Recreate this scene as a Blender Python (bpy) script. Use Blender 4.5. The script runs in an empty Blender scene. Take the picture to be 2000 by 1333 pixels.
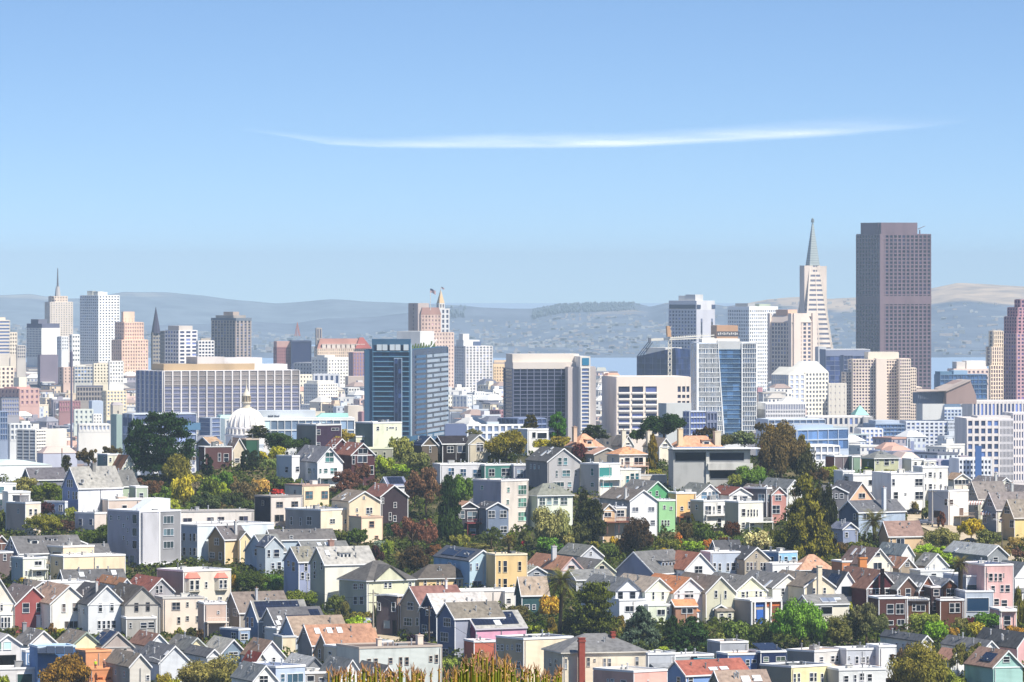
import bpy, math, random
import numpy as np
from mathutils import Vector, Matrix
random.seed(7); RNG = np.random.default_rng(7)
SC = bpy.context.scene
COL = SC.collection
K = 8.4e-5          # radians per photo pixel
CH = 210.0          # camera height
Y0 = 530.0          # photo row of the eye level
R = math.radians

# ---------------------------------------------------------------- colour, materials
def lin(h):
    c = [int(h[i:i+2], 16)/255 for i in (0, 2, 4)]
    return tuple(x/12.92 if x < .04045 else ((x+.055)/1.055)**2.4 for x in c) + (1,)
MC = {}
def mat(kind, h='808080'):
    key = (kind, h)
    if key in MC: return MC[key]
    m = bpy.data.materials.new(kind + '_' + h); m.use_nodes = True
    nt = m.node_tree; N = nt.nodes; L = nt.links
    b = N['Principled BSDF']; c = lin(h)
    if kind == 'leaf':
        y = .3*c[0]+.55*c[1]+.05*c[2]; c = (c[0]*1.1+y*.12, c[1]*1.04+y*.08, c[2]*.85+y*.03, 1)
    if kind == 'far':
        y = .3*c[0]+.6*c[1]+.1*c[2]; c = tuple(x*.84+y*.16 for x in c[:3]); c = (c[0]*1.02, c[1], c[2]*.93, 1)
    if kind == 'wall': y = (c[0]+c[1]+c[2])/3; c = (c[0]*.92+y*.1, c[1]*.92+y*.08, c[2]*.9+y*.05, 1)
    if kind == 'roof': c = (c[0]*.83, c[1]*.78, c[2]*.71, 1)
    b.inputs['Base Color'].default_value = c
    b.inputs['Roughness'].default_value = .85
    b.inputs['Specular IOR Level'].default_value = .04 if kind in ('roof', 'wall', 'leaf', 'far') else .25
    def noise(sc, det=3, src='Object'):
        t = N.new('ShaderNodeTexCoord'); n = N.new('ShaderNodeTexNoise')
        n.inputs['Scale'].default_value = sc; n.inputs['Detail'].default_value = det
        mp = N.new('ShaderNodeMapping'); L.new(t.outputs[src], mp.inputs[0]); L.new(mp.outputs[0], n.inputs['Vector'])
        return n, mp
    def ramp(src, stops):
        r = N.new('ShaderNodeValToRGB'); L.new(src, r.inputs[0])
        e = r.color_ramp.elements
        while len(e) < len(stops): e.new(.5)
        for i, (p, col) in enumerate(stops):
            e[i].position = p; e[i].color = col
        return r
    def sc(f): return tuple(min(1, x*f) for x in c[:3]) + (1,)
    if kind in ('wall', 'far'):
        n, mp = noise(.35 if kind == 'wall' else .06, 5)
        mp.inputs['Scale'].default_value = (1, 1, .35)
        r = ramp(n.outputs[0], [(.3, sc(.76)), (.5, c), (.75, sc(1.06))])
        if kind == 'wall':      # clapboard / stucco courses
            t = N.new('ShaderNodeTexCoord'); w = N.new('ShaderNodeTexWave'); w.bands_direction = 'Z'
            w.inputs['Scale'].default_value = 1.3; w.inputs['Distortion'].default_value = .4; L.new(t.outputs['Object'], w.inputs[0])
            bp = N.new('ShaderNodeBump'); bp.inputs['Strength'].default_value = .35; bp.inputs['Distance'].default_value = .08
            L.new(w.outputs['Fac'], bp.inputs['Height']); L.new(bp.outputs[0], b.inputs['Normal'])
        L.new(r.outputs[0], b.inputs['Base Color'])
    elif kind == 'roof':
        n, mp = noise(1.1, 8)
        n2, mp2 = noise(.12, 3)
        r = ramp(n.outputs[0], [(.28, sc(.66)), (.5, c), (.72, sc(1.22))])
        r2 = ramp(n2.outputs[0], [(.35, (.82, .82, .84, 1)), (.65, (1.05, 1.04, 1.02, 1))])
        mx = N.new('ShaderNodeMix'); mx.data_type = 'RGBA'; mx.blend_type = 'MULTIPLY'; mx.inputs[0].default_value = 1
        L.new(r.outputs[0], mx.inputs[6]); L.new(r2.outputs[0], mx.inputs[7]); L.new(mx.outputs[2], b.inputs['Base Color'])
        bp = N.new('ShaderNodeBump'); bp.inputs['Strength'].default_value = .5; bp.inputs['Distance'].default_value = .06
        L.new(n.outputs[0], bp.inputs['Height']); L.new(bp.outputs[0], b.inputs['Normal'])
    elif kind == 'glass':
        g = N.new('ShaderNodeNewGeometry'); o = N.new('ShaderNodeObjectInfo')
        ad = N.new('ShaderNodeMath'); ad.operation = 'ADD'; L.new(g.outputs['Random Per Island'], ad.inputs[0]); L.new(o.outputs['Random'], ad.inputs[1])
        fr = N.new('ShaderNodeMath'); fr.operation = 'FRACT'; L.new(ad.outputs[0], fr.inputs[0])
        r = ramp(fr.outputs[0], [(.0, sc(.35)), (.5, sc(.7)), (.82, sc(1.2)), (1, sc(2.8))])
        L.new(r.outputs[0], b.inputs['Base Color'])
        b.inputs['Roughness'].default_value = .2; b.inputs['Specular IOR Level'].default_value = .28
    elif kind == 'curtain':      # glass curtain wall seen as one skin, panes differ
        t = N.new('ShaderNodeTexCoord'); mp = N.new('ShaderNodeMapping'); mp.inputs['Scale'].default_value = (.3, .3, .26)
        L.new(t.outputs['Object'], mp.inputs[0])
        sn = N.new('ShaderNodeVectorMath'); sn.operation = 'FLOOR'; L.new(mp.outputs[0], sn.inputs[0])
        wn = N.new('ShaderNodeTexWhiteNoise'); L.new(sn.outputs[0], wn.inputs[0])
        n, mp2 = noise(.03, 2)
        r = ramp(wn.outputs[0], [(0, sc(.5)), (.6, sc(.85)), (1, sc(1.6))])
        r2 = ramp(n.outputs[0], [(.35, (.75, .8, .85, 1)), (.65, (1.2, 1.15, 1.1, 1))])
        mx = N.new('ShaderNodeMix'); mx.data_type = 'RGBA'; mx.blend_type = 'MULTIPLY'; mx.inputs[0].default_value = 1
        L.new(r.outputs[0], mx.inputs[6]); L.new(r2.outputs[0], mx.inputs[7]); L.new(mx.outputs[2], b.inputs['Base Color'])
        b.inputs['Roughness'].default_value = .25; b.inputs['Specular IOR Level'].default_value = .3
    elif kind == 'leaf':
        g = N.new('ShaderNodeNewGeometry'); n, mp = noise(.45, 2)
        r = ramp(g.outputs['Random Per Island'], [(0, sc(.25)), (.5, c), (1, sc(1.7))])
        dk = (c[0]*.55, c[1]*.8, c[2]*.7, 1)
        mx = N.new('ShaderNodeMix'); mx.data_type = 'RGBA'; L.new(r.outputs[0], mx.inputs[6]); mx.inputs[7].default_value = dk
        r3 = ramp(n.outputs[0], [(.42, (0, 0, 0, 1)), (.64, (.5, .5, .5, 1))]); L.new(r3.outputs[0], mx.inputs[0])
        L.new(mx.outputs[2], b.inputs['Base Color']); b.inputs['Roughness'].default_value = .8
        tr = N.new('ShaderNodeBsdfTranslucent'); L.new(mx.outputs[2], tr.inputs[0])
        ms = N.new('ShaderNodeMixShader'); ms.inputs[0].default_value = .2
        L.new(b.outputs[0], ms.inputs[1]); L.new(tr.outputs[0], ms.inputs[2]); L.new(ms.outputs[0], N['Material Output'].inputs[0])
    elif kind == 'metal':
        b.inputs['Roughness'].default_value = .4; b.inputs['Metallic'].default_value = .3
    elif kind == 'gloss':
        b.inputs['Roughness'].default_value = .22; b.inputs['Specular IOR Level'].default_value = .6
    elif kind == 'solar':
        t = N.new('ShaderNodeTexCoord'); bk = N.new('ShaderNodeTexBrick'); L.new(t.outputs['UV'], bk.inputs[0])
        bk.offset = 0; bk.inputs['Scale'].default_value = 1; bk.inputs['Mortar Size'].default_value = .03
        bk.inputs['Brick Width'].default_value = 1; bk.inputs['Row Height'].default_value = 1.6
        bk.inputs['Color1'].default_value = c; bk.inputs['Color2'].default_value = sc(1.25); bk.inputs['Mortar'].default_value = sc(3)
        L.new(bk.outputs[0], b.inputs['Base Color']); b.inputs['Roughness'].default_value = .18
    MC[key] = m
    return m

# ---------------------------------------------------------------- ground shape
def itp(x, pts):
    if x <= pts[0][0]: return pts[0][1]
    for (a, b), (c, d) in zip(pts, pts[1:]):
        if x <= c: return b + (d-b)*(x-a)/(c-a)
    return pts[-1][1]
def Dg(y): return 1150 + (1420-y)*650/560.
def Yg(D): return 1420 - (D-1150)*560/650.
CREST = [(-600, 960), (0, 935), (380, 925), (480, 885), (1500, 885), (1620, 915), (1750, 925), (1850, 945), (2000, 960), (2600, 990)]
def sm(t): t = max(0, min(1, t)); return t*t*(3-2*t)
def gz(X, D):
    px = 1000 + X/(K*max(D, 300))
    if D < 1150:
        return itp(D, [(-2000, 190), (-200, 204), (60, 203.5), (75, 200), (110, 192), (300, 172), (700, 140), (1000, 121), (1150, CH-(1420-Y0)*K*1150)])
    dc = Dg(itp(px, CREST))
    if D <= dc: return CH-(Yg(D)-Y0)*K*D
    zf = CH-(Yg(dc)-Y0)*K*dc - .17*(D-dc)
    f = 1 - sm((px-950)/250)
    nob = min(itp(px, [(250, 133), (330, 108), (1000, 96)]), 38 + max(0, D-3150)*.0555)
    if D > 5150: nob = max(10, nob-(D-5150)*.1)
    base = 18*(1-f) + nob*f
    if D > 6000: base = base*max(0, 1-(D-6000)/500) - 4*min(1, (D-6000)/500)
    return max(zf, base)

# ---------------------------------------------------------------- mesh building
class MB:
    def __init__(s): s.v = []; s.f = []; s.m = []
    def face(s, pts, m=0):
        n = len(s.v); s.v += [tuple(p) for p in pts]; s.f.append(tuple(range(n, n+len(pts)))); s.m.append(m)
    def box(s, x0, x1, y0, y1, z0, z1, m=0):
        n = len(s.v)
        s.v += [(x0,y0,z0),(x1,y0,z0),(x1,y1,z0),(x0,y1,z0),(x0,y0,z1),(x1,y0,z1),(x1,y1,z1),(x0,y1,z1)]
        s.f += [tuple(n+i for i in q) for q in ((0,3,2,1),(4,5,6,7),(0,1,5,4),(1,2,6,5),(2,3,7,6),(3,0,4,7))]; s.m += [m]*6
    def hexa(s, P, m=0):
        n = len(s.v); s.v += [tuple(p) for p in P]
        s.f += [tuple(n+i for i in q) for q in ((0,3,2,1),(4,5,6,7),(0,1,5,4),(1,2,6,5),(2,3,7,6),(3,0,4,7))]; s.m += [m]*6
    def tube(s, p, q, r0, r1, n=6, m=0):
        p = Vector(p); q = Vector(q); d = (q-p).normalized(); a = d.orthogonal().normalized(); b = d.cross(a); k = len(s.v)
        for c, r in ((p, r0), (q, r1)):
            for i in range(n):
                t = 2*math.pi*i/n; s.v.append(tuple(c + a*math.cos(t)*r + b*math.sin(t)*r))
        for i in range(n):
            j = (i+1) % n; s.f.append((k+i, k+j, k+n+j, k+n+i)); s.m.append(m)
        s.f.append(tuple(k+n+i for i in range(n))); s.m.append(m); s.f.append(tuple(k+n-1-i for i in range(n))); s.m.append(m)
    def lathe(s, prof, n=24, m=0, cx=0, cy=0):
        k = len(s.v)
        for r, z in prof:
            for i in range(n):
                t = 2*math.pi*i/n; s.v.append((cx+r*math.cos(t), cy+r*math.sin(t), z))
        for j in range(len(prof)-1):
            for i in range(n):
                a = k+j*n+i; b = k+j*n+(i+1) % n; s.f.append((a, b, b+n, a+n)); s.m.append(m)
    def mesh(s, name, mats):
        me = bpy.data.meshes.new(name); me.from_pydata(s.v, [], s.f)
        for x in mats: me.materials.append(x)
        if len(mats) > 1: me.polygons.foreach_set('material_index', s.m)
        me.update(); return me
    def build(s, name, mats, parent=None, **kw):
        if not isinstance(mats, (list, tuple)): mats = [mats]
        return link(name, s.mesh(name, mats), parent, **kw)
def link(name, data, parent=None, loc=(0, 0, 0), rot=(0, 0, 0), scale=(1, 1, 1)):
    o = bpy.data.objects.new(name, data); COL.objects.link(o); o.location = loc; o.rotation_euler = rot; o.scale = scale
    if parent is not None: o.parent = parent
    return o
LABELS = {}
def tag(o, label, cat, group=None, kind=None):
    o['label'] = label; o['category'] = cat
    if group: o['group'] = group
    if kind: o['kind'] = kind
    return o
def struct(o): o['kind'] = 'structure'; return o
def thing(name, label, cat, loc, rz=0, group=None):
    o = link(name, None, None, loc, (0, 0, rz)); o.empty_display_size = 1
    return tag(o, label, cat, group)

# tile helper: rows of the tables are written in the pixels of one zoomed view of the photograph
OX, OY, S = 0., 0., 1.
def tile(ox, oy, s):
    global OX, OY, S
    OX, OY, S = ox, oy, s
def PX(x): return OX + x/S
def PY(y): return OY + y/S
def world(px, py, D): return Vector(((px-1000)*K*D, D, CH-(py-Y0)*K*D))
HOUSES = []     # px box + short name, used to word the labels of trees
EXPO=0.45; SUNE=5.0; SKYE=.103; SKYK=3; SKYO=.08; SKYT=(.92,1.03,1.16,1); HAZED=4.5e-5; HAZEC=(.66,.85,1.0,1); HAZEA=-.3; CLD=.42
# ================================================================ world, ground, water, hills, haze, cloud, trees
SC.view_settings.view_transform = 'Standard'; SC.view_settings.look = 'None'; SC.view_settings.exposure = EXPO; SC.view_settings.gamma = 1
SC.render.resolution_x, SC.render.resolution_y = 1024, 682
SC.cycles.use_denoising = True
try: SC.cycles.denoiser = 'OPENIMAGEDENOISE'
except Exception: pass
SC.cycles.max_bounces = 6; SC.cycles.diffuse_bounces = 2; SC.cycles.glossy_bounces = 2; SC.cycles.transmission_bounces = 2
SC.cycles.volume_bounces = 0; SC.cycles.transparent_max_bounces = 6; SC.cycles.caustics_reflective = False; SC.cycles.caustics_refractive = False
cam = bpy.data.cameras.new('camera'); co = bpy.data.objects.new('camera', cam); COL.objects.link(co); SC.camera = co
co.location = (0, 0, CH); co.rotation_euler = (math.pi/2, 0, 0)
cam.sensor_width = 36; cam.lens = 36/(2000*K); cam.shift_y = -(666.5-Y0)/2000; cam.clip_start = 1; cam.clip_end = 90000
SUN = Vector((.60, -.50, .98)).normalized()
sd = bpy.data.lights.new('sun', 'SUN'); so = bpy.data.objects.new('sun', sd); COL.objects.link(so)
sd.energy = SUNE; sd.angle = R(.53); sd.color = (1, .945, .85); so.location = (0, 0, 500)
so.rotation_euler = (-SUN).to_track_quat('-Z', 'Y').to_euler()
wd = bpy.data.worlds.new('World'); SC.world = wd; wd.use_nodes = True
nt = wd.node_tree; bg = nt.nodes['Background']; sk = nt.nodes.new('ShaderNodeTexSky'); sk.sky_type = 'NISHITA'; sk.sun_disc = False
sk.sun_elevation = math.asin(SUN.z); sk.sun_rotation = math.atan2(SUN.x, SUN.y); sk.altitude = 200; sk.air_density = 1.0; sk.dust_density = .3; sk.ozone_density = 2.2
# the low band of sky is seen through a telephoto: stretch elevation a little so that it deepens upward as in the photograph
tc = nt.nodes.new('ShaderNodeTexCoord'); sx = nt.nodes.new('ShaderNodeSeparateXYZ'); cx = nt.nodes.new('ShaderNodeCombineXYZ')
mz = nt.nodes.new('ShaderNodeMath'); mz.operation = 'MULTIPLY_ADD'; mz.inputs[1].default_value = SKYK; mz.inputs[2].default_value = SKYO
nt.links.new(tc.outputs['Generated'], sx.inputs[0]); nt.links.new(sx.outputs[0], cx.inputs[0]); nt.links.new(sx.outputs[1], cx.inputs[1])
nt.links.new(sx.outputs[2], mz.inputs[0]); nt.links.new(mz.outputs[0], cx.inputs[2]); nt.links.new(cx.outputs[0], sk.inputs[0])
tn = nt.nodes.new('ShaderNodeMix'); tn.data_type = 'RGBA'; tn.blend_type = 'MULTIPLY'; tn.inputs[0].default_value = 1; tn.inputs[7].default_value = SKYT; nt.links.new(sk.outputs[0], tn.inputs[6]); nt.links.new(tn.outputs[2], bg.inputs[0]); bg.inputs[1].default_value = SKYE

# ---- ground
def gmat(name, stops, scale, kind=None):
    m = bpy.data.materials.new(name); m.use_nodes = True; N = m.node_tree.nodes; L = m.node_tree.links; b = N['Principled BSDF']
    t = N.new('ShaderNodeTexCoord'); n = N.new('ShaderNodeTexNoise'); n.inputs['Scale'].default_value = scale; n.inputs['Detail'].default_value = 6
    L.new(t.outputs['Object'], n.inputs['Vector']); r = N.new('ShaderNodeValToRGB'); L.new(n.outputs[0], r.inputs[0]); e = r.color_ramp.elements
    while len(e) < len(stops): e.new(.5)
    for i, (p, h_) in enumerate(stops): e[i].position = p; e[i].color = lin(h_)
    L.new(r.outputs[0], b.inputs['Base Color']); b.inputs['Roughness'].default_value = .95; b.inputs['Specular IOR Level'].default_value = .1
    return m
Ds = [-1500, -300, 0, 30, 60, 75, 110, 200, 300, 500, 700, 900, 1050, 1150]+list(range(1165, 1950, 15))+list(range(1980, 3400, 60))+list(range(3500, 6700, 150))+[7200]
pxs = list(range(-9000, -600, 700))+list(range(-600, 2601, 40))+list(range(2700, 11001, 700))
v = []; f = []
for D in Ds:
    for p in pxs:
        X = (p-1000)*K*max(D, 300); v.append((X, D, gz(X, D)))
n = len(pxs)
for j in range(len(Ds)-1):
    for i in range(n-1): a = j*n+i; f.append((a, a+1, a+n+1, a+n))
me = bpy.data.meshes.new('ground'); me.from_pydata(v, [], f); me.materials.append(gmat('earth', [(.35, '34361f'), (.5, '4e4c30'), (.64, '7c6e50')], .05))
me.materials.append(gmat('city_floor', [(.35, '5c5a60'), (.5, '76747a'), (.62, '8c8884')], .03)); me.polygons.foreach_set('material_index', [1 if Ds[i//(n-1)] > 1900 else 0 for i in range(len(f))])
me.polygons.foreach_set('use_smooth', [True]*len(f)); struct(link('ground', me))
b = MB(); b.face([(-40000, 5200, 0), (40000, 5200, 0), (40000, 40000, 0), (-40000, 40000, 0)])
wm = bpy.data.materials.new('bay_water'); wm.use_nodes = True; q = wm.node_tree.nodes['Principled BSDF']; q.inputs['Base Color'].default_value = lin('9db4cc'); q.inputs['Roughness'].default_value = .35  # water colour matched to the haze, so the fading is painted in
nn = wm.node_tree.nodes.new('ShaderNodeTexNoise'); nn.inputs['Scale'].default_value = .02; nn.inputs['Detail'].default_value = 8; bb = wm.node_tree.nodes.new('ShaderNodeBump'); bb.inputs['Strength'].default_value = .4; bb.inputs['Distance'].default_value = 3
gg = wm.node_tree.nodes.new('ShaderNodeTexCoord'); wm.node_tree.links.new(gg.outputs['Object'], nn.inputs[0])
wm.node_tree.links.new(nn.outputs[0], bb.inputs['Height']); wm.node_tree.links.new(bb.outputs[0], q.inputs['Normal'])
struct(b.build('bay_water', wm))
# ---- far hills across the bay
from mathutils import noise as MN
RA = [(-2000, 640), (-200, 640), (250, 636), (440, 633), (500, 629), (570, 633), (640, 622), (720, 620), (800, 612), (860, 601), (900, 598), (950, 601), (1000, 603), (1040, 604), (1075, 597), (1110, 593), (1180, 592), (1240, 592), (1270, 600), (1300, 592), (1340, 586), (1420, 598), (1460, 592), (1500, 585), (1560, 581), (1620, 584), (1700, 582), (1780, 572), (1830, 562), (1870, 554), (1930, 558), (2000, 562), (2300, 575), (4000, 600)]
RB = [(-2000, 570), (-100, 576), (0, 577), (60, 575), (120, 584), (170, 583), (240, 571), (330, 572), (400, 578), (450, 585), (540, 593), (600, 589), (650, 585), (730, 590), (800, 593), (900, 597), (1000, 607), (1500, 607), (2000, 600), (4000, 600)]
def hills(name, prof, D0, D1, D2, amp, m, seed, step=8):
    pp = list(range(-2600, -60, 130))+list(range(-60, 2061, step))+list(range(2180, 4700, 130)); DD = [D0+(D1-D0)*t for t in [i/34 for i in range(35)]]+[D1+(D2-D1)*t for t in (.15, .4, .7, 1)]
    v = []; f = []
    for D in DD:
        for p in pp:
            X = (p-1000)*K*D; t = (D-D0)/(D1-D0)
            yt = itp(p, prof); zt = CH-(yt-Y0)*K*D1
            nz = MN.fractal(Vector((X*.00055+seed, D*.00035, seed)), 1, 2, 5)
            if t <= 1:
                z = zt*(.12*t+.88*sm(t)**1.3)+nz*amp*math.sin(math.pi*min(1, t))*1.2
                if t > .96: z += MN.fractal(Vector((X*.006, seed, 3)), 1, 2, 3)*amp*.03
                z = min(z, CH-(yt+1-Y0)*K*D) if t < .97 else z
            else: z = zt*(1-(D-D1)/(D2-D1))+nz*amp*.1
            v.append((X, D, z if t > 0 else -6))
    n = len(pp)
    for j in range(len(DD)-1):
        for i in range(n-1): a = j*n+i; f.append((a, a+1, a+n+1, a+n))
    me = bpy.data.meshes.new(name); me.from_pydata(v, [], f); me.materials.append(m); me.polygons.foreach_set('use_smooth', [True]*len(f))
    o = struct(link(name, me)); return o
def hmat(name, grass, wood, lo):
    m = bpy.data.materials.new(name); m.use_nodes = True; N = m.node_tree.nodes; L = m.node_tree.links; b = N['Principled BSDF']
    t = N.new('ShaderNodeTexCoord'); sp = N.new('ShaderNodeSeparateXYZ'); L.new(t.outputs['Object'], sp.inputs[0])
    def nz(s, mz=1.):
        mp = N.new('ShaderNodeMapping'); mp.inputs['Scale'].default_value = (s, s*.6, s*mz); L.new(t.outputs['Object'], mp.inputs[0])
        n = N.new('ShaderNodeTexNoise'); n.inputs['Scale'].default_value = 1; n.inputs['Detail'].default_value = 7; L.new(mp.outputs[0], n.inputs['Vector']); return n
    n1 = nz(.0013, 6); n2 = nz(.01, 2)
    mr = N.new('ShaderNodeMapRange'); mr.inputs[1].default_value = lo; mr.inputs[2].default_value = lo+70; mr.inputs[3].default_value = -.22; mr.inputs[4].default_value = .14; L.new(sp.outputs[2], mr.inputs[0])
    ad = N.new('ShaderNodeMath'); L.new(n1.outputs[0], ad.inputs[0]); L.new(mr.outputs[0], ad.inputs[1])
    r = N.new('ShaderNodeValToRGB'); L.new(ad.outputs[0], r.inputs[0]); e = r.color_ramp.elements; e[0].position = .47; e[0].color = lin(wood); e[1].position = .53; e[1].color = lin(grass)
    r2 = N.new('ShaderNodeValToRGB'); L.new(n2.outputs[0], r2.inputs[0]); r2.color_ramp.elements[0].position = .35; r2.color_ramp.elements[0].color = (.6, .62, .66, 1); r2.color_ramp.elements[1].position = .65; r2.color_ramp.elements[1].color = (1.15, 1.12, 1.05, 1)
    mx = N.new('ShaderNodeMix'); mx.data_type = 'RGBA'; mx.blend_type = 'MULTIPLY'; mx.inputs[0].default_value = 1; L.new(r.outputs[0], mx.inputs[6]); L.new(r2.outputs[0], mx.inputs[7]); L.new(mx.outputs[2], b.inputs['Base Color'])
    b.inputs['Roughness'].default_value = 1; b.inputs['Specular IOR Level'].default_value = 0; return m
front = hills('near_bay_hills', RA, 14700, 19000, 21500, 75, hmat('hill_grass_wood', 'bca892', '646e80', 60), 1.7)  # grass and wood paled and blued, haze put into their colours
back = hills('far_bay_hills', RB, 21800, 24500, 28000, 50, hmat('far_hill_grass', '8e8e90', '6a7684', 90), 5.1, 12)  # back slopes greyed likewise, haze in the base colour
# town on the far slopes: thousands of specks, one object; colours dulled in place of denser haze
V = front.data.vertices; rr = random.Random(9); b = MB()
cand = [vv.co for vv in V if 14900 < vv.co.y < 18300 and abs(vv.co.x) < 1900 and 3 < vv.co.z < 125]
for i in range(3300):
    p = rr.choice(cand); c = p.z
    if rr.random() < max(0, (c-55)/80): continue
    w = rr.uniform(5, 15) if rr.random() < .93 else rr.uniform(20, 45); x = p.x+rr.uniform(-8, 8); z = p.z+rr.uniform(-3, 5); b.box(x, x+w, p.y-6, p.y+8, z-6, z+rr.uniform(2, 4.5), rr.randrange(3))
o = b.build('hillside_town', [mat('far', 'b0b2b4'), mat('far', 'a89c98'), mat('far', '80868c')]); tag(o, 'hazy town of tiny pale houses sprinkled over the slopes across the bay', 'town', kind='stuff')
# dark woods on the crests
def wood(segs, D, nm, lab):
    rr = random.Random(4); v = []; f = []
    for (x0, x1, hpx, dens) in segs:
        for i in range(int((x1-x0)*dens)):
            px = rr.uniform(x0, x1); y = itp(px, RA); Dd = D+rr.uniform(-500, 100); k = K*Dd; w = rr.uniform(1, 3.4)*k; hh = rr.uniform(.4, 1)*hpx*k
            z = CH-(y-Y0)*K*19000-(19000-Dd)*.035; X = (px-1000)*k; n = len(v)
            v += [(X-w, Dd, z-12), (X+w, Dd, z-12), (X+w*.5, Dd+15, z+hh), (X-w*.5, Dd+15, z+hh*.9), (X, Dd+40, z-12), (X, Dd-20, z+hh*.5)]; f += [(n, n+1, n+2, n+3), (n, n+5, n+3), (n+1, n+5, n+2), (n+2, n+4, n+3), (n+3, n+5, n+2)]
    me = bpy.data.meshes.new(nm); me.from_pydata(v, [], f); me.materials.append(mat('far', '5c6c74')); o = link(nm, me); tag(o, lab, 'woods', kind='stuff')
wood([(1040, 1250, 3.5, 3), (1140, 1240, 5, 2), (870, 910, 4, 1)], 18900, 'ridge_woods', 'dark blue green woods along the crest of the hills across the bay')
# ---- haze
hb = MB(); hb.box(-6000, 6000, -300, 30500, -8, 300)
hm = bpy.data.materials.new('haze'); hm.use_nodes = True; N = hm.node_tree.nodes; N.remove(N['Principled BSDF']); pv = N.new('ShaderNodeVolumePrincipled')
pv.inputs['Color'].default_value = HAZEC; pv.inputs['Density'].default_value = HAZED; pv.inputs['Anisotropy'].default_value = HAZEA
hm.node_tree.links.new(pv.outputs[0], N['Material Output'].inputs['Volume'])
hz = hb.build('haze', hm); tag(hz, 'thin blue summer haze lying over the city and bay', 'haze', kind='stuff')
# ---- streak of cloud: a long flattened body of thin vapour, 42 km out
CD = 42000.
cl = [(430, 243, 3), (560, 262, 7), (640, 276, 10), (740, 281, 11), (860, 281, 15), (980, 280, 18), (1100, 279, 18), (1220, 278, 17), (1350, 272, 18), (1480, 265, 20), (1600, 257, 22), (1700, 250, 22), (1790, 244, 17), (1920, 229, 8)]
def cloud(name, cl, D, dens, lab, fl=1.0):
    v = []; f = []; n = 40; M = 90
    for i in range(M+1):
        t = i/M*(len(cl)-1); a = min(len(cl)-2, int(t)); u = t-a; p = [cl[a][j]*(1-u)+cl[a+1][j]*u for j in range(3)]
        X = (p[0]-1000)*K*D; z = CH-(p[1]+4-Y0)*K*D; r = p[2]*.78*K*D*fl*(1 if 0 < i < M else .05)
        for j in range(n):
            an = 2*math.pi*j/n; lo = math.sin(an)*r*(2.1 if math.sin(an) > 0 else .55); th_ = math.cos(an)*r*.1; v.append((X, D+lo*1.3-th_*.8, z+lo+th_*.6))
    for i in range(M):
        for j in range(n): a = i*n+j; c = i*n+(j+1) % n; f.append((a, c, c+n, a+n))
    f.append(tuple(range(n))[::-1]); f.append(tuple(M*n+j for j in range(n)))
    me = bpy.data.meshes.new(name); me.from_pydata(v, [], f)
    m = bpy.data.materials.new(name+'_vapour'); m.use_nodes = True; N = m.node_tree.nodes; L = m.node_tree.links; N.remove(N['Principled BSDF'])
    df = N.new('ShaderNodeBsdfDiffuse'); df.inputs[0].default_value = (1, 1, 1, 1); tl = N.new('ShaderNodeBsdfTranslucent'); tl.inputs[0].default_value = (1, 1, 1, 1); ms = N.new('ShaderNodeMixShader'); L.new(df.outputs[0], ms.inputs[1]); ms.inputs[0].default_value = .25; L.new(tl.outputs[0], ms.inputs[2])
    tp = N.new('ShaderNodeBsdfTransparent'); m2 = N.new('ShaderNodeMixShader'); L.new(tp.outputs[0], m2.inputs[1]); L.new(ms.outputs[0], m2.inputs[2]); L.new(m2.outputs[0], N['Material Output'].inputs[0])
    at = N.new('ShaderNodeAttribute'); at.attribute_name = 'thick'; t = N.new('ShaderNodeTexCoord'); mp = N.new('ShaderNodeMapping'); mp.inputs['Scale'].default_value = (.0011, .0, .016); n1 = N.new('ShaderNodeTexNoise'); n1.inputs['Detail'].default_value = 6; n1.inputs['Scale'].default_value = 1
    L.new(t.outputs['Object'], mp.inputs[0]); L.new(mp.outputs[0], n1.inputs['Vector']); mr = N.new('ShaderNodeMapRange'); mr.inputs[1].default_value = .3; mr.inputs[2].default_value = .7; mr.inputs[3].default_value = .12; mr.inputs[4].default_value = 1; L.new(n1.outputs[0], mr.inputs[0])
    a1 = N.new('ShaderNodeMath'); a1.operation = 'MULTIPLY'; a1.inputs[0].default_value = 1; L.new(mr.outputs[0], a1.inputs[1]); a2 = N.new('ShaderNodeMath'); a2.operation = 'MULTIPLY'; L.new(a1.outputs[0], a2.inputs[0]); L.new(at.outputs['Fac'], a2.inputs[1])
    a3 = N.new('ShaderNodeMath'); a3.operation = 'MULTIPLY'; a3.inputs[1].default_value = dens; L.new(a2.outputs[0], a3.inputs[0]); L.new(a3.outputs[0], m2.inputs[0])
    ta = me.attributes.new('thick', 'FLOAT', 'POINT'); ta.data.foreach_set('value', [math.sin(math.pi*min(1, max(0, (k_//n)/M)))**1.3*(lambda q: (1-q)**1.6 if q > 0 else (1+q)**1.1)(math.sin(2*math.pi*(k_ % n)/n)) for k_ in range(len(v))]); me.polygons.foreach_set('use_smooth', [True]*len(me.polygons))
    me.materials.append(m); o = link(name, me); tag(o, lab, 'cloud', kind='stuff')
cloud('cloud', cl, CD, CLD, 'long thin white streak of cloud curving across the blue sky')

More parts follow.
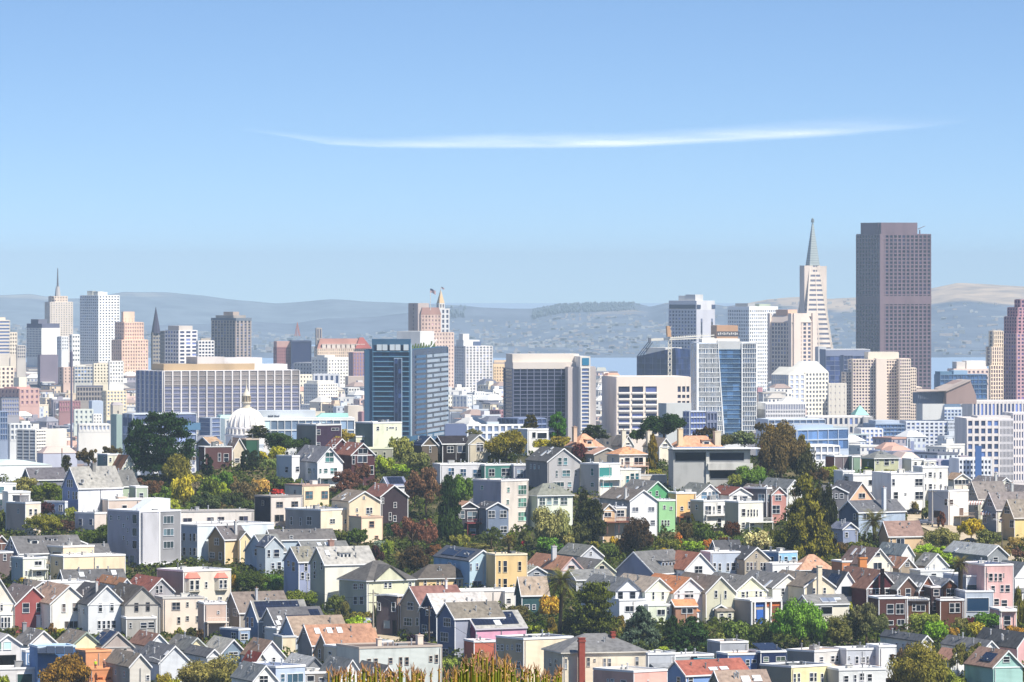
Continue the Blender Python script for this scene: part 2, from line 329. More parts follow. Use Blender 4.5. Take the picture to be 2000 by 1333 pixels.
# ================================================================ foliage
def leafmesh(name, C, Nn, size, seed=0):
    """one quad per leaf clump: centres C (n,3), normals Nn (n,3), sizes (n,)"""
    g = np.random.default_rng(seed); n = len(C); Nn = Nn/np.linalg.norm(Nn, axis=1, keepdims=True).clip(1e-6)
    a = np.cross(Nn, g.normal(size=(n, 3))); a /= np.linalg.norm(a, axis=1, keepdims=True).clip(1e-6); c = np.cross(Nn, a)
    s = size[:, None]*.5; k = g.uniform(.6, 1.1, (n, 1))
    V = np.stack([C-a*s, C-c*s*k, C+a*s*g.uniform(.7, 1.2, (n, 1)), C+c*s*k], 1).reshape(-1, 3)
    me = bpy.data.meshes.new(name); me.vertices.add(4*n); me.vertices.foreach_set('co', V.astype(np.float32).ravel())
    me.loops.add(4*n); me.loops.foreach_set('vertex_index', np.arange(4*n, dtype=np.int32)); me.polygons.add(n); me.polygons.foreach_set('loop_start', np.arange(0, 4*n, 4, dtype=np.int32))
    me.update(calc_edges=True); me.materials.append(mat('leaf', '5a6a30')); return me
def crown(kind, seed, n):
    """unit crown: x,y in -1..1, z 0..1"""
    g = np.random.default_rng(seed); C = []; Nn = []; S_ = []
    def clump(c, r, m, sq=1.):
        d = g.normal(size=(m, 3)); d /= np.linalg.norm(d, axis=1, keepdims=True); rad = r*g.uniform(.55, 1.0, (m, 1))
        p = d*rad; p[:, 2] *= sq; C.append(np.array(c)+p); q = d.copy(); q[:, 2] += .45; Nn.append(q+g.normal(size=(m, 3))*.55)
    if kind in ('round', 'bushy', 'open', 'shrub'):
        nc = {'round': 46, 'bushy': 34, 'open': 30, 'shrub': 20}[kind]; m = n//nc
        for i in range(nc):
            u = g.uniform(-.35 if kind != 'shrub' else 0, 1); ph = g.uniform(0, 2*math.pi); rr_ = math.sqrt(max(0, 1-u*u))
            sh = (g.uniform(.55, .86) if g.random() < .8 else g.uniform(.85, 1.02)) if kind != 'open' else g.uniform(.3, 1.0); r = g.uniform(.17, .33) if kind != 'open' else g.uniform(.12, .26)
            if kind == 'bushy': sh = g.uniform(.35, .85); r = g.uniform(.2, .38)
            c = (rr_*math.cos(ph)*sh, rr_*math.sin(ph)*sh, .42+u*.5*sh if kind != 'shrub' else .1+u*.75*sh)
            clump(c, r, m, .62)
        if kind != 'open': clump((0, 0, .45), .5, n//10, .7)
    elif kind == 'cypress':     # flat layered plates
        nc = 95; m = n//nc
        for i in range(nc):
            z = g.uniform(.12, .97); R_ = (1.0 if z < .55 else 1-(z-.55)*1.25); ph = g.uniform(0, 6.28); q = math.sqrt(g.uniform(.15, 1))*R_*g.uniform(.7, .95)
            c = np.array((q*math.cos(ph), q*math.sin(ph), z)); w = g.uniform(.1, .24)
            p = g.normal(size=(m, 3))*np.array((w*.55, w*.55, .018)); p[:, 2] += .1*(q)*g.uniform(0, 1, m)*w*3
            C.append(c+p); nn = g.normal(size=(m, 3))*.5; nn[:, 2] += .9; Nn.append(nn)
        clump((0, 0, .38), .5, n//16, .6)
    elif kind == 'conifer':
        nc = 110; m = n//nc
        for i in range(nc):
            z = g.uniform(0, 1)**1.25; R_ = (1-z)**.62*.95+.03; ph = g.uniform(0, 6.28); a = np.array((math.cos(ph), math.sin(ph), 0)); t = g.uniform(.35, 1, (m, 1))
            wd = g.normal(size=(m, 3))*.045; wd[:, 2] *= .5; C.append(a*R_*t+np.array((0, 0, z*.97))-np.array((0, 0, .05))*t*(1 if z < .8 else 0)+wd)
            nn = g.normal(size=(m, 3))*.45; nn[:, 2] += .8; Nn.append(nn+a*.5)
    elif kind == 'column':
        nc = 40; m = n//nc
        for i in range(nc):
            z = g.uniform(.03, .97); R_ = min(1, z*6)*min(1, (1-z)*3.2+.12)*.8; ph = g.uniform(0, 6.28); clump((R_*math.cos(ph)*.7, R_*math.sin(ph)*.7, z), .3, m, .25)
    C = np.concatenate(C); Nn = np.concatenate(Nn)
    return C, Nn
CR = {}
def crown_mesh(kind, px):
    """px: crown width in photo pixels, choose leaf count so that leaves stay leaf sized"""
    lod = 0 if px < 26 else (1 if px < 60 else (2 if px < 100 else 3)); i = random.randrange(3); key = (kind, lod, i)
    if key not in CR:
        n = {0: 1000, 1: 3200, 2: 9000, 3: 19000}[lod]; n = int(n*(1.3 if kind in ('cypress', 'conifer') else 1)); C, Nn = crown(kind, 11*i+lod+sum(map(ord, kind)), n)
        g = np.random.default_rng(i); sz = {0: .19, 1: .115, 2: .07, 3: .048}[lod]; s_ = sz*g.uniform(.6, 1.35, len(C)); s_ = s_*(.85 if kind in ('open',) else 1)
        CR[key] = leafmesh('crown', C, Nn, s_, i)
    return CR[key]
bark = lambda: mat('wall', '5d4f42')
TK = {}
def trunk_mesh(i, lean):
    if (i, lean) not in TK:
        r = random.Random(i); b = MB(); b.tube((0, 0, -.15), (.02*lean, 0, .45), .06, .04, 7)
        for j in range(5):
            a = 6.28*j/5+r.random(); b.tube((.02*lean, 0, .3+.03*j), (.5*math.cos(a), .5*math.sin(a), .62+.06*j), .028, .01, 5)
        TK[(i, lean)] = b.mesh('trunk', [bark()])
    return TK[(i, lean)]
TREES = []
CN = [('dark green', '2a3c20'), ('olive green', '6a6a30'), ('bright green', '6a9a2c'), ('fresh green', '8fae38'), ('golden yellow', 'c9a030'), ('yellow green', 'a8a838'), ('brown green', '5c4c34'), ('grey green', '7a8058'), ('maroon', '4e2a34'), ('reddish brown', '7a5248'), ('russet', '8a6a2c'), ('blue green', '4a5a50'), ('mid green', '4c6428'), ('khaki', '8a8450'), ('crimson', 'b83038'), ('pale cream', 'c9bd90'), ('orange', 'c07a3c')]
def cname(h_):
    c = lin(h_)[:3]; return min(CN, key=lambda x: sum((a**.45-b**.45)**2 for a, b in zip(c, lin(x[1])[:3])))[0]
def tree(kind, xc, yt, yb, w, col, D=None, dx=0):
    px, pyt, pyb, pw = PX(xc), PY(yt), PY(yb), w/S
    D = D or Dg(pyb)-6; k = K*D; P = world(px, pyb, D); H = (pyb-pyt)*k; W = pw*k
    nm = {'round': 'round_tree', 'bushy': 'bushy_tree', 'open': 'open_tree', 'shrub': 'shrub', 'cypress': 'cypress_tree', 'conifer': 'conifer_tree', 'column': 'columnar_tree'}[kind]
    if kind in ('round', 'bushy') and W < 4.2: nm = 'shrub'; kind = 'shrub'
    o = thing(nm, '', 'shrub' if nm == 'shrub' else 'tree', P, random.uniform(0, 6.28))
    z0 = {'round': .12, 'bushy': 0, 'open': .1, 'shrub': -.1, 'cypress': .02, 'conifer': -.02, 'column': 0}[kind]*H
    c = link('crown', crown_mesh(kind, pw), o, (0, 0, z0), (0, 0, 0), (W/2/.96, W/2/.96, (H-z0)/.96))
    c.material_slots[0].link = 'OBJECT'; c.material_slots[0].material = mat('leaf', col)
    link('trunk', trunk_mesh(len(TREES) % 4, 1), o, (0, 0, 0), (0, 0, 0), (W/2, W/2, H))
    TREES.append((o, nm.replace('_', ' '), cname(col), px, pyt, pyb, pw))
    return o
def frond_mesh(seed, n=44, droop=1.0, fat=.07):
    r = random.Random(seed); v = []; f = []
    for i in range(n):
        a = 2*math.pi*(i*.618 % 1); el = r.uniform(-.5, 1.3); L_ = r.uniform(.85, 1.05)
        pts = []
        for j in range(7):
            t = j/6; x = L_*t*math.cos(el*(1-.25*t)); z = L_*t*math.sin(el)-droop*.62*t*t
            pts.append((x*math.cos(a), x*math.sin(a), z))
        for j in range(6):
            w0 = fat*math.sin(math.pi*(.12+.8*j/6)); w1 = fat*math.sin(math.pi*(.12+.8*(j+1)/6)); p, q_ = Vector(pts[j]), Vector(pts[j+1]); s = Vector((-math.sin(a), math.cos(a), 0))
            for sg in (-1, 1):
                for m_ in range(4):
                    a0 = p.lerp(q_, m_/4); a1 = p.lerp(q_, (m_+.55)/4); e = s*sg*(w0+w1)*1.1+Vector((0, 0, -.02))+(q_-p)*.6; k = len(v); v += [tuple(a0), tuple(a1), tuple(a1+e)]; f.append((k, k+1, k+2))
    me = bpy.data.meshes.new('fronds'); me.from_pydata(v, [], f); me.materials.append(mat('leaf', '6a6a30')); return me
FM = {}
def palm(xc, ycr, yb, w, col, thin=.35, lab='palm', D=None, xb=None):
    px, py_, pyb = PX(xc), PY(ycr), PY(yb); D = D or Dg(pyb)-4; k = K*D; P = world(PX(xb if xb is not None else xc), pyb, D); o = thing('palm_tree', '', 'palm', P, 0)
    H = (pyb-py_)*k; W = w/S*k/2; dx = (px-PX(xb if xb is not None else xc))*k
    b = MB(); b.tube((0, 0, -2), (dx*.5, 0, H*.5), thin*1.15, thin, 9); b.tube((dx*.5, 0, H*.5), (dx, 0, H), thin, thin*1.1, 9); b.lathe([(thin, H-1.2), (thin*2, H-.6), (thin*2.1, H), (0, H+.4)], 9, 0, dx, 0); b.build('trunk', mat('wall', '3c342e'), o)
    for i in range(2):
        if i not in FM: FM[i] = frond_mesh(i+3, 74 if i == 0 else 30, .45 if i == 0 else 1.7, .06)
        c = link('fronds', FM[i], o, (dx, 0, H), (0, 0, i), (W*1.22, W*1.22, W*1.22)); c.material_slots[0].link = 'OBJECT'; c.material_slots[0].material = mat('leaf', col if i == 0 else '4c4028')
    TREES.append((o, lab, cname(col), px, py_, pyb, w/S))
# ---------------------------------------------------------------- windows, shared meshes
WM = {}
def win_mesh(w, h, style, fc, gc):
    key = (w, h, style, fc, gc)
    if key in WM: return WM[key]
    t = min(.08, w*.1); f = MB(); a = w/2; c = h/2
    f.box(-a, a, -.12, 0, c-t, c); f.box(-a-.04, a+.04, -.15, 0, -c, -c+t*1.1)
    f.box(-a, -a+t, -.12, 0, -c+t*1.1, c-t); f.box(a-t, a, -.12, 0, -c+t*1.1, c-t)
    nx = max(1, round(w/1.2)) if style != 'p' else 1
    nx = min(nx, 5)
    for i in range(1, nx):
        x = -a + w*i/nx; f.box(x-.03, x+.03, -.10, 0, -c+t*1.1, c-t)
    if style == 's':
        f.box(-a+t, a-t, -.09, 0, -.04, .04)
    p = MB(); iw = (w-2*t)/nx
    rows = [(-c+t, 0), (0, c-t)] if style == 's' else [(-c+t, c-t)]
    for i in range(nx):
        for (z0, z1) in rows:
            x0 = -a+t+i*iw; p.face([(x0, -.03, z0), (x0+iw, -.03, z0), (x0+iw, -.03, z1), (x0, -.03, z1)])
    WM[key] = (f.mesh('window', [mat('paint', fc)]), p.mesh('pane', [mat('glass', gc)]))
    return WM[key]
def q1(x, s=.15): return max(s, round(x/s)*s)

class House:
    """A box building whose near upright edge stands at photo column xb; left face to xa, right face to xc."""
    def __init__(s, t, label, xa, xb, xc, ya, ye, yb, wall, roof='808285', th=None, D=None, wL=None, trim='f0f0f0', gl='262c38',
                 wins=None, sky=(), chim=(), sol=(), dorm=(), deck=(), bay=(), vents=5, L=None, name=None, cat='house', found=7, ov=.28, par=.32,
                 fl=None, pent=(), group=None, ped=None):
        xa, xb, xc = PX(xa), PX(xb), PX(xc); ya, ye, yb = PY(ya), PY(ye), PY(yb)
        s.t = t
        D = D or Dg(yb); s.D = D; sc = K*D; s.sc = sc
        wl, wr = (xb-xa)*sc, (xc-xb)*sc
        if th is None:
            if t == 'L': th = math.degrees(math.asin(min(.9, max(.34, wl/7.6))))
            elif t == 'R': th = 20
            else:
                r = wl/max(.1, wr); th = 18 if r < .25 else (28 if r < .6 else (40 if r < 1.3 else 55))
        s.th = th = R(th)
        s.W = W = wr/math.cos(th); s.L = Ln = L or max(4, wl/math.sin(th))
        if t == 'R' and L is None: s.L = Ln = min(26, max(7, Ln))
        if t in 'FH' and L is None: s.L = Ln = min(30, max(7, Ln))
        P = world(xb, yb, D); s.P = P
        sh, _, ex = label.partition('|')
        s.short = sh; s.xb = xb
        nm = name or ('gabled_house' if t in 'RL' else 'hip_roof_house' if t == 'H' else 'flat_roof_house')
        s.o = thing(nm, (sh + ' ' + ex).strip(), cat, P, th, group)
        HOUSES.append((sh, xa if t != 'R' else xb-5, xc, ye, yb))
        s.ze = ze = (yb-ye)*sc; s.za = za = (yb-ya)*sc
        mw = mat('wall', wall); b = MB()
        z0 = -found
        s.roofname = roof; s.G, s.RL = min(W, Ln), max(W, Ln)
        if t in 'FH':
            b.box(0, W, 0, Ln, z0, ze)
            s.wallo = b.build('wall', mw, s.o)
        else:
            G, RL = (W, Ln) if t == 'R' else (Ln, W); s.G, s.RL = G, RL
            m = (lambda a, q, z: (a, q, z)) if t == 'R' else (lambda a, q, z: (q, a, z)); s.m = m
            for q in (0, RL): b.face([m(0, q, z0), m(G, q, z0), m(G, q, ze), m(G/2, q, za), m(0, q, ze)])
            for a in (0, G): b.face([m(a, 0, z0), m(a, RL, z0), m(a, RL, ze), m(a, 0, ze)])
            s.wallo = b.build('wall', mw, s.o)
        if wL:   # left face in its own tone, on several houses its shade put in
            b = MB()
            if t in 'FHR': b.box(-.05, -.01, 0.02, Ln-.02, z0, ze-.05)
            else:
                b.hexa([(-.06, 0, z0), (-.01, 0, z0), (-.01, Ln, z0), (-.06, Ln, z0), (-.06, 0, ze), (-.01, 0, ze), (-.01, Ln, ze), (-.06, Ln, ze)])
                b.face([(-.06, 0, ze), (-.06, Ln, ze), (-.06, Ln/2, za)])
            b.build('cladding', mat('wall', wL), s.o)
        mr = mat('roof', roof); mt = mat('paint', trim)
        b = MB()
        if t == 'F':
            # roof sheet inside a low parapet
            b.box(.25, W-.25, .25, Ln-.25, ze-.02, ze+.06); s.roof = b.build('roof', mr, s.o)
            if par:
                c = MB(); p = par
                c.box(-.12, W+.12, -.12, .25, ze-.1, ze+p); c.box(-.12, W+.12, Ln-.25, Ln+.12, ze-.1, ze+p)
                c.box(-.12, .25, .25, Ln-.25, ze-.1, ze+p); c.box(W-.25, W+.12, .25, Ln-.25, ze-.1, ze+p)
                c.build('parapet', mt, s.o)
        elif t == 'H':
            e = .5; r = min(W, Ln)/2*.98; z1 = ze + .02
            x0, x1, y0, y1 = -e, W+e, -e, Ln+e
            if W >= Ln: A, B = (x0+r+e, (y0+y1)/2), (x1-r-e, (y0+y1)/2)
            else: A, B = ((x0+x1)/2, y0+r+e), ((x0+x1)/2, y1-r-e)
            if A[0] > B[0] or A[1] > B[1]: A = B = ((x0+x1)/2, (y0+y1)/2)
            a3, b3 = (*A, za), (*B, za); c = [(x0, y0, z1), (x1, y0, z1), (x1, y1, z1), (x0, y1, z1)]
            b.face([c[0], c[1], b3, a3] if W >= Ln else [c[0], c[1], a3]); b.face([c[2], c[3], a3, b3] if W >= Ln else [c[2], c[3], b3])
            b.face([c[1], c[2], b3] if W >= Ln else [c[1], c[2], b3, a3]); b.face([c[3], c[0], a3] if W >= Ln else [c[3], c[0], a3, b3])
            b.face(c[::-1])
            s.roof = b.build('roof', mr, s.o)
            c = MB(); c.box(x0, x1, y0, y1, ze-.22, ze-.01); c.build('eave', mt, s.o)
        else:
            sl = (za-ze)/(G/2); th_ = .22; e = ov
            for a0, a1 in ((-e, G/2), (G+e, G/2)):
                zl = ze-sl*e
                P8 = [m(a0, -e, zl+.03), m(a1, -e, za+.03), m(a1, RL+e, za+.03), m(a0, RL+e, zl+.03)]
                b.hexa(P8 + [(x, y, z+th_) for x, y, z in P8])
            s.roof = b.build('roof', mr, s.o)
            c = MB()
            for a0 in (-e-.03, G+e+.03):
                zl = ze-sl*e
                P8 = [m(a0, -e-.12, zl-.1), m(G/2, -e-.12, za-.1), m(G/2, -e-.003, za-.1), m(a0, -e-.003, zl-.1)]
                c.hexa(P8 + [(x, y, z+.34) for x, y, z in P8])
            c.build('gable_trim', mt, s.o)
            if t == 'L':      # fascia along the visible eave
                c = MB(); c.box(-e, W+e, -e-.06, -e, ze-sl*e-.1, ze-sl*e+.2); c.build('fascia', mt, s.o)
        if ped:
            x0, x1, y1, y0 = ped; X0, Z0 = s.face_pt(PX(x0), PY(y0))[1:]; X1, Z1 = s.face_pt(PX(x1), PY(y1))[1:]
            c = MB(); xm = (X0+X1)/2
            c.face([(X0, -.5, Z0), (X1, -.5, Z0), (xm, -.5, Z1)]); c.build('pediment', mw, s.o)
            c = MB(); c.hexa([(X0-.4, -.8, Z0-.1), (X0-.4, 6, Z0-.1), (xm, 6, Z1), (xm, -.8, Z1), (X0-.4, -.8, Z0+.2), (X0-.4, 6, Z0+.2), (xm, 6, Z1+.3), (xm, -.8, Z1+.3)])
            c.hexa([(X1+.4, -.8, Z0-.1), (X1+.4, 6, Z0-.1), (xm, 6, Z1-.01), (xm, -.8, Z1-.01), (X1+.4, -.8, Z0+.2), (X1+.4, 6, Z0+.2), (xm, 6, Z1+.29), (xm, -.8, Z1+.29)])
            c.build('gable_roof', mr, s.o)
        # windows
        s.gl = gl; s.trim = trim; s.zlow = 99; s.nl = s.nr = 0; s.wallc = wall
        if wins is None: s.auto()
        else:
            for w in wins: s.win(*w)
        for x in sky: s.skylight(*x)
        for x in chim: s.chimney(*x)
        for x in sol: s.solar(*x)
        for x in dorm: s.dormer(*x)
        for x in deck: s.deck(*x)
        for x in bay: s.bay(*x)
        for (x0, x1, y1, col) in pent: s.pent(x0, x1, y1, col)
        r = random.random; z1 = s.ze-1.7
        if name is None and wins is not None and z1 > .8 and P.y < 1760:
            if t in 'FHR' and not s.nl and wl > 1.6 and Ln > 6 and r() < .75:
                for i in range(1, int(Ln/3.2)):
                    if r() < .7: s.put('L', i*3.2+r(), z1-(3 if r() < .35 and z1 > 4 else 0), random.choice((.75, .9, 1.2)), random.choice((1.0, 1.4)))
            if t == 'L' and not s.nr and W > 6 and r() < .7:
                for i in range(1, int(W/3.6)):
                    if r() < .65: s.put('R', i*3.6+r(), z1+.2-(2.8 if r() < .3 and z1 > 4 else 0), random.choice((.75, .9, 1.2)), random.choice((1.0, 1.4)))
        s.trims(mt)
        for k in range(vents): s.vent()
        if t == 'F' and s.W > 5 and vents and random.random() < .7: s.unit()
    # geometry of a photo column/row on the visible walls: (face, along, z)
    def face_pt(s, px, py):
        if px >= s.xb:
            u = (px-s.xb)*s.sc/math.cos(s.th); D = s.D + u*math.sin(s.th); return 'R', u, CH-(py-Y0)*K*D-s.P.z
        u = (s.xb-px)*s.sc/math.sin(s.th); D = s.D + u*math.cos(s.th); return 'L', u, CH-(py-Y0)*K*D-s.P.z
    def put(s, face, u, z, w, h, style='s', fc=None, gc=None):
        w = q1(w); h = q1(h)
        fm, pm = win_mesh(w, h, style, fc or s.trim, gc or s.gl)
        if face == 'R': loc, rz = (u, -.01, z), 0
        else: loc, rz = (-.07, u, z), -math.pi/2
        o = link('window', fm, s.o, loc, (0, 0, rz)); link('pane', pm, o)
        return o
    def win(s, x, y, w, h, style='s', fc=None, gc=None):
        f, u, z = s.face_pt(PX(x), PY(y)); c = math.cos(s.th) if f == 'R' else math.sin(s.th)
        lim = s.W if f == 'R' else s.L; ww = w/S*s.sc/c
        if u > lim-.2 or u < .1: return
        ww = min(ww, 2*min(u, lim-u)-.1)
        if ww < .25: return
        if style == 's' and h < w*.8: style = 'c'
        s.put(f, u, z, ww, h/S*s.sc, style, fc, gc)
        if f == 'R': s.zlow = min(s.zlow, z-h/S*s.sc/2); s.nr += 1
        else: s.nl += 1
    def auto(s):
        for f, Wd in (('R', s.W), ('L', s.L)):
            if f == 'L' and s.t != 'L': continue
            if f == 'R' and s.t == 'L' : top = s.ze-1.6
            elif s.t in 'RL': top = s.ze-.4
            else: top = s.ze-1.5
            n = max(1, min(6, int(Wd/2.7)))
            for r in range(2):
                z = top-r*3.0
                if z < .8: break
                for i in range(n): s.put(f, Wd*(i+.5)/n, z, 1.05, 1.5)
    def roofpt(s, px, py):
        """point on the visible roof slope under a photo pixel, local"""
        d = Vector(((px-1000)*K, 1, -(py-Y0)*K)); M = Matrix.Rotation(-s.th, 3, 'Z')
        o = M @ (Vector((0, 0, CH))-s.P); d = M @ d
        if s.t == 'F': n, p0 = Vector((0, 0, 1)), Vector((0, 0, s.ze+.06))
        elif s.t == 'H':
            h = min(s.W, s.L)/2; n, p0 = Vector((0, -(s.za-s.ze), h)), Vector((0, -.5, s.ze))
        else:
            if s.t == 'R': n, p0 = Vector((-(s.za-s.ze), 0, s.G/2)), Vector((0, 0, s.ze+.25))
            else: n, p0 = Vector((0, -(s.za-s.ze), s.G/2)), Vector((0, 0, s.ze+.25))
        t = (p0-o).dot(n)/d.dot(n); q = o + d*t
        q.x = max(.4, min(s.W-.4, q.x)); q.y = max(.4, min(s.L-.4, q.y))
        if s.t == 'R': q.x = min(q.x, s.W/2-.3); q.z = s.ze+.25+(s.za-s.ze)*q.x/(s.G/2)
        elif s.t == 'L': q.y = min(q.y, s.L/2-.3); q.z = s.ze+.25+(s.za-s.ze)*q.y/(s.G/2)
        return q
    def slopebox(s, name, q, w, h, t, m, uv=False):
        """box w along the ridge, h up the slope, t thick, lying on the slope at q"""
        if s.t == 'R': U, V = Vector((0, 1, 0)), Vector((s.G/2, 0, s.za-s.ze)).normalized()
        elif s.t == 'L': U, V = Vector((1, 0, 0)), Vector((0, s.G/2, s.za-s.ze)).normalized()
        elif s.t == 'H': U, V = Vector((1, 0, 0)), Vector((0, min(s.W, s.L)/2, s.za-s.ze)).normalized()
        else: U, V = Vector((1, 0, 0)), Vector((0, .98, .2)).normalized()
        n = U.cross(V); n = n if n.z > 0 else -n
        b = MB(); c = [q-U*w/2-V*h/2, q+U*w/2-V*h/2, q+U*w/2+V*h/2, q-U*w/2+V*h/2]
        b.hexa([x-n*.05 for x in c] + [x+n*t for x in c])
        o = b.build(name, m, s.o)
        if uv:
            me = o.data; ul = me.uv_layers.new()
            for p in me.polygons:
                for li in p.loop_indices:
                    v = me.vertices[me.loops[li].vertex_index].co - c[0]; ul.data[li].uv = (v.dot(U), v.dot(V))
        return o
    def skylight(s, x, y, w=1.0, h=1.2, col='c8d0d4'):
        q = s.roofpt(PX(x), PY(y)); o = s.slopebox('skylight', q, w, h, .18, mat('paint', 'd8d8d8'))
        g = s.slopebox('pane', q + Vector((0, 0, .2)), w-.25, h-.25, .03, mat('gloss', col)); g.parent = o
    def solar(s, b0, b1, a0, a1):
        if s.t == 'R': q = Vector((s.W/2*(a0+a1)/2, s.L*(b0+b1)/2, 0)); q.z = s.ze+.3+(s.za-s.ze)*(a0+a1)/2; w = s.L*(b1-b0); hh = math.hypot(s.G/2, s.za-s.ze)
        elif s.t == 'L': q = Vector((s.W*(b0+b1)/2, s.L/2*(a0+a1)/2, s.ze+.3+(s.za-s.ze)*(a0+a1)/2)); w = s.W*(b1-b0); hh = math.hypot(s.G/2, s.za-s.ze)
        else: q = Vector((s.W*(b0+b1)/2, s.L*(a0+a1)/2, s.ze+.9)); w = s.W*(b1-b0); hh = s.L
        s.slopebox('solar_panel', q, w, hh*(a1-a0), .12, mat('solar', '1c2234'), True)
    def chimney(s, x, y, h=1.6, w=.7, col='c9c2b8'):
        q = s.roofpt(PX(x), PY(y)); b = MB(); a = w/2
        b.box(q.x-a, q.x+a, q.y-a, q.y+a, q.z-2, q.z+h); b.box(q.x-a-.1, q.x+a+.1, q.y-a-.1, q.y+a+.1, q.z+h, q.z+h+.18)
        o = b.build('chimney', mat('wall', col), s.o)
        c = MB(); c.lathe([(.16, q.z+h+.1), (.16, q.z+h+.55), (.0, q.z+h+.55)], 8, 0, q.x, q.y); c.build('chimney_pot', mat('paint', '9c7b6c'), o)
    def dormer(s, x, y, w=1.8, h=1.5, n=1, col=None):
        q = s.roofpt(PX(x), PY(y)); b = MB(); c = MB(); a = w/2; col = col or 'd8dade'
        z0, z1 = q.z-h*.6, q.z+h*.5; dep = h*1.1/max(.3, (s.za-s.ze)/(s.G/2)) + .5
        f = (lambda u, v, z: (q.x+v, q.y+u, z)) if s.t == 'R' else (lambda u, v, z: (q.x+u, q.y+v, z))
        b.hexa([f(-a, 0, z0), f(a, 0, z0), f(a, dep, z0), f(-a, dep, z0), f(-a, 0, z1), f(a, 0, z1), f(a, dep, z1), f(-a, dep, z1)])
        d = b.build('dormer', mat('wall', col), s.o)
        c.hexa([f(-a-.2, -.3, z1), f(a+.2, -.3, z1), f(a+.2, dep+.5, z1+.25), f(-a-.2, dep+.5, z1+.25), f(-a-.2, -.3, z1+.15), f(a+.2, -.3, z1+.15), f(a+.2, dep+.5, z1+.4), f(-a-.2, dep+.5, z1+.4)])
        c.build('dormer_roof', mat('roof', s.roofname), d)
        for i in range(n):
            u = -a + w*(i+.5)/n; fm, pm = win_mesh(q1(w/n*.7), q1(h*.75), 'p', s.trim, s.gl)
            l = f(u, -.01, (z0+z1)/2+.1); o = link('window', fm, d, l, (0, 0, -math.pi/2 if s.t == 'R' else 0)); link('pane', pm, o)
    def deck(s, x0, x1, y, col='a86a58', dep=1.8, rail=1.0):
        f, u0, z = s.face_pt(PX(x0), PY(y)); f2, u1, _ = s.face_pt(PX(x1), PY(y))
        if f != f2: f = 'R'; u0 = 0
        u0, u1 = sorted((u0, u1)); F = (lambda u, v: (u, -v)) if f == 'R' else (lambda u, v: (-v, u))
        def bx(b, ua, ub, va, vb, za, zb):
            xa, ya = F(ua, va); xb, yb = F(ub, vb); b.box(min(xa, xb), max(xa, xb), min(ya, yb), max(ya, yb), za, zb)
        b = MB(); bx(b, u0, u1, .08, dep, z-.25, z)
        for u in (u0+.1, u1-.25): bx(b, u, u+.15, dep-.3, dep-.15, z-3, z-.25)
        o = b.build('deck', mat('wall', col), s.o)
        r = MB(); bx(r, u0, u1, dep-.06, dep, z+rail-.1, z+rail)
        n = max(2, int((u1-u0)/.35))
        for i in range(n+1):
            u = u0+(u1-u0-.05)*i/n; bx(r, u, u+.05, dep-.05, dep-.01, z, z+rail-.1)
        r.build('railing', mat('paint', col), o)
    def bay(s, x0, x1, y0, y1, n=2, roof=None, dep=.9):
        f, u0, z1 = s.face_pt(PX(x0), PY(y0)); _, u1, z0 = s.face_pt(PX(x1), PY(y1)); u0, u1 = sorted((u0, u1))
        F = (lambda u, v, z: (u, -v, z)) if f == 'R' else (lambda u, v, z: (-v, u, z)); k = min(.6, (u1-u0)*.2)
        b = MB()
        b.hexa([F(u0, .02, z0), F(u1, .02, z0), F(u1-k, dep, z0), F(u0+k, dep, z0), F(u0, .02, z1), F(u1, .02, z1), F(u1-k, dep, z1), F(u0+k, dep, z1)])
        o = b.build('bay', mat('wall', s.trim if roof is None else 'd9d2c6'), s.o)
        c = MB(); zr = z1+(1.2 if roof else .2); e = .2
        c.hexa([F(u0-e, 0, z1), F(u1+e, 0, z1), F(u1-k+e, dep+e, z1), F(u0+k-e, dep+e, z1), F(u0+(.8 if roof else 0), 0, zr), F(u1-(.8 if roof else 0), 0, zr), F(u1-k-(.4 if roof else 0), dep*.4, zr), F(u0+k+(.4 if roof else 0), dep*.4, zr)])
        c.build('bay_roof', mat('paint', roof or s.trim), o)
        ww = (u1-u0-2*k)/n
        for i in range(n):
            fm, pm = win_mesh(q1(ww*.72), q1((z1-z0)*.7), 's', s.trim, s.gl)
            l = F(u0+k+ww*(i+.5), dep+.01, (z0+z1)/2); w = link('window', fm, o, l, (0, 0, 0 if f == 'R' else -math.pi/2)); link('pane', pm, w)
    def pent(s, x0, x1, y1, col):
        _, u0, z = s.face_pt(max(PX(x0), s.xb+.1), PY(y1)); _, u1, _ = s.face_pt(PX(x1), PY(y1)); b = MB()
        b.box(u0, u1, s.L*.3, s.L*.75, s.ze, z); b.build('penthouse', mat('wall', col), s.o)
    def trims(s, mt):
        r = random.random; W, Ln, ze = s.W, s.L, s.ze
        if r() < .7:
            for (x, y) in ((0, 0), (W, 0), (0, Ln)):
                b = MB(); b.box(x-.07, x+.09, y-.07, y+.09, -2, ze-.3); b.build('corner_board', mt, s.o)
        if r() < .6:
            x = random.choice((.35, W-.4, W*.5)); b = MB(); b.tube((x, -.14, -1), (x, -.14, ze-.3), .07, .07, 5); b.build('downpipe', mat('paint', random.choice(('d8d8d8', '8a8c90', 'c8c0b8'))), s.o)
        if s.t == 'R' and r() < .45:
            b = MB(); b.box(0, W, -.1, 0, ze-.16, ze+.08); b.build('belt_course', mt, s.o)
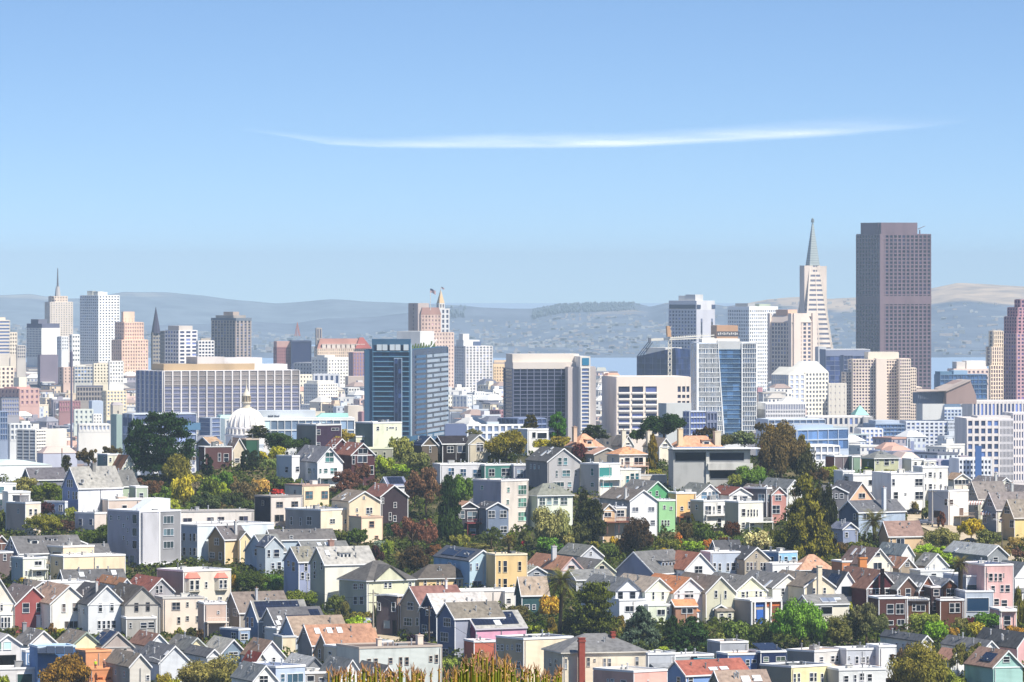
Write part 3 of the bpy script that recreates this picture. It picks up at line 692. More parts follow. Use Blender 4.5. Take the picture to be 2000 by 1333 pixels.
        if s.t in 'RF' and s.o.name[:5] in ('gable', 'flat_') and s.zlow > 3.6 and ze > 4.5 and W > 4.5 and s.P.y < 1700:
            hz = min(3.0, s.zlow-.6, ze-1.4); x0 = r()*W*.35; x1 = min(W, x0+W*(.45+r()*.35)); d = 1.6+r()*1.6; k = r()
            if k < .55:
                b = MB(); b.box(x0, x1, -d, -.02, -5, hz); o = b.build('lean_to', mat('wall', s.wallc), s.o)
                b = MB(); e = .25; b.hexa([(x0-e, -d-e, hz-.2), (x1+e, -d-e, hz-.2), (x1+e, -.13, hz+.5), (x0-e, -.13, hz+.5), (x0-e, -d-e, hz-.05), (x1+e, -d-e, hz-.05), (x1+e, -.13, hz+.65), (x0-e, -.13, hz+.65)]); b.build('lean_to_roof', mat('roof', s.roofname), o)
                n = max(1, int((x1-x0)/1.5))
                for i in range(n): fm, pm = win_mesh(.9, 1.2, 's', s.trim, s.gl); w = link('window', fm, o, (x0+(x1-x0)*(i+.5)/n, -d-.01, hz-1.2)); link('pane', pm, w)
            elif k < .85:
                b = MB(); b.box(x0, x1, -d, -.02, hz-.6, hz-.4)
                for x in (x0+.1, x1-.2): b.box(x, x+.12, -d+.05, -d+.17, -4, hz-.6)
                c = random.choice(('8a6a54', 'd8d4cc', '9a8878', 'b0907a')); o = b.build('deck', mat('wall', c), s.o); b = MB(); b.box(x0, x1, -d, -d+.06, hz+.4, hz+.5)
                for i in range(int((x1-x0)/.3)): b.box(x0+i*.3, x0+i*.3+.05, -d+.01, -d+.05, hz-.4, hz+.4)
                b.build('railing', mat('paint', c), o)
                fm, pm = win_mesh(1.8, 2.1, 'p', s.trim, s.gl); w = link('glass_door', fm, s.o, ((x0+x1)/2, -.01, hz+.7 if hz+1.8 < s.zlow else hz-1.8)); link('pane', pm, w)
    def unit(s):
        x, y = random.uniform(.2, .7)*s.W, random.uniform(.2, .7)*s.L; w, d, hh = random.uniform(.8, 2.2), random.uniform(.8, 1.6), random.uniform(.4, 1.3); b = MB()
        b.box(x, x+w, y, y+d, s.ze, s.ze+hh); b.box(x-.08, x+w+.08, y-.08, y+d+.08, s.ze+hh, s.ze+hh+.08); b.build('roof_unit', mat('wall', random.choice(('c8cacc', 'a8aaae', 'e0deda', '8c9094'))), s.o)
    def vent(s):
        rr = random.random(); q = Vector((random.uniform(.15, .85)*s.W, random.uniform(.15, .85)*s.L, s.ze))
        if s.t == 'R': q.x = random.uniform(.1, .42)*s.W; q.z += (s.za-s.ze)*q.x/(s.G/2)
        elif s.t == 'L': q.y = random.uniform(.1, .42)*s.L; q.z += (s.za-s.ze)*q.y/(s.G/2)
        elif s.t == 'H': q.z += .4*(s.za-s.ze); q.x = s.W*random.uniform(.4, .6); q.y = min(s.W, s.L)*.25
        b = MB(); h = random.choice((.3, .5, .7, 1.2)); b.lathe([(.14, q.z-.2), (.14, q.z+h), (.22, q.z+h), (.22, q.z+h+.2), (0, q.z+h+.25)], 8, 0, q.x, q.y)
        b.build('vent_pipe', mat('metal', random.choice(('b8babc', '8c8e90', 'd8d8d8'))), s.o)
def h(*a, **k): return House(*a, **k)
# ---------------------------------------------------------------- city buildings
def facade(b, face, x0, x1, z0, z1, nr, nc, pf, sf, d, W=0, L=0, mw=0, top=0, y=0.):
    """piers and floor bands standing proud of a face; x0..x1 along it. y = plane offset of that face"""
    def bx(u0, u1, a, c, dd):
        if face == 'R': b.box(u0, u1, y-dd, y+.05, a, c, mw)
        else: b.box(y-dd, y+.05, u0, u1, a, c, mw)
    fw = (x1-x0)/max(nc, 1); fh = (z1-z0)/max(nr, 1)
    if pf > 0 and nc > 0:
        for i in range(nc+1):
            c = x0+i*fw; w = pf*fw/2; bx(max(x0-.1, c-w), min(x1+.1, c+w), z0, z1, d)
    if sf > 0:
        for j in range(nr+1):
            c = z0+j*fh; w = sf*fh/2; bx(x0-.05, x1+.05, c-w, min(z1+.05, c+w), d*.8)
class Tower:
    def __init__(s, label, xb, D, yb=None, th=20, cat='tower', name=None, group=None):
        xb = PX(xb); s.xb = xb; s.D = D; s.sc = K*D; s.th = R(th)
        X = (xb-1000)*K*D; z = gz(X, D); s.P = Vector((X, D, z)); s.short = label.split('|')[0]
        sh, _, ex = label.partition('|')
        s.o = thing(name or ('office_tower' if cat == 'tower' else 'city_building'), (sh+' '+ex).strip(), cat, s.P, s.th, group)
        s.nw = 0
    def zz(s, y, D=None): return CH-(PY(y)-Y0)*K*(D or s.D)-s.P.z
    def blk(s, xa, xb, xc, yt, yb, wall, glass='59627c', nr=8, ncL=4, ncR=6, pf=.3, sf=.35, d=.5, cap=0, off=0., L=None, win=False, curt=False,
            wallL=None, faceL=True, faceR=True, bot=None, nm='wall'):
        """xa,xb,xc,yt,yb in tile px; windows between yt+cap and yb; off = metres set back behind the anchor"""
        c_, s_ = math.cos(s.th), math.sin(s.th)
        D = s.D+off; sc = K*D
        # local position of this block's near corner
        X = (PX(xb)-1000)*sc; v = Vector((X-s.P.x, D-s.P.y)); lx = v.x*c_+v.y*s_; ly = -v.x*s_+v.y*c_
        W = (PX(xc)-PX(xb))*sc/c_; Ln = L or (PX(xb)-PX(xa))*sc/max(.15, s_)
        z1 = CH-(PY(yt)-Y0)*K*D-s.P.z; zw = CH-(PY(yt+cap)-Y0)*K*D-s.P.z; z0 = CH-(PY(yb)-Y0)*K*D-s.P.z
        zb = -2 if bot is None else s.zz(bot, D)
        mw = mat('far', wall); mg = mat('curtain' if curt else 'glass', glass)
        b = MB()
        e = .3
        # solid body: glass skin where windows are, wall elsewhere
        if zw < z1-.3: b.box(lx-e, lx+W+e, ly-e, ly+Ln+e, zw, z1)
        else: b.box(lx+.3, lx+W-.3, ly+.3, ly+Ln-.3, z1-.5, z1+.25)
        if z0 > zb+.5: b.box(lx-e, lx+W+e, ly-e, ly+Ln+e, zb, z0)
        # back faces closed by wall
        b.box(lx+W-.2, lx+W+.25, ly, ly+Ln, z0, zw); b.box(lx, lx+W, ly+Ln-.2, ly+Ln+.25, z0, zw)
        fb = MB()
        if faceR and ncR: facade(b, 'R', lx, lx+W, z0, zw, nr, ncR, pf, sf, d, y=ly)
        elif faceR is False or not ncR: b.box(lx-e+.02, lx+W+e-.02, ly-e+.02, ly+.1, z0, zw)
        if faceL and ncL: facade(b, 'L', ly, ly+Ln, z0, zw, nr, ncL, pf, sf, d, y=lx)
        elif faceL is False or not ncL: b.box(lx-e+.02, lx+.1, ly, ly+Ln, z0, zw)
        w = b.build(nm, mw, s.o)
        g = MB(); g.box(lx, lx+W, ly, ly+Ln, z0, zw)
        g.build('glazing', mg, w)
        if win:
            fwR = W/max(1, ncR); fh = (zw-z0)/nr; cnt = 0; rest = MB()
            def pane(face, i, j, fw, k):
                nonlocal cnt
                u0 = i*fw+pf*fw/2; u1 = (i+1)*fw-pf*fw/2; a = z0+j*fh+sf*fh/2; c = z0+(j+1)*fh-sf*fh/2
                if face == 'R': P = [(lx+u0, ly-.06, a), (lx+u1, ly-.06, a), (lx+u1, ly-.06, c), (lx+u0, ly-.06, c)]
                else: P = [(lx-.06, ly+u1, a), (lx-.06, ly+u0, a), (lx-.06, ly+u0, c), (lx-.06, ly+u1, c)]
                if s.nw < 96:
                    q = MB(); q.face(P); q.build('window', mat('glass', glass), s.o); s.nw += 1
                else: rest.face(P)
            for j in range(nr-1, -1, -1):
                if faceR:
                    for i in range(ncR): pane('R', i, j, fwR, 0)
            for j in range(nr-1, -1, -1):
                if faceL and ncL:
                    for i in range(ncL): pane('L', i, j, Ln/ncL, 0)
            if rest.v:
                o = rest.build('window', mat('glass', glass), s.o); o['kind'] = 'stuff'
        s.last = (lx, ly, W, Ln, z0, z1)
        return s
    def top(s, fx0, fx1, fy0, fy1, hh, col, nm='penthouse', kind='far'):
        lx, ly, W, Ln, z0, z1 = s.last; b = MB()
        b.box(lx+fx0*W, lx+fx1*W, ly+fy0*Ln, ly+fy1*Ln, z1-.3, z1+hh*s.sc); b.build(nm, mat(kind, col), s.o); return s
    def roof(s, hh, col, ov=.5, flat=.0, nm='roof'):
        hh *= s.sc
        lx, ly, W, Ln, z0, z1 = s.last; b = MB(); x0, x1, y0, y1 = lx-ov, lx+W+ov, ly-ov, ly+Ln+ov
        ix, iy = (x1-x0)*(.5-flat/2), (y1-y0)*(.5-flat/2); m = min(ix, iy) if flat else None
        if flat: ix = iy = m
        b.hexa([(x0, y0, z1+.1), (x1, y0, z1+.1), (x1, y1, z1+.1), (x0, y1, z1+.1), (x0+ix, y0+iy, z1+hh), (x1-ix, y0+iy, z1+hh), (x1-ix, y1-iy, z1+hh), (x0+ix, y1-iy, z1+hh)])
        b.build(nm, mat('far', col), s.o); return s
    def gab(s, hh, col, axis='x', nm='roof'):
        hh *= s.sc
        lx, ly, W, Ln, z0, z1 = s.last; b = MB(); x0, x1, y0, y1 = lx-.4, lx+W+.4, ly-.4, ly+Ln+.4
        if axis == 'x': b.hexa([(x0, y0, z1), (x1, y0, z1), (x1, y1, z1), (x0, y1, z1), (x0, (y0+y1)/2-.1, z1+hh), (x1, (y0+y1)/2-.1, z1+hh), (x1, (y0+y1)/2, z1+hh), (x0, (y0+y1)/2, z1+hh)])
        else: b.hexa([(x0, y0, z1), (x1, y0, z1), (x1, y1, z1), (x0, y1, z1), ((x0+x1)/2-.1, y0, z1+hh), ((x0+x1)/2, y0, z1+hh), ((x0+x1)/2, y1, z1+hh), ((x0+x1)/2-.1, y1, z1+hh)])
        b.build(nm, mat('far', col), s.o); return s
    def mast(s, x, y0, y1, r=.4, col='8a8c94', nm='mast', r1=None):
        """upright pole over photo column x between rows y0 (top) and y1"""
        X = (PX(x)-1000)*s.sc-s.P.x; c_, s_ = math.cos(s.th), math.sin(s.th); lx, ly = X*c_+3*s_, -X*s_+3*c_
        b = MB(); b.tube((lx, ly, s.zz(y1)), (lx, ly, s.zz(y0)), r, r if r1 is None else r1, 8); b.build(nm, mat('far', col), s.o); return s
def T(label, xa, xb, xc, yt, yb, D, th, wall, glass='59627c', nr=8, ncL=4, ncR=6, pf=.3, sf=.35, cat='tower', **k):
    nm = k.pop('name', None); group = k.pop('group', None); kk = k
    t = Tower(label, xb, D, None, th, cat, nm, group); t.blk(xa, xb, xc, yt, yb, wall, glass, nr, ncL, ncR, pf, sf, **kk); t.rg = (PX(xa), PX(xc)); return t

# ================= skyline, left
tile(0, 500, 4.9925)
T('banded balcony tower|cut by the left edge of the photo', -130, -60, 90, 630, 960, 4700, 25, 'd8cfc6', '4a5674', 10, 3, 1, .06, .5).top(.2, .8, .2, .8, 6, 'd9cdbf')
T('narrow cream tower|attached right of the banded balcony tower', 85, 95, 165, 750, 965, 4850, 12, 'f0e2d0', '8a7f88', 6, 1, 3, .5, .5).top(-.05, 1.05, -.05, 1.05, 1.2, 'd8c9b8', 'cornice')
T('low grey block|between the narrow cream tower and the blank white slab', 160, 170, 246, 875, 1000, 4700, 15, 'cfc8c4', '70758a', 4, 1, 4, .35, .4, cat='building')
t = T('blank white slab tower|with blue gridded side and dark roof band', 250, 408, 568, 705, 990, 4900, 42, 'f4f4f0', '6a76a0', 12, 10, 0, .35, .3, L=None)
t.top(-.01, 1.01, -.01, 1.01, 8.5, '666a86', 'roof_band').top(.05, .55, .3, .8, 17, '6f7288')
t = T('pale brick apartment tower|with a tall radio mast on its stepped roof', 425, 490, 705, 452, 890, 5150, 17, 'e3d8cf', '7d7a88', 20, 4, 9, .62, .55, win=True)
t.blk(470, 500, 655, 395, 450, 'e0cfc4', '8a8490', 2, 2, 6, .6, .6, off=8, bot=452).mast(560, 300, 395, 2.6, 'b9b6b8', 'mast', 1.6).mast(560, 120, 300, .9, '6f7180', 'antenna', .3)
t = T('tall white twin faced apartment tower|with roof boxes and dark square windows', 770, 962, 1150, 388, 1035, 4950, 45, 'f6f7f8', '59627c', 24, 9, 7, .42, .5, win=True)
t.top(.05, .3, .1, .35, 8, 'd6d6d2').top(.35, .6, .2, .6, 7, 'dcdcd8').top(.15, .3, .5, .8, 9, 'cfd0cc')
t = T('peach stepped art deco tower|with a square crown block', 1075, 1190, 1435, 822, 1180, 4750, 24, 'f2cdb6', '9a7f88', 11, 5, 10, .5, .5, win=True)
t.blk(1110, 1215, 1395, 650, 822, 'f0cbb5', '9a8088', 5, 4, 8, .5, .5, off=6, bot=830).blk(1185, 1205, 1305, 545, 650, 'f2cfb8', 'a08488', 2, 1, 3, .7, .7, off=12, bot=655, cap=60)
t = T('grey cathedral tower|carrying a slim dark spire', 1475, 1490, 1570, 750, 1115, 5200, 20, '9c968f', '5c6280', 10, 1, 3, .3, .5, name='cathedral')
t.mast(1518, 500, 755, 4.2, '4c4a60', 'spire', .2)
T('brown grey slab tower|with dark ribbed bays right of the spire', 1560, 1610, 1745, 735, 1115, 5000, 25, 'a39a96', '4a5070', 11, 4, 5, .3, .3)
t = T('white tower with wide window bands|behind the ribbed federal block', 1600, 1745, 1915, 728, 1055, 4800, 35, 'ece8ea', '565f88', 9, 5, 3, .28, .42, win=True)
t.top(.0, .75, .0, .8, 9, 'd3c9c4')
T('small white slatted tower|right of the white banded one', 1915, 1935, 2085, 830, 1060, 4700, 20, 'f0eef0', '5f6a90', 7, 2, 5, .3, .4).top(.2, .8, .2, .8, 5, 'b0a69c')
tile(400, 540, 4.9925)
t = T('dark brown curved top apartment tower|standing alone left of centre', 58, 300, 442, 432, 815, 5100, 50, 'aa9e9a', '444b68', 14, 8, 4, .45, .3, win=True)
t.top(-.02, 1.02, -.02, 1.02, 5, '6f7a8c', 'roof_band').top(.1, .9, .15, .9, 10, 'a8a09c').top(.3, .7, .3, .7, 17, 'b8a8a0')
# federal building
tile(0, 680, 4.9925)
t = T('huge ribbed office block|with white vertical fins and brown roof screen', 1300, 1595, 2895, 228, 900, 3600, 27, 'e4dfe2', '4c5478', 15, 6, 16, .15, .05, cat='office block', d=.9)
for (u0, u1, y0, y1, col) in ((.05, .72, 158, 225, 'b79c78'), (.3, .5, 90, 225, 'cfc8c8'), (.5, .78, 100, 225, 'dcd8dc'), (.72, .97, 165, 225, 'd9d9de')):
    t.top(u0, u1, .25+.05*u0, .7-.05*u0, (225-y0)/S, col, 'roof_screen')
lx, ly, W, Ln, z0, z1 = t.last
b = MB()
for j in range(30): z = z0+(z1-z0)*(j+.5)/30; b.box(lx, lx+W, ly-.3, ly+.1, z-.5, z+.35); 
b.build('spandrel', mat('far', '8a8ca8'), t.o)
b = MB(); b.box(lx+.3, lx+W, ly-.36, ly, z1-9, z1-.3); b.build('attic_panel', mat('far', '8e8688'), t.o)
# grand hotel with red mansard
tile(400, 540, 4.9925)
t = T('red brick hotel wing|with a dark glazed box on its side', 700, 705, 842, 690, 870, 5250, 10, 'a8757a', '6a4c5c', 6, 1, 7, .6, .6, cat='hotel', L=20).top(-.02, 1.02, 0, 1, 11, 'c9a098', 'attic')
t.blk(842, 845, 1036, 630, 870, '515a7c', '3e4668', 1, 1, 1, .04, .1, off=-3, L=15)
b = MB()
lx, ly, W, Ln, z0, z1 = t.last
for i in range(7): a = math.pi*2*i/7; b.tube((lx+6+2.5*math.cos(a), ly+6+2.5*math.sin(a), z1+4), (lx+6, ly+6, z1+16), .25, .15, 4)
b.build('roof_mast', mat('far', 'c07a70'), t.o)
t = T('grand cream hotel with red mansard roof|and a row of dormers', 1095, 1100, 1620, 705, 880, 5300, 8, 'f6dcc2', 'a8888c', 6, 1, 26, .6, .6, cat='hotel', L=24, win=True)
lx, ly, W, Ln, z0, z1 = t.last; b = MB()
b.hexa([(lx-.5, ly-.5, z1), (lx+W, ly-.5, z1), (lx+W, ly+Ln, z1), (lx-.5, ly+Ln, z1), (lx+3, ly+7, z1+8.5), (lx+W*.8, ly+7, z1+8.5), (lx+W*.8, ly+Ln-7, z1+8.5), (lx+3, ly+Ln-7, z1+8.5)])
b.build('mansard_roof', mat('far', 'b07c70'), t.o)
b = MB(); b.hexa([(lx+W*.7, ly-2, z1), (lx+W+.5, ly-2, z1), (lx+W+.5, ly+10, z1), (lx+W*.7, ly+10, z1), (lx+W*.79, ly+2, z1+9.5), (lx+W*.86, ly+2, z1+9.5), (lx+W*.86, ly+6, z1+9.5), (lx+W*.79, ly+6, z1+9.5)]); b.build('corner_roof', mat('far', 'b85f56'), t.o)
for i in range(9):
    x = lx+4+W*.72*i/8; b = MB(); b.box(x, x+3.2, ly-.6, ly+5, z1, z1+3.4); b.box(x-.3, x+3.5, ly-.8, ly+5, z1+3.4, z1+3.9); b.build('dormer', mat('far', 'f2e0d2'), t.o)
t.blk(1082, 1090, 1140, 505, 720, 'c9c0bc', '6b6f88', 2, 1, 2, .5, .2, off=9, bot=700, L=6, nm='tower')
T('shaded blue brown block|under the corner of the mansard hotel', 1445, 1450, 1640, 745, 1010, 5000, 10, 'b98f94', '5d6488', 8, 2, 7, .6, .3, cat='building', L=25)
T('wide grey school block|with small paired windows below the hotel', 865, 1050, 1270, 845, 960, 4850, 50, 'bcbcc2', '50587a', 3, 6, 4, .55, .6, cat='building')
T('white office tower with small square windows|below the mansard roof hotel', 1040, 1200, 1392, 790, 1060, 4750, 40, 'f2efe8', '807c8c', 8, 5, 7, .5, .5, win=True, cap=20).top(.0, .5, .2, .7, 4, 'e8e4de')
T('pale block with big arched windows|half hidden behind white art deco flats', 1020, 1060, 1310, 955, 1060, 4600, 20, 'c9ccd8', '6a7aa8', 1, 1, 5, .5, .3, cat='building')
T('cream corner building|with bay stack beside the federal block', 905, 925, 1045, 960, 1300, 4400, 20, 'f0e8d6', '8c8a94', 8, 2, 4, .6, .6, cat='building')
T('white art deco flats|with tall top windows', 965, 1105, 1285, 1050, 1290, 4300, 40, 'f7f2ea', '7a7c90', 8, 7, 8, .45, .5, win=True).top(.05, .9, .1, .9, 6, 'f4eee4')
T('grey white apartment block|with stacked dark bays', 1285, 1400, 1525, 1090, 1300, 4450, 40, 'dcdcdc', '6a7088', 6, 4, 5, .4, .5, cat='building')
T('cream block with blue mansard top|beside the blue glass tower', 1520, 1535, 1650, 1150, 1300, 4350, 15, 'f0dcc4', '8f8690', 4, 1, 5, .55, .5, cat='building').roof(9, '7e88a8', flat=.6)
T('plain beige slab building|right of the white cluster', 1395, 1400, 1640, 980, 1080, 4700, 8, 'c8b6ac', '9a8c88', 1, 0, 0, .5, .5, cat='building', L=20)
T('broad low white building|with tall bays in front of the art deco flats', 925, 1090, 1380, 1255, 1330, 4100, 30, 'f4eee6', '8a90a4', 2, 6, 10, .5, .5, cat='building')
# blue glass tower
tile(700, 540, 4.9925)
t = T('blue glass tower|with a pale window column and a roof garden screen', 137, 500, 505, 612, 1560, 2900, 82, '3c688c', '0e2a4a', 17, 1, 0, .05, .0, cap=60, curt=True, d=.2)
lx, ly, W, Ln, z0, z1 = t.last
b = MB()
for j in range(18): z = z0+(z1-6-z0)*j/17; b.box(lx-.3, lx+.1, ly, ly+Ln, z-.25, z+.25)
b.build('floor_line', mat('far', '5c92b4'), t.o)
b = MB(); b.box(lx-.5, lx+.3, ly+Ln*.2, ly+Ln*.42, z0, z1-9); b.build('window_column', mat('far', '9fb6d0'), t.o)
b = MB()
for j in range(14):
    z = z0+4+(z1-16-z0)*j/13
    for u in (.22, .32): b.box(lx-.75, lx-.4, ly+Ln*u, ly+Ln*(u+.08), z, z+2.6)
b.build('window', mat('glass', '2a3a5c'), t.o)['kind'] = 'stuff'
for u in (.03, .25, .4, .6, .75):
    b = MB(); b.box(lx-.6, lx+.2, ly+Ln*u, ly+Ln*(u+.13), z1-5.4, z1-2.6); b.build('roof_opening', mat('far', 'ccd8e2'), t.o)
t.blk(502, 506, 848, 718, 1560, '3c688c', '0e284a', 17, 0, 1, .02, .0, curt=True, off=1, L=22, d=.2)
lx, ly, W, Ln, z0, z1 = t.last
rr = random.Random(3)
for j in range(17):
    z = z1-3-(z1-z0)*j/17
    for (u0, u1) in (((.42, .75), (.8, .99)) if j % 2 else ((.42, .55), (.6, .99))):
        b = MB(); b.box(lx+W*u0, lx+W*u1, ly-.5, ly-.1, z-1.35, z); b.build('pale_panel', mat('far', '9fb0c4'), t.o)
    b = MB(); b.box(lx+W*.14, lx+W*.38, ly-.45, ly-.1, z-1.2, z); b.build('pale_panel', mat('far', '4a7098'), t.o)
b = MB(); b.box(lx, lx+.7, ly-.7, ly, z0, z1+3); b.build('edge_fin', mat('far', 'b8cfe0'), t.o)
for i in range(9):
    b = MB(); q = .22+.07*i; b.tube((lx+W*q, ly+3, z1), (lx+W*(q+.01), ly+3, z1+rr.uniform(1.5, 3.5)), .7, .3, 6); b.build('roof_planting', mat('leaf', '5a6a48'), t.o)
b = MB(); b.tube((lx+W*.62, ly+2, z1), (lx+W*.8, ly+2, z1+4), .2, .15, 5); b.build('roof_strut', mat('far', 'e0e4e8'), t.o)
# behind the glass tower
t = T('plain mauve slab tower|with a shaded round window slot', 490, 583, 683, 265, 720, 5350, 45, 'b9aaa8', '555a80', 12, 1, 0, .9, .4, L=None)
t = T('ornate mansard topped hotel|in front of the mauve slab, flag above', 598, 612, 802, 375, 560, 5150, 15, 'dcbcae', '9a7c84', 5, 1, 6, .6, .5, cat='hotel', win=True).roof(14, 'a88078', flat=.35)
t.mast(702, 120, 375, .3, 'd8d8d8', 'flagpole')
t.blk(725, 730, 930, 548, 1120, 'efd3c4', 'a4848c', 15, 1, 7, .6, .55, off=-6)
t = T('white turreted tower|with a golden spire and flagpole', 750, 765, 886, 320, 560, 5500, 15, 'dedde0', '636a84', 5, 1, 3, .5, .35)
t.top(-.04, 1.04, -.04, 1.04, 1.2, 'c8c8cc', 'cornice').blk(786, 790, 838, 262, 320, 'e0dcd8', '6c6c80', 1, 1, 2, .5, .4, off=3, bot=322, L=9, nm='turret').roof(28, 'd9b78a', .2, nm='spire')
t.mast(803, 105, 190, .25, 'd8d8d8', 'flagpole')
T('blank white grey block|on the skyline behind the blue glass tower', 375, 600, 732, 540, 760, 4900, 60, 'e0e1e2', '8a90a0', 3, 0, 0, .5, .5, cat='building')
t = T('pale apartment tower|with regular balconies right of the blue glass tower', 940, 1045, 1307, 682, 1140, 4550, 25, 'e6e3e6', '6e7488', 17, 6, 8, .45, .42, win=True)
t.top(.0, .6, .2, .9, 12, 'e2e4e8').top(.02, .25, .3, .7, 24, 'f6f6f4').top(.35, .65, .2, .6, 9, '5a6c94')
T('golden tan block with dark cornice|left of the dark gridded office', 1310, 1318, 1600, 852, 1090, 4700, 12, 'f3d2a6', '9a7c74', 7, 1, 11, .55, .5, cat='building', cap=25, win=True).top(-.01, 1.01, -.01, 1.01, 2, '8f8a9a', 'cornice').top(.02, .95, .2, .7, 7, 'e9cba8')
T('dark grey low block|below the golden tan building', 1315, 1390, 1520, 1090, 1300, 4300, 35, '97a3bc', '5a6688', 5, 4, 5, .3, .4, cat='building')
# gridded office with beige crown
tile(800, 680, 4.9925)
t = T('dark gridded office|with beige crown and blue topped pylon', 1005, 1012, 1545, 200, 850, 3300, 12, '767c9a', '30375a', 18, 1, 8, .09, .16, cat='office block', L=24, curt=False, win=False, faceL=True)
t.top(-.01, 1.25, -.02, .9, 12, 'd6ccc6', 'crown').top(.0, 1.22, .1, .8, 28, 'dcd2ca', 'crown')
t.blk(1545, 1548, 1664, 188, 850, 'c2b8b8', '5a6080', 1, 0, 0, .1, .1, off=-1, L=26, nm='side_wall')
t.blk(1662, 1668, 1757, 82, 850, 'ebe5df', '5a6a90', 18, 0, 1, .22, .3, off=-4, L=24, cap=112, nm='pylon')
lx, ly, W, Ln, z0, z1 = t.last; b = MB(); b.box(lx+W*.15, lx+W*.9, ly-.6, ly, z1-4.8, z1-.9); b.build('blue_sign_panel', mat('far', '1f86b4'), t.o)
t.blk(1755, 1760, 1812, 185, 850, 'bfb6b8', '5a6080', 1, 0, 0, .1, .1, off=0, L=20, nm='side_wall')
T('dark glass low hall|between the office and the treetops', 865, 1060, 1330, 690, 860, 3000, 40, '7c8cb4', '5a6c9c', 3, 5, 6, .1, .3, cat='building')
T('white civic building with arched windows|behind the round olive tree', 540, 560, 1130, 752, 900, 2850, 12, 'eef0f2', '8fa0c0', 2, 1, 9, .35, .3, cat='building').top(.35, .55, .1, .7, 6, 'c8d4e0')
T('navy box building|right of the blue glass tower foot', 345, 350, 545, 745, 880, 2750, 12, '66749c', '53608c', 1, 0, 0, .1, .1, cat='building')
T('white cream tenement|hard against the blue glass tower', 350, 375, 435, 470, 760, 3900, 25, 'f8f2e2', '9a8c88', 7, 1, 3, .5, .5, cat='building')
T('pale blue blank sided flats|in the white cluster', 420, 560, 600, 470, 760, 3850, 55, 'e4e8ee', '8a94b0', 7, 4, 2, .5, .5, cat='building', wallL=1)
T('stepped white apartment building|with faint bays in the white cluster', 600, 620, 765, 465, 720, 3950, 20, 'f3f3f4', '9aa4b8', 7, 1, 6, .5, .5, cat='building').blk(620, 640, 730, 430, 470, 'f0f0f2', '9aa4b8', 1, 1, 4, .5, .5, off=5, bot=475)
T('cream corner building with red roof box|below the white cluster', 560, 640, 772, 625, 760, 3600, 40, 'efe2cc', '9a948c', 4, 0, 4, .55, .55, cat='building').top(.1, .4, .2, .5, 4, 'c88a78')
T('long brick red building|beside the dark gridded office', 772, 885, 1010, 610, 720, 3750, 40, 'b0848c', '6a5870', 3, 4, 5, .5, .5, cat='building')
T('low white roofed hall|in front of the brick building', 780, 800, 1000, 685, 760, 3400, 15, 'f2ede8', '8f98a8', 1, 1, 5, .5, .5, cat='building')
T('tan flat block|above the brick red building', 845, 880, 1010, 520, 640, 4050, 25, 'e4d4c0', '9a948c', 2, 0, 0, .5, .5, cat='building')
T('white flats with many windows|right of the beige pylon', 1815, 1820, 1935, 480, 900, 4000, 12, 'f3ece0', '8f8a94', 9, 0, 5, .5, .5, cat='building')
T('red brick block with grey dome roof|right of the pylon', 1815, 1822, 1920, 240, 500, 4500, 12, 'b98886', '7c7484', 5, 0, 5, .5, .5, cat='building').roof(10, 'b5b8b4', flat=.3)
T('small orange roofed white block|beside the beige office', 1880, 1930, 2060, 290, 520, 4300, 30, 'eadfd4', '8f8a94', 5, 2, 4, .5, .5, cat='building').roof(9, 'd99a80', flat=.5)
# ================= centre right
tile(1100, 540, 4.9925)
t = Tower('beige civic office|with three columns of wide dark windows', 520, 3300, None, 10, 'office block')
t.blk(430, 520, 1243, 985, 1560, 'ecdccf', '3f4668', 8, 0, 1, .0, .0, L=40, faceR=None)
lx, ly, W, Ln, z0, z1 = t.last
b = MB(); xx = lambda x: (PX(x)-PX(520))*t.sc/math.cos(t.th)
zq = lambda y: t.zz(y)
cols = [(535, 650), (668, 782), (800, 916)]; rows = [(1075, 1130), (1158, 1190), (1218, 1246), (1278, 1306), (1337, 1366), (1396, 1426), (1456, 1486), (1515, 1543)]
edges = [520, 535, 650, 668, 782, 800, 916, 1115, 1148, 1160, 1192, 1203, 1235, 1243]
for a, c in ((520, 535), (650, 668), (782, 800), (916, 1115), (1235, 1243)): b.box(xx(a)-.2, xx(c)+.05, ly-.8, ly+.1, z0, z1-.5)
for a, c in ((1148, 1160), (1192, 1203)): b.box(xx(a), xx(c), ly-.8, ly+.1, z0, z1-.5)
ys = [985]+[v for r in rows for v in r]+[1560]
for a, c in zip(ys[::2], ys[1::2]): b.box(xx(520), xx(1243), ly-.75, ly+.12, zq(c), zq(a))
b.build('wall_grid', mat('far', 'efdfd2'), t.o)
b = MB(); b.box(lx-.5, lx, ly-.5, ly+Ln, z0, z1); b.build('side_wall', mat('far', 'd8cfd4'), t.o)
for (a, c) in cols:
    for (p, q) in rows:
        b = MB(); b.box(xx(a)+.2, xx(c)-.2, ly-.2, ly-.1, zq(q), zq(p)); b.build('window', mat('glass', '3c4468'), t.o)
        b = MB(); b.box(xx(a), xx(c), ly-1.3, ly-.7, zq(q+14), zq(q)); b.build('sill', mat('far', 'fbf4ee'), t.o)
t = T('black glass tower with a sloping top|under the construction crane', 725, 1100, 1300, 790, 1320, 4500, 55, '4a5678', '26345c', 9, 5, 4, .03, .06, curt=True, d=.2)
lx, ly, W, Ln, z0, z1 = t.last; b = MB()
b.hexa([(lx, ly, z1), (lx+W, ly, z1), (lx+W, ly+Ln, z1), (lx, ly+Ln, z1), (lx, ly+1, z1+7), (lx+W, ly+1, z1+5), (lx+W, ly+Ln, z1+.4), (lx, ly+Ln, z1+.4)]); b.build('sloping_top', mat('curtain', '2c3a62'), t.o)
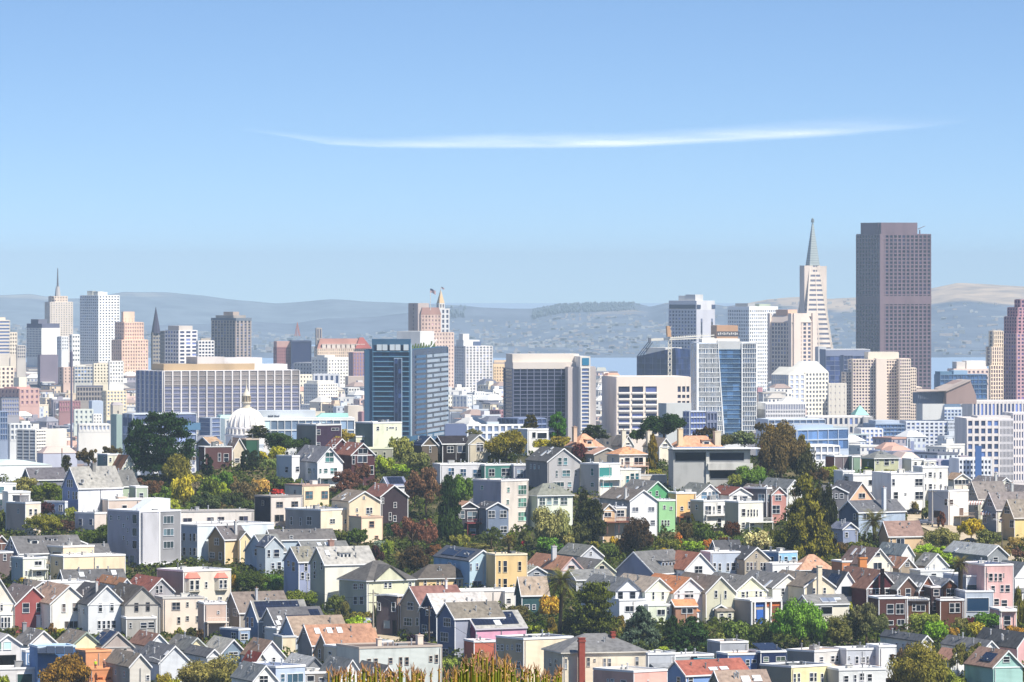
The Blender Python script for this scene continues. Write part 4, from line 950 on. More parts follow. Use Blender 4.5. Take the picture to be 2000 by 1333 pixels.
t.top(.05, .8, .3, .75, 17, '7c7c8c').top(.02, .85, .28, .78, 18.5, 'd8d6d4', 'roof_deck')
b = MB()
for i in range(3): b.tube((lx, ly+Ln+i*2-4, z1), (lx, ly+Ln-14+i*2, z1+11), .4, .3, 5)
b.build('roof_brace', mat('far', '4a5478'), t.o)
t = T('grey white tower with a dark attic band|and rows of square windows', 1037, 1300, 1483, 330, 740, 5700, 50, 'c3c5d4', '4c5578', 12, 9, 0, .4, .45, cap=0, win=True)
lx, ly, W, Ln, z0, z1 = t.last
b = MB(); b.box(lx-.3, lx+W, ly-.3, ly+Ln, z1, z1+8.8); b.build('attic', mat('far', 'd2d3dc'), t.o)
b = MB(); b.box(lx-.8, lx+.5, ly+1, ly+Ln-1, z1+1.2, z1+5); b.box(lx, lx+W*.2, ly-.8, ly+.5, z1+1.2, z1+5); b.box(lx+W*.82, lx+W+.3, ly-.8, ly+.5, z1+1.2, z1+5); b.build('attic_glazing', mat('glass', '55607e'), t.o)
b = MB(); b.box(lx+2, lx+W*.5, ly+3, ly+Ln*.45, z1+8.8, z1+14.5); b.box(lx+W*.3, lx+W*.9, ly+Ln*.55, ly+Ln*.85, z1+8.8, z1+13.4); b.build('penthouse', mat('far', 'c9c9cc'), t.o)
for u in (.22, .8):
    for j in range(12): z = z1-8-j*(z1-z0)/12; b = MB(); b.box(lx+W*u, lx+W*(u+.08), ly-.6, ly, z-6, z); b.build('window', mat('glass', '6c7288'), t.o)
# crane
cr = thing('tower_crane', 'white construction crane over the black glass tower', 'crane', world(PX(1040), PY(700), 4400), R(8))
z = lambda y: (PY(700)-PY(y))*K*4400
b = MB()
for i in range(9):
    for sx in (-1, 1): b.tube((sx*1.2, 0, i*4-20), (-sx*1.2, 0, i*4-16), .25, .25, 4)
for sx in (-1.2, 1.2): b.tube((sx, 0, -40), (sx, 0, z(600)), .35, .35, 4)
b.build('mast', mat('far', 'dcd6c8'), cr)
b = MB(); k = K*4400/S
for (x0, y0, x1, y1) in ((-200, 615, 440, 575), (-200, 625, 440, 600)): b.tube((x0*k, 0, z(y0)), (x1*k, 0, z(y1)), .6, .5, 4)
for i in range(20): b.tube((i*20*k, 0, z(612-i*1.9)), ((i*20+10)*k, 0, z(590-i*1.8)), .3, .3, 4)
b.build('jib', mat('far', 'e8e4da'), cr)
b = MB(); b.box(-210*k, -190*k, -2, 2, z(650), z(600)); b.build('counterweight', mat('far', '6b6f80'), cr)
b = MB(); b.hexa([(-28*k, -3, z(590)), (10*k, -3, z(590)), (10*k, 3, z(590)), (-28*k, 3, z(590)), (-35*k, -3, z(485)), (-5*k, -3, z(485)), (-5*k, 3, z(485)), (-35*k, 3, z(485))]); b.build('cab_tower', mat('far', 'd0a070'), cr)
T('copper brown box roof|with script lettering below, between two white towers', 1495, 1500, 1702, 482, 700, 5000, 12, 'c99a72', '8a6a58', 1, 0, 0, .3, .3, cat='building', L=20)
b = MB(); b.box(0, 18, 0, .8, 0, 4.2); sg = b.build('sign_band', mat('far', '55505c')); tag(sg, 'dark roof sign band with worn white script strokes', 'sign'); sg.location = world(PX(1500), PY(588), 4950)
b = MB()
for i in range(11): x = .8+i*1.5; b.box(x, x+.9, -.12, 0, 1.2+(i % 3)*.3, 3+(i % 2)*.5)
b.build('lettering', mat('far', 'e8e2dc'), sg)
T('tall white lattice tower|left of the beige banking tower', 1618, 1815, 2100, 295, 1200, 5600, 38, 'fafafa', '6a7288', 25, 12, 15, .4, .42, win=True, cap=28).top(.1, .35, .2, .8, 6, '9a9ca4').top(.5, .9, .2, .7, 5, 'a4b0a4')
# white grid and blue glass pair
tile(1200, 680, 4.9925)
t = Tower('white lattice and blue glass tower|with a leaning seam, tallest in front of the downtown', 820, 3500, None, 6, 'tower')
t.blk(795, 820, 1385, -48, 860, 'e9ecf2', '4f7096', 1, 1, 1, .0, .0, L=36, curt=True, cap=3)
lx, ly, W, Ln, z0, z1 = t.last
xx = lambda x: (PX(x)-PX(820))*t.sc/math.cos(t.th); zq = lambda y: t.zz(y)
g = MB(); mp = MB(); yL = list(range(-40, 840, 47))
seam = lambda y: 1010+62*(y+40)/860.
for j, y in enumerate(yL):
    g.box(xx(820), xx(seam(y+23)), ly-.7, ly, zq(y+2.5), zq(y-2.5)); g.box(xx(1245), xx(1385), ly-.7, ly, zq(y+2.5), zq(y-2.5))
    for i in range(0, 22):
        x = 822+i*11.5+(4 if j % 2 else 0)*((i*7) % 3-1)
        if x < seam(y): g.box(xx(x), xx(x+3.6), ly-.6, ly, zq(y+47), zq(y))
    for i in range(9):
        x = 1247+i*16.5+(3 if j % 2 else 0); g.box(xx(x), xx(x+3.6), ly-.6, ly, zq(y+47), zq(y))
g.hexa([(xx(seam(840))-.8, ly-.9, zq(840)), (xx(seam(840)), ly-.9, zq(840)), (xx(seam(840)), ly, zq(840)), (xx(seam(840))-.8, ly, zq(840)), (xx(1006), ly-.9, z1), (xx(1011), ly-.9, z1), (xx(1011), ly, z1), (xx(1006), ly, z1)])
g.box(xx(1240), xx(1248), ly-.9, ly, z0, z1); g.box(xx(800), xx(822), ly-.8, ly, z0, z1)
g.build('lattice', mat('far', 'f0f2f6'), t.o)
b = MB()
for y in range(14, 850, 45): b.box(xx(1010), xx(1243), ly-.35, ly, zq(y+2), zq(y-2))
b.build('floor_line', mat('far', '8fb0cc'), t.o)
b = MB(); b.box(xx(1011), xx(1242), ly-.3, ly+.2, zq(12), z1+1); b.build('roof_screen', mat('far', 'c9ccd0'), t.o)
t.top(.36, .7, .2, .6, 5, 'cfcfd2').top(.1, .75, .25, .65, 8, 'e8e0da', 'roof_deck')
T('grey service building with white dish|in front of the beige civic office', 440, 510, 745, 540, 800, 2950, 25, 'bfc3c6', '8a90a0', 2, 0, 0, .3, .3, cat='building', cap=200)
T('dark glass low block|with white balcony bands', 680, 740, 890, 620, 900, 2750, 25, 'cdd4e2', '3a456a', 5, 2, 5, .03, .22, cat='building')
T('slate low block|between the balcony block and lattice tower', 885, 900, 1000, 625, 900, 2850, 15, '8088a8', '5a6488', 3, 1, 3, .3, .3, cat='building')
T('small pink top building|right of the lattice tower', 1385, 1400, 1500, 445, 700, 4200, 15, 'd8c4bc', '7a7888', 4, 1, 4, .4, .4, cat='building').top(0, .5, .2, .7, 12, 'c08a9a')
# beige banking tower and pyramid
tile(1450, 400, 4.9925)
t = T('beige banking tower|with recessed windows and sloped parapets', 268, 490, 728, 1150, 1900, 5100, 42, 'dfcdc3', '595f7c', 19, 8, 5, .42, .38, win=True)
lx, ly, W, Ln, z0, z1 = t.last
for (u0, u1, f) in ((.0, .14, 'L'), (.9, 1.0, 'L'), (0, .3, 'R'), (.8, 1, 'R')):
    b = MB()
    if f == 'L': b.box(lx-1.6, lx+.3, ly+Ln*u0, ly+Ln*u1, z0, z1+7.7)
    else: b.box(lx+W*u0, lx+W*u1, ly-1.6, ly+.3, z0, z1+7.7)
    b.build('pier', mat('far', 'e2d0c6'), t.o)
b = MB(); b.hexa([(lx-1, ly-1, z1), (lx+W, ly-1, z1), (lx+W, ly+Ln, z1), (lx-1, ly+Ln, z1), (lx+4, ly+4, z1+7.6), (lx+W-2, ly+4, z1+7.6), (lx+W-2, ly+Ln-2, z1+7.6), (lx+4, ly+Ln-2, z1+7.6)]); b.build('sloped_parapet', mat('far', 'cdbcb4'), t.o)
t.top(.1, .5, .3, .8, 25, 'e0b49c')
# pyramid
py = thing('pyramid_tower', 'slender pyramid tower tapering to a pointed spire', 'tower', (0, 0, 0), R(20))
D = 5400; sc = K*D; apx, apy = 1587.2, 426; base = world(apx, 760, D); base.z = gz(base.x, D); py.location = base
za = CH-(apy-Y0)*sc-base.z; tp = .145*1.0/(math.cos(R(20))+math.sin(R(20)))*1.0
hw = lambda z: (za-z)*tp
zs = CH-(519-Y0)*sc-base.z
def fr(z0, z1, m, name, k=1.0, parent=py):
    b = MB(); a, c = hw(z0)*k, hw(z1)*k
    b.hexa([(-a, -a, z0), (a, -a, z0), (a, a, z0), (-a, a, z0), (-c, -c, z1), (c, -c, z1), (c, c, z1), (-c, c, z1)]); return b.build(name, m, parent)
fr(0, zs, mat('glass', '6e7080'), 'glazing', .985)
fr(zs, za-3, mat('far', 'a9b6bc'), 'spire')
b = MB(); b.lathe([(1.6, za-4), (1.2, za-1), (0, za)], 8); b.build('spire_cap', mat('far', '6f7c88'), py)
b = MB(); n = 46
for j in range(n):
    z = zs*(j+.1)/n; z2 = z+zs/n*.58; a, c = hw(z)+.2, hw(z2)+.2
    b.hexa([(-a, -a, z), (a, -a, z), (a, a, z), (-a, a, z), (-c, -c, z2), (c, -c, z2), (c, c, z2), (-c, c, z2)])
for f in range(4):
    cs, sn = round(math.cos(f*math.pi/2)), round(math.sin(f*math.pi/2))
    for u in (-1, -.0, .93):
        a, c = hw(0)+.4, hw(zs)+.4; P = []
        for (r_, z) in ((a, 0), (c, zs)):
            for (uu, off) in ((u, 0), (u+.1, 0), (u+.1, -1.5), (u, -1.5)):
                x, y = uu*r_, -(r_+off); P.append((x*cs-y*sn, x*sn+y*cs, z))
        b.hexa(P)
b.build('wall', mat('far', 'e0d2c8'), py)
for sx in (-1, 1):
    b = MB(); w = 10.2 if sx < 0 else 11.2; b.box(min(sx*2, sx*w), max(sx*2, sx*w), -5.5, 5.5, zs-75, zs-(0 if sx < 0 else .5))
    b.build('wing', mat('far', 'dccdc4'), py)
for i in range(18):
    b = MB(); z = zs+(za-zs)*i/20; a = hw(z)+.15; b.box(-a, a, -a, a, z, z+.5); b.build('spire_rib', mat('far', '93a2a8'), py)
# dark tower
t = T('massive dark brown skyscraper|tallest at right, with flat crown block', 1140, 1345, 1852, 285, 1790, 6000, 25, '786270', '17142e', 41, 8, 12, .34, .34, win=True, cap=8, d=.9)
lx, ly, W, Ln, z0, z1 = t.last
t.top(.03, .75, .03, .9, 22, '786370', 'crown_block').top(.0, .1, .1, .8, 20, '6a5468', 'crown_block')
b = MB(); zc = z0+(z1-z0)*.59; b.box(lx-.9, lx+W+.2, ly-1.1, ly+Ln, zc-7, zc+1); b.build('blank_band', mat('far', '7c6672'), t.o)
b = MB(); b.box(lx-1, lx+W*.06, ly-1.2, ly+2, z0, z1); b.build('corner_pier', mat('far', '7c6672'), t.o)
b = MB(); b.tube((lx+W*.82, ly+4, z1), (lx+W*.82, ly+4, z1+4), .8, .8, 5); b.tube((lx+W*.79, ly+4, z1+5), (lx+W*.93, ly+4, z1+8), .5, .3, 5); b.build('roof_crane', mat('far', '7c788c'), t.o)
# ================= right
tile(1600, 540, 4.9925)
T('blue grey glass office|left of the stepped cream hotel tower', 60, 66, 497, 718, 1060, 4700, 6, '8690b0', '4c5a86', 6, 0, 5, .04, .1, L=30, curt=True, d=.3, cap=60).top(-.005, 1.005, -.01, 1, 1.2, 'cfd0d8', 'parapet')
T('white ribbed shaft tower|slim and plain beside the pyramid foot', -12, -6, 66, 690, 900, 4900, 8, 'cdd0d8', '9aa0b4', 6, 0, 0, .4, .3, L=14)
T('brown glass block|low behind the plain white shaft', 238, 240, 330, 772, 1000, 4650, 8, '8a92b0', '545f88', 5, 0, 3, .1, .15, cat='building', L=14)
t = Tower('stepped cream hotel tower|with dark window rows and a blank centre bay', 560, 4300, None, 8, 'hotel')
for (xa, xb, xc, yt, yb, ncl, nc, off) in ((553, 655-95, 655, 806, 1420, 0, 0, -2), (322, 328, 560, 812, 1420, 1, 8, 0), (653, 655, 782, 820, 1420, 1, 5, 6), (780, 785, 892, 806, 1420, 1, 5, 0),
        (262, 266, 330, 935, 1420, 1, 3, 5), (888, 890, 946, 895, 1420, 1, 3, 3), (200, 204, 268, 1165, 1420, 1, 3, 3), (944, 946, 1000, 1080, 1420, 1, 3, 5)):
    t.blk(xa, xb, xc, yt, yb, 'f2dfd0', '5e4c66', max(4, round((yb-yt)/30)), ncl, nc, .36, .42, off=off, L=16, win=nc > 4)
t.blk(475, 480, 775, 742, 812, 'dfd6c8', '8a8488', 1, 0, 0, .3, .3, off=8, bot=815, L=14, nm='crown')
T('plain pale tower|left of the stepped cream hotel tower', 85, 90, 266, 1045, 1420, 4250, 12, 'ded6cc', '8a8690', 6, 0, 4, .8, .75)
# wedge
w = thing('wedge_building', 'brown wedge shaped hall with slanted roof and steep cut side', 'building', world(PX(1240), PY(1240), 3700), R(10))
k = K*3700/S; P = lambda x, y, d=0: ((x-1240)*k, d, (1240-y)*k)
b = MB()
F = [P(1240, 1130), P(1480, 1020), P(1540, 1165), P(1545, 1245), P(1240, 1245)]
Bk = [(x-3, 30, z) for x, y, z in F]
b.face(F); b.face(Bk[::-1]); 
for i in range(5): j = (i+1) % 5; b.face([F[i], F[j], Bk[j], Bk[i]])
b.build('wall', mat('far', 'a58b86'), w)
b = MB(); b.hexa([P(960, 1128, 3), P(1240, 1120, -.5), P(1245, 1118, 14), P(1000, 1112, 16), P(960, 1123, 3), P(1240, 1112, -.5), P(1245, 1108, 14), P(1000, 1104, 16)]); b.hexa([P(1235, 1126, -.8), P(1482, 1020, -.8), P(1482, 1020, 30), P(1235, 1110, 30), P(1235, 1116, -.8), P(1482, 1010, -.8), P(1482, 1010, 30), P(1235, 1100, 30)]); b.build('roof', mat('far', 'b9a8a0'), w)
b = MB()
for i in range(14): b.tube(P(975+i*19, 1190+(i % 2)*10, 4), P(985+i*19, 1126, 4), .35, .35, 4)
b.box(P(980, 0, 0)[0], P(1240, 0, 0)[0], 6, 20, P(0, 1245)[2], P(0, 1135)[2]); b.build('truss_wall', mat('far', '6f7a94'), w)
T('low glass tower row|with greenery, left of the purple stepped tower', 1170, 1180, 1640, 960, 1240, 4400, 8, '6f8cb0', '46648e', 6, 0, 11, .08, .2, cat='building', L=20, curt=True).top(.0, .25, 0, .9, 6, '5f86a8').top(.3, .6, .1, .9, 8, '8fb0d0')
T('salmon low tower|with blank pale boxes on top', 1305, 1312, 1660, 905, 1080, 4800, 10, 'f0d6ca', '8a7888', 3, 0, 8, .5, .6, cat='building', L=20).top(.1, .35, .1, .8, 14, 'dcd4d0').top(.38, .95, .1, .8, 16, 'f2e8e2')
t = T('peach ribbed tower|against the purple stepped tower', 1663, 1670, 1795, 870, 1420, 3950, 10, 'f6dfc6', '8a7280', 14, 1, 5, .4, .3)
t.blk(1678, 1684, 1795, 690, 875, 'f2dcc6', '7c6a7c', 5, 1, 5, .5, .25, off=3, bot=880, L=14).blk(1700, 1704, 1795, 535, 695, 'f3dfc8', '7c6a7c', 4, 1, 5, .5, .25, off=6, bot=700, L=12)
t = T('purple pink stepped tower|cut by the right edge of the photo', 1788, 1925, 2120, 560, 1420, 4100, 35, 'c39aa4', '544a78', 24, 6, 5, .42, .42, win=True)
t.blk(1820, 1930, 2110, 395, 565, 'b88c9a', '5a5080', 5, 5, 4, .4, .4, off=6, bot=570).blk(1850, 1940, 2100, 305, 400, 'b48c9a', '5a5080', 3, 4, 4, .4, .4, off=12, bot=405).blk(1915, 1965, 2080, 228, 310, 'a88494', '5a5080', 2, 2, 3, .4, .4, off=18, bot=315)
tile(1200, 680, 4.9925)
t = T('white hotel tower with peaked gable roofs|in front of the pyramid tower', 1545, 1700, 1860, 262, 830, 4300, 35, 'eeeae2', '8a90a8', 12, 9, 3, .45, .25)
t.gab(15, 'e8e4da', 'y')
t.blk(1700, 1860, 2092, 240, 830, 'f3efe6', '7c8092', 14, 0, 7, .42, .45, off=8, cap=0).gab(22, 'f2efe8', 'y')
T('ribbed white office podium|with striped lower floors', 1462, 1475, 1862, 535, 700, 3500, 8, 'e8e8ee', '66729c', 1, 0, 24, .4, .1, cat='building', L=25, cap=8, bot=600).blk(1462, 1475, 1862, 602, 760, 'eceaf0', '66729c', 4, 0, 1, 0, .45, off=0, L=25)
t = T('low blue glass office|behind the big rounded brown tree', 1560, 1780, 2300, 800, 1000, 2900, 40, 'b8c8e0', '5a7aa8', 2, 3, 5, .05, .12, cat='building', curt=True).top(.0, .8, .2, .8, 8, 'a0b4d4')
T('pale glass terrace block|above the low blue glass office', 1470, 1500, 2060, 700, 830, 3200, 12, 'cdd8ea', '88a0c8', 3, 0, 9, .08, .3, cat='building', L=25)
T('white low building with black fence|right of the big brown tree', 1870, 1895, 2200, 955, 1100, 2500, 15, 'ececee', '9aa4b8', 2, 1, 5, .2, .3, cat='building', L=20)
tile(1600, 680, 4.9925)
T('long stone court building|with tall paired windows and teal pyramid behind', -120, -115, 440, 672, 840, 3800, 5, 'e2dedd', '5c6a94', 2, 0, 11, .45, .3, cat='building', L=30, win=True).blk(430, 435, 522, 672, 840, 'dcdadc', '8a93b0', 2, 0, 7, .6, .1, off=-1, L=30)
t = T('small building with teal pyramid roof|behind the stone court building', 350, 356, 480, 655, 720, 4000, 5, 'd8e0dc', '8a93b0', 1, 0, 0, .3, .3, cat='building', L=20); t.roof(19, '9adccb')
T('slab office with square windows|behind the round corner offices', 1085, 1110, 1495, 600, 1000, 4200, 10, 'c6d4ea', '54689c', 12, 1, 11, .4, .42, cat='office block', win=True).top(.1, 1, .1, .9, 4, 'd8dae0')
T('blank grey bulk building|left of the slab office', 958, 1010, 1222, 520, 760, 4150, 20, 'cdd0d4', '9aa4b4', 1, 0, 0, .3, .3, cat='building')
T('stone top office with tall windows|cut by the right edge', 1480, 1495, 2100, 515, 700, 3900, 8, 'e2dcdc', '56679a', 1, 0, 16, .45, .25, cat='office block', L=30, cap=8, win=True).blk(1480, 1495, 2100, 612, 1300, 'dcdbe2', '56679a', 12, 0, 14, .5, .4, off=4, L=30)
T('big pale grid office|with small dark windows and rounded corner', 835, 848, 1258, 715, 1120, 3700, 8, 'dbe0ec', '55638c', 11, 0, 9, .4, .45, cat='office block', win=True, cap=8, L=30).blk(1250, 1256, 1338, 715, 1120, 'd0d8e8', '55638c', 11, 0, 6, .45, .45, off=2, L=30, cap=8)
T('glass banded drum office|between two pale grid offices', 525, 545, 838, 745, 1000, 3600, 10, '8ea4c4', '4f6c98', 7, 0, 8, .04, .25, cat='office block', curt=True, L=30).top(.1, .9, .2, .8, 7, 'b8c4d8')
T('small white grid block|left of the glass banded drum', 400, 408, 622, 790, 1000, 3500, 8, 'e9eaf0', '5a6a94', 5, 0, 5, .45, .42, cat='building', L=20)
T('checkered grey flats|with orange blinds below the court building', 285, 292, 460, 850, 1010, 3200, 10, '8a95ac', '3e4a74', 4, 0, 4, .35, .2, cat='building', L=16).top(-.03, 1.2, 0, 1, 1, 'a8b8bc', 'cornice')
T('blue glass pavilion office|with grey canopy roof', -30, 70, 282, 800, 1010, 3000, 25, '8fa8c8', '4a6c98', 4, 2, 5, .06, .2, cat='building', curt=True).top(-.02, 1.02, -.02, 1.02, 6, 'a8b4be')
t = T('nearest pale grid office|with large square windows, at the far right', 1428, 1440, 1760, 685, 1300, 3100, 6, 'e6dedd', '4e6492', 8, 0, 5, .36, .36, cat='office block', win=True, L=34, cap=12)
t.blk(1755, 1760, 1892, 690, 1300, 'dcd9e0', '5a6c98', 8, 0, 10, .5, .3, off=2, L=30, cap=12).top(-1.5, 1, .2, .8, 5, 'c8c4c8')
t.blk(1885, 1890, 2100, 640, 1300, 'e2dce0', '5a6c98', 8, 0, 8, .5, .3, off=14, L=30)
T('white flats with a blue stripe|low at the right edge', 1355, 1362, 1680, 1085, 1300, 2500, 8, 'e4e8f2', '6f7ca0', 4, 0, 9, .4, .45, cat='building', L=18)
b = MB(); b.box(0, 2.6, 0, 1, -9, 9); sb = b.build('blue_cladding_strip', mat('far', '4a74b8')); tag(sb, 'blue painted stair strip on the white flats', 'cladding'); sb.location = world(PX(1522), PY(1170), 2496)
T('blue box building|left of the white flats with a blue stripe', 1200, 1285, 1358, 1100, 1300, 2550, 45, '6c88b8', '6c88b8', 2, 0, 0, .3, .3, cat='building')
T('mauve low flats|between the domed roof and the blue box', 1040, 1060, 1285, 1095, 1300, 2600, 12, 'b8b4c8', '7c80a0', 3, 1, 4, .4, .4, cat='building', L=15)
t = T('salmon domed low building|above the white modern house', 780, 800, 985, 1085, 1250, 2700, 12, 'e6d2cc', '9a90a0', 2, 0, 3, .4, .4, cat='building', L=20); t.roof(13, 'e0c2b8', flat=.3)
T('grey waterfront shed|behind the olive hip roofed house', 560, 580, 1040, 1010, 1200, 2900, 10, '8c95b4', '6a7aa4', 2, 0, 8, .3, .3, cat='building', L=20)
T('long blue grey roof building|behind the white domed flats', 440, 470, 900, 985, 1200, 3050, 10, '7f88ac', '6a7aa4', 2, 0, 9, .3, .3, cat='building', L=20)
# ================= civic strip, centre
tile(400, 680, 4.9925)
t = T('long white shopping hall|with glass bays and dark lettering on its roof box', 560, 575, 1455, 682, 900, 3060, 6, 'f2f4f6', '90a8c4', 2, 0, 13, .08, .12, cat='hall', L=26, cap=22, win=True)
lx, ly, W, Ln, z0, z1 = t.last
b = MB(); b.box(lx-4, lx+W*.58, ly+5, ly+20, z1, z1+3.5); b.build('roof_box', mat('far', 'c4cedd'), t.o)
b = MB(); rr = random.Random(5); x = lx+W*-.01+3
for i in range(13):
    w_ = 1.0 if i != 6 else 0
    if w_: b.box(x, x+.3, ly+4.7, ly+5, z1+.3, z1+rr.choice((.9, .9, 1.2)))
    x += .44
b.build('lettering', mat('far', '3c4460'), t.o)
b = MB(); b.hexa([(lx+W*.6, ly+6, z1), (lx+W*.95, ly+6, z1), (lx+W*.95, ly+22, z1), (lx+W*.6, ly+22, z1), (lx+W*.66, ly+12, z1+2), (lx+W*.95, ly+12, z1+2), (lx+W*.95, ly+16, z1+2), (lx+W*.66, ly+16, z1+2)]); b.build('teal_roof', mat('far', '8fc4c0'), t.o)
T('beige block|beside the foot of the blue glass tower', 1395, 1400, 1540, 570, 760, 3600, 8, 'e6dacd', '9a8c90', 2, 0, 0, .3, .3, cat='building', L=20)
T('red pink mural sided building|tucked against the blue glass tower', 1530, 1535, 1645, 630, 780, 3300, 8, 'b88c98', '9a7888', 2, 0, 0, .3, .3, cat='building', L=18)
T('pale blue stepped office|left of the domed hall', -60, 60, 140, 685, 900, 3100, 50, 'c3cde0', '7c8cb4', 5, 1, 1, .1, .1, cat='building')
T('slate slab|directly behind the dome drum', 130, 140, 190, 690, 900, 3150, 12, '8ea2b4', '6a7aa0', 3, 0, 0, .1, .1, cat='building', L=18)
t = T('white stone wing|with a teal roof behind the great dome', 140, 150, 300, 690, 900, 3250, 8, 'e6e8e8', '9aa4b4', 2, 0, 3, .5, .4, cat='building', L=20); t.roof(6, 'b8dcd8', flat=.8)
# dome
D = 2950; sc = K*D
dm = thing('domed_city_hall', 'great white ribbed dome with golden lantern and spire', 'dome', (0, 0, 0), 0)
base = world(PX(405), PY(930), D); zb = base.z; base.z = gz(base.x, D); dm.location = base; zo = zb-base.z; k = sc/S
zf = lambda y: zo+(930-y)*k
b = MB(); b.lathe([(205*k, -3), (205*k, zf(855)), (215*k, zf(850)), (215*k, zf(838)), (185*k, zf(836)), (185*k, zf(790)), (196*k, zf(788)), (196*k, zf(776)), (176*k, zf(774)), (176*k, zf(765))], 40); b.build('drum', mat('far', 'e3e0e6'), dm)
for i in range(28):
    a = 2*math.pi*i/28; b = MB(); b.tube((193*k*math.cos(a), 193*k*math.sin(a), zf(838)), (193*k*math.cos(a), 193*k*math.sin(a), zf(788)), .55, .5, 6); b.build('column', mat('far', 'efeae6'), dm)
pr = []
for i in range(15):
    t_ = i/14*math.pi/2*.97; pr.append((172*k*math.cos(t_)**.9 if t_ < 1.5 else 8*k, zf(768)+ (768-588)*k*math.sin(t_)))
b = MB(); b.lathe(pr, 40); b.build('dome', mat('far', 'e8e4e6'), dm)
for i in range(20):
    a = 2*math.pi*i/20; b = MB()
    for (r0, z0), (r1, z1) in zip(pr, pr[1:]): b.tube(((r0+.2)*math.cos(a), (r0+.2)*math.sin(a), z0), ((r1+.2)*math.cos(a), (r1+.2)*math.sin(a), z1), .45, .4, 4)
    b.build('rib', mat('far', 'f6f2ee'), dm)
b = MB(); b.lathe([(55*k, zf(592)), (55*k, zf(580)), (38*k, zf(578)), (38*k, zf(540)), (50*k, zf(538)), (50*k, zf(528)), (30*k, zf(524)), (30*k, zf(470)), (42*k, zf(468)), (38*k, zf(455)), (22*k, zf(430)), (10*k, zf(400)), (4*k, zf(360)), (1.2*k, zf(300)), (0, zf(296))], 16); ln = b.build('lantern', mat('far', 'd6ccbc'), dm)
for i in range(10):
    a = 2*math.pi*i/10; b = MB(); b.tube((40*k*math.cos(a), 40*k*math.sin(a), zf(528)), (40*k*math.cos(a), 40*k*math.sin(a), zf(470)), .3, .3, 5); b.build('lantern_column', mat('far', 'a8957c'), ln)
# ================= left hillside city, named blocks
tile(0, 680, 4.9925)
T('cream block with round arched openings|at the left edge', -60, -30, 132, 185, 430, 4400, 20, 'f2e2cf', '6a5560', 6, 1, 4, .5, .45, cat='building', win=True)
T('blank cream flats|right of the cream block with arched openings', 130, 185, 250, 290, 440, 4350, 40, 'ece0cc', '8a8088', 2, 0, 0, .5, .5, cat='building')
T('long brick red school|with dark arches on the left hillside', -40, 190, 362, 400, 560, 4150, 50, 'cda49e', '84687a', 3, 6, 4, .55, .5, cat='building').top(.1, .8, .2, .8, 3, 'd89c94')
T('dark grey old block|in front of the brick red school', 0, 20, 180, 495, 660, 3950, 15, 'a9a8b4', '5c6484', 4, 1, 7, .35, .4, cat='building').top(-.02, 1.02, 0, 1, 3, '50586f', 'roof')
T('white slatted clinic|with long dark window bands', 155, 350, 432, 800, 1090, 3050, 55, 'f5f2ee', '5c5c6c', 9, 3, 4, .12, .6, cat='building')
T('blank cream wall building|right of the white slatted clinic', 400, 430, 640, 795, 1000, 3200, 18, 'f2ece2', '8a8a94', 2, 0, 0, .5, .5, cat='building')
T('blue glass sided block|cut by the left edge of the photo', -60, 0, 65, 620, 900, 3300, 30, '93a4c4', '4f6894', 5, 3, 3, .2, .2, cat='building', curt=True)
T('pale white boxes building|above the slatted clinic', 75, 100, 300, 740, 900, 3350, 15, 'eceef2', '98a4bc', 3, 1, 5, .4, .4, cat='building').top(.55, .95, .1, .8, 5, 'f4f0ea')
t = T('large shed theatre|with salmon and grey hipped roof', 355, 425, 735, 1030, 1200, 2700, 22, 'bcc0d6', '8c94b4', 2, 0, 0, .3, .3, cat='theatre', cap=160); t.roof(13, 'cdb4ae', flat=.35)
t = T('pale auditorium|with low teal hipped roof at the left edge', -400, -80, 480, 1150, 1290, 2500, 25, 'e2e6ea', '9aacb8', 1, 0, 0, .3, .3, cat='hall', cap=100); t.roof(9, 'c2d2d2', flat=.3)
T('pinkish tall brick flats|with white bay strips', 565, 620, 725, 190, 345, 4600, 30, 'd9bcb0', '9a8c90', 5, 1, 3, .7, .5, cat='building')
T('grey window wall flats|between pink brick and cream flats', 715, 728, 905, 180, 345, 4550, 12, 'd8d6d0', '66789c', 5, 0, 6, .3, .4, cat='building', win=True).top(.1, .6, .1, .8, 3, 'e4e0d8')
T('cream fire escape flats|below the tall white tower', 900, 915, 1062, 155, 340, 4500, 12, 'f5ead2', '9c948c', 6, 0, 5, .55, .5, cat='building')
T('white six storey flats|below the peach stepped tower', 1055, 1068, 1200, 130, 340, 4480, 12, 'f7f5f2', '8a8c98', 6, 0, 5, .5, .55, cat='building', win=True)
T('white modern flats|at the foot of the pale brick mast tower', 555, 600, 660, -110, 20, 4800, 40, 'dfe3ea', '8a92ac', 4, 2, 3, .5, .5, cat='building')
T('white terraced flats|left of the tall white tower', 680, 705, 775, -130, 140, 4700, 20, 'f0f0f0', '848c9c', 6, 1, 3, .4, .6, cat='building')
T('dark maroon roofed block|under the blank white slab', 385, 395, 560, 70, 150, 4650, 12, '8a8094', '6c6884', 1, 0, 0, .4, .4, cat='building', L=15)
T('beige sandstone flats|by the federal block', 1075, 1100, 1195, 560, 830, 3700, 20, 'd4ccc0', '8a8c98', 2, 0, 1, .85, .8, cat='building').roof(6, 'b0a8b0', flat=.5)
T('yellow cream stepped flats|right of the dark old terrace', 990, 1040, 1225, 420, 660, 4100, 25, 'f3e2c0', '8f98ac', 7, 2, 6, .45, .45, cat='building')
T('dark timbered terrace|across the middle of the left hillside', 740, 750, 1000, 380, 520, 4200, 8, 'a9a09c', '5c5a6c', 3, 0, 9, .3, .35, cat='building').top(-.01, 1.01, 0, 1, 2.5, '5e6484', 'roof')
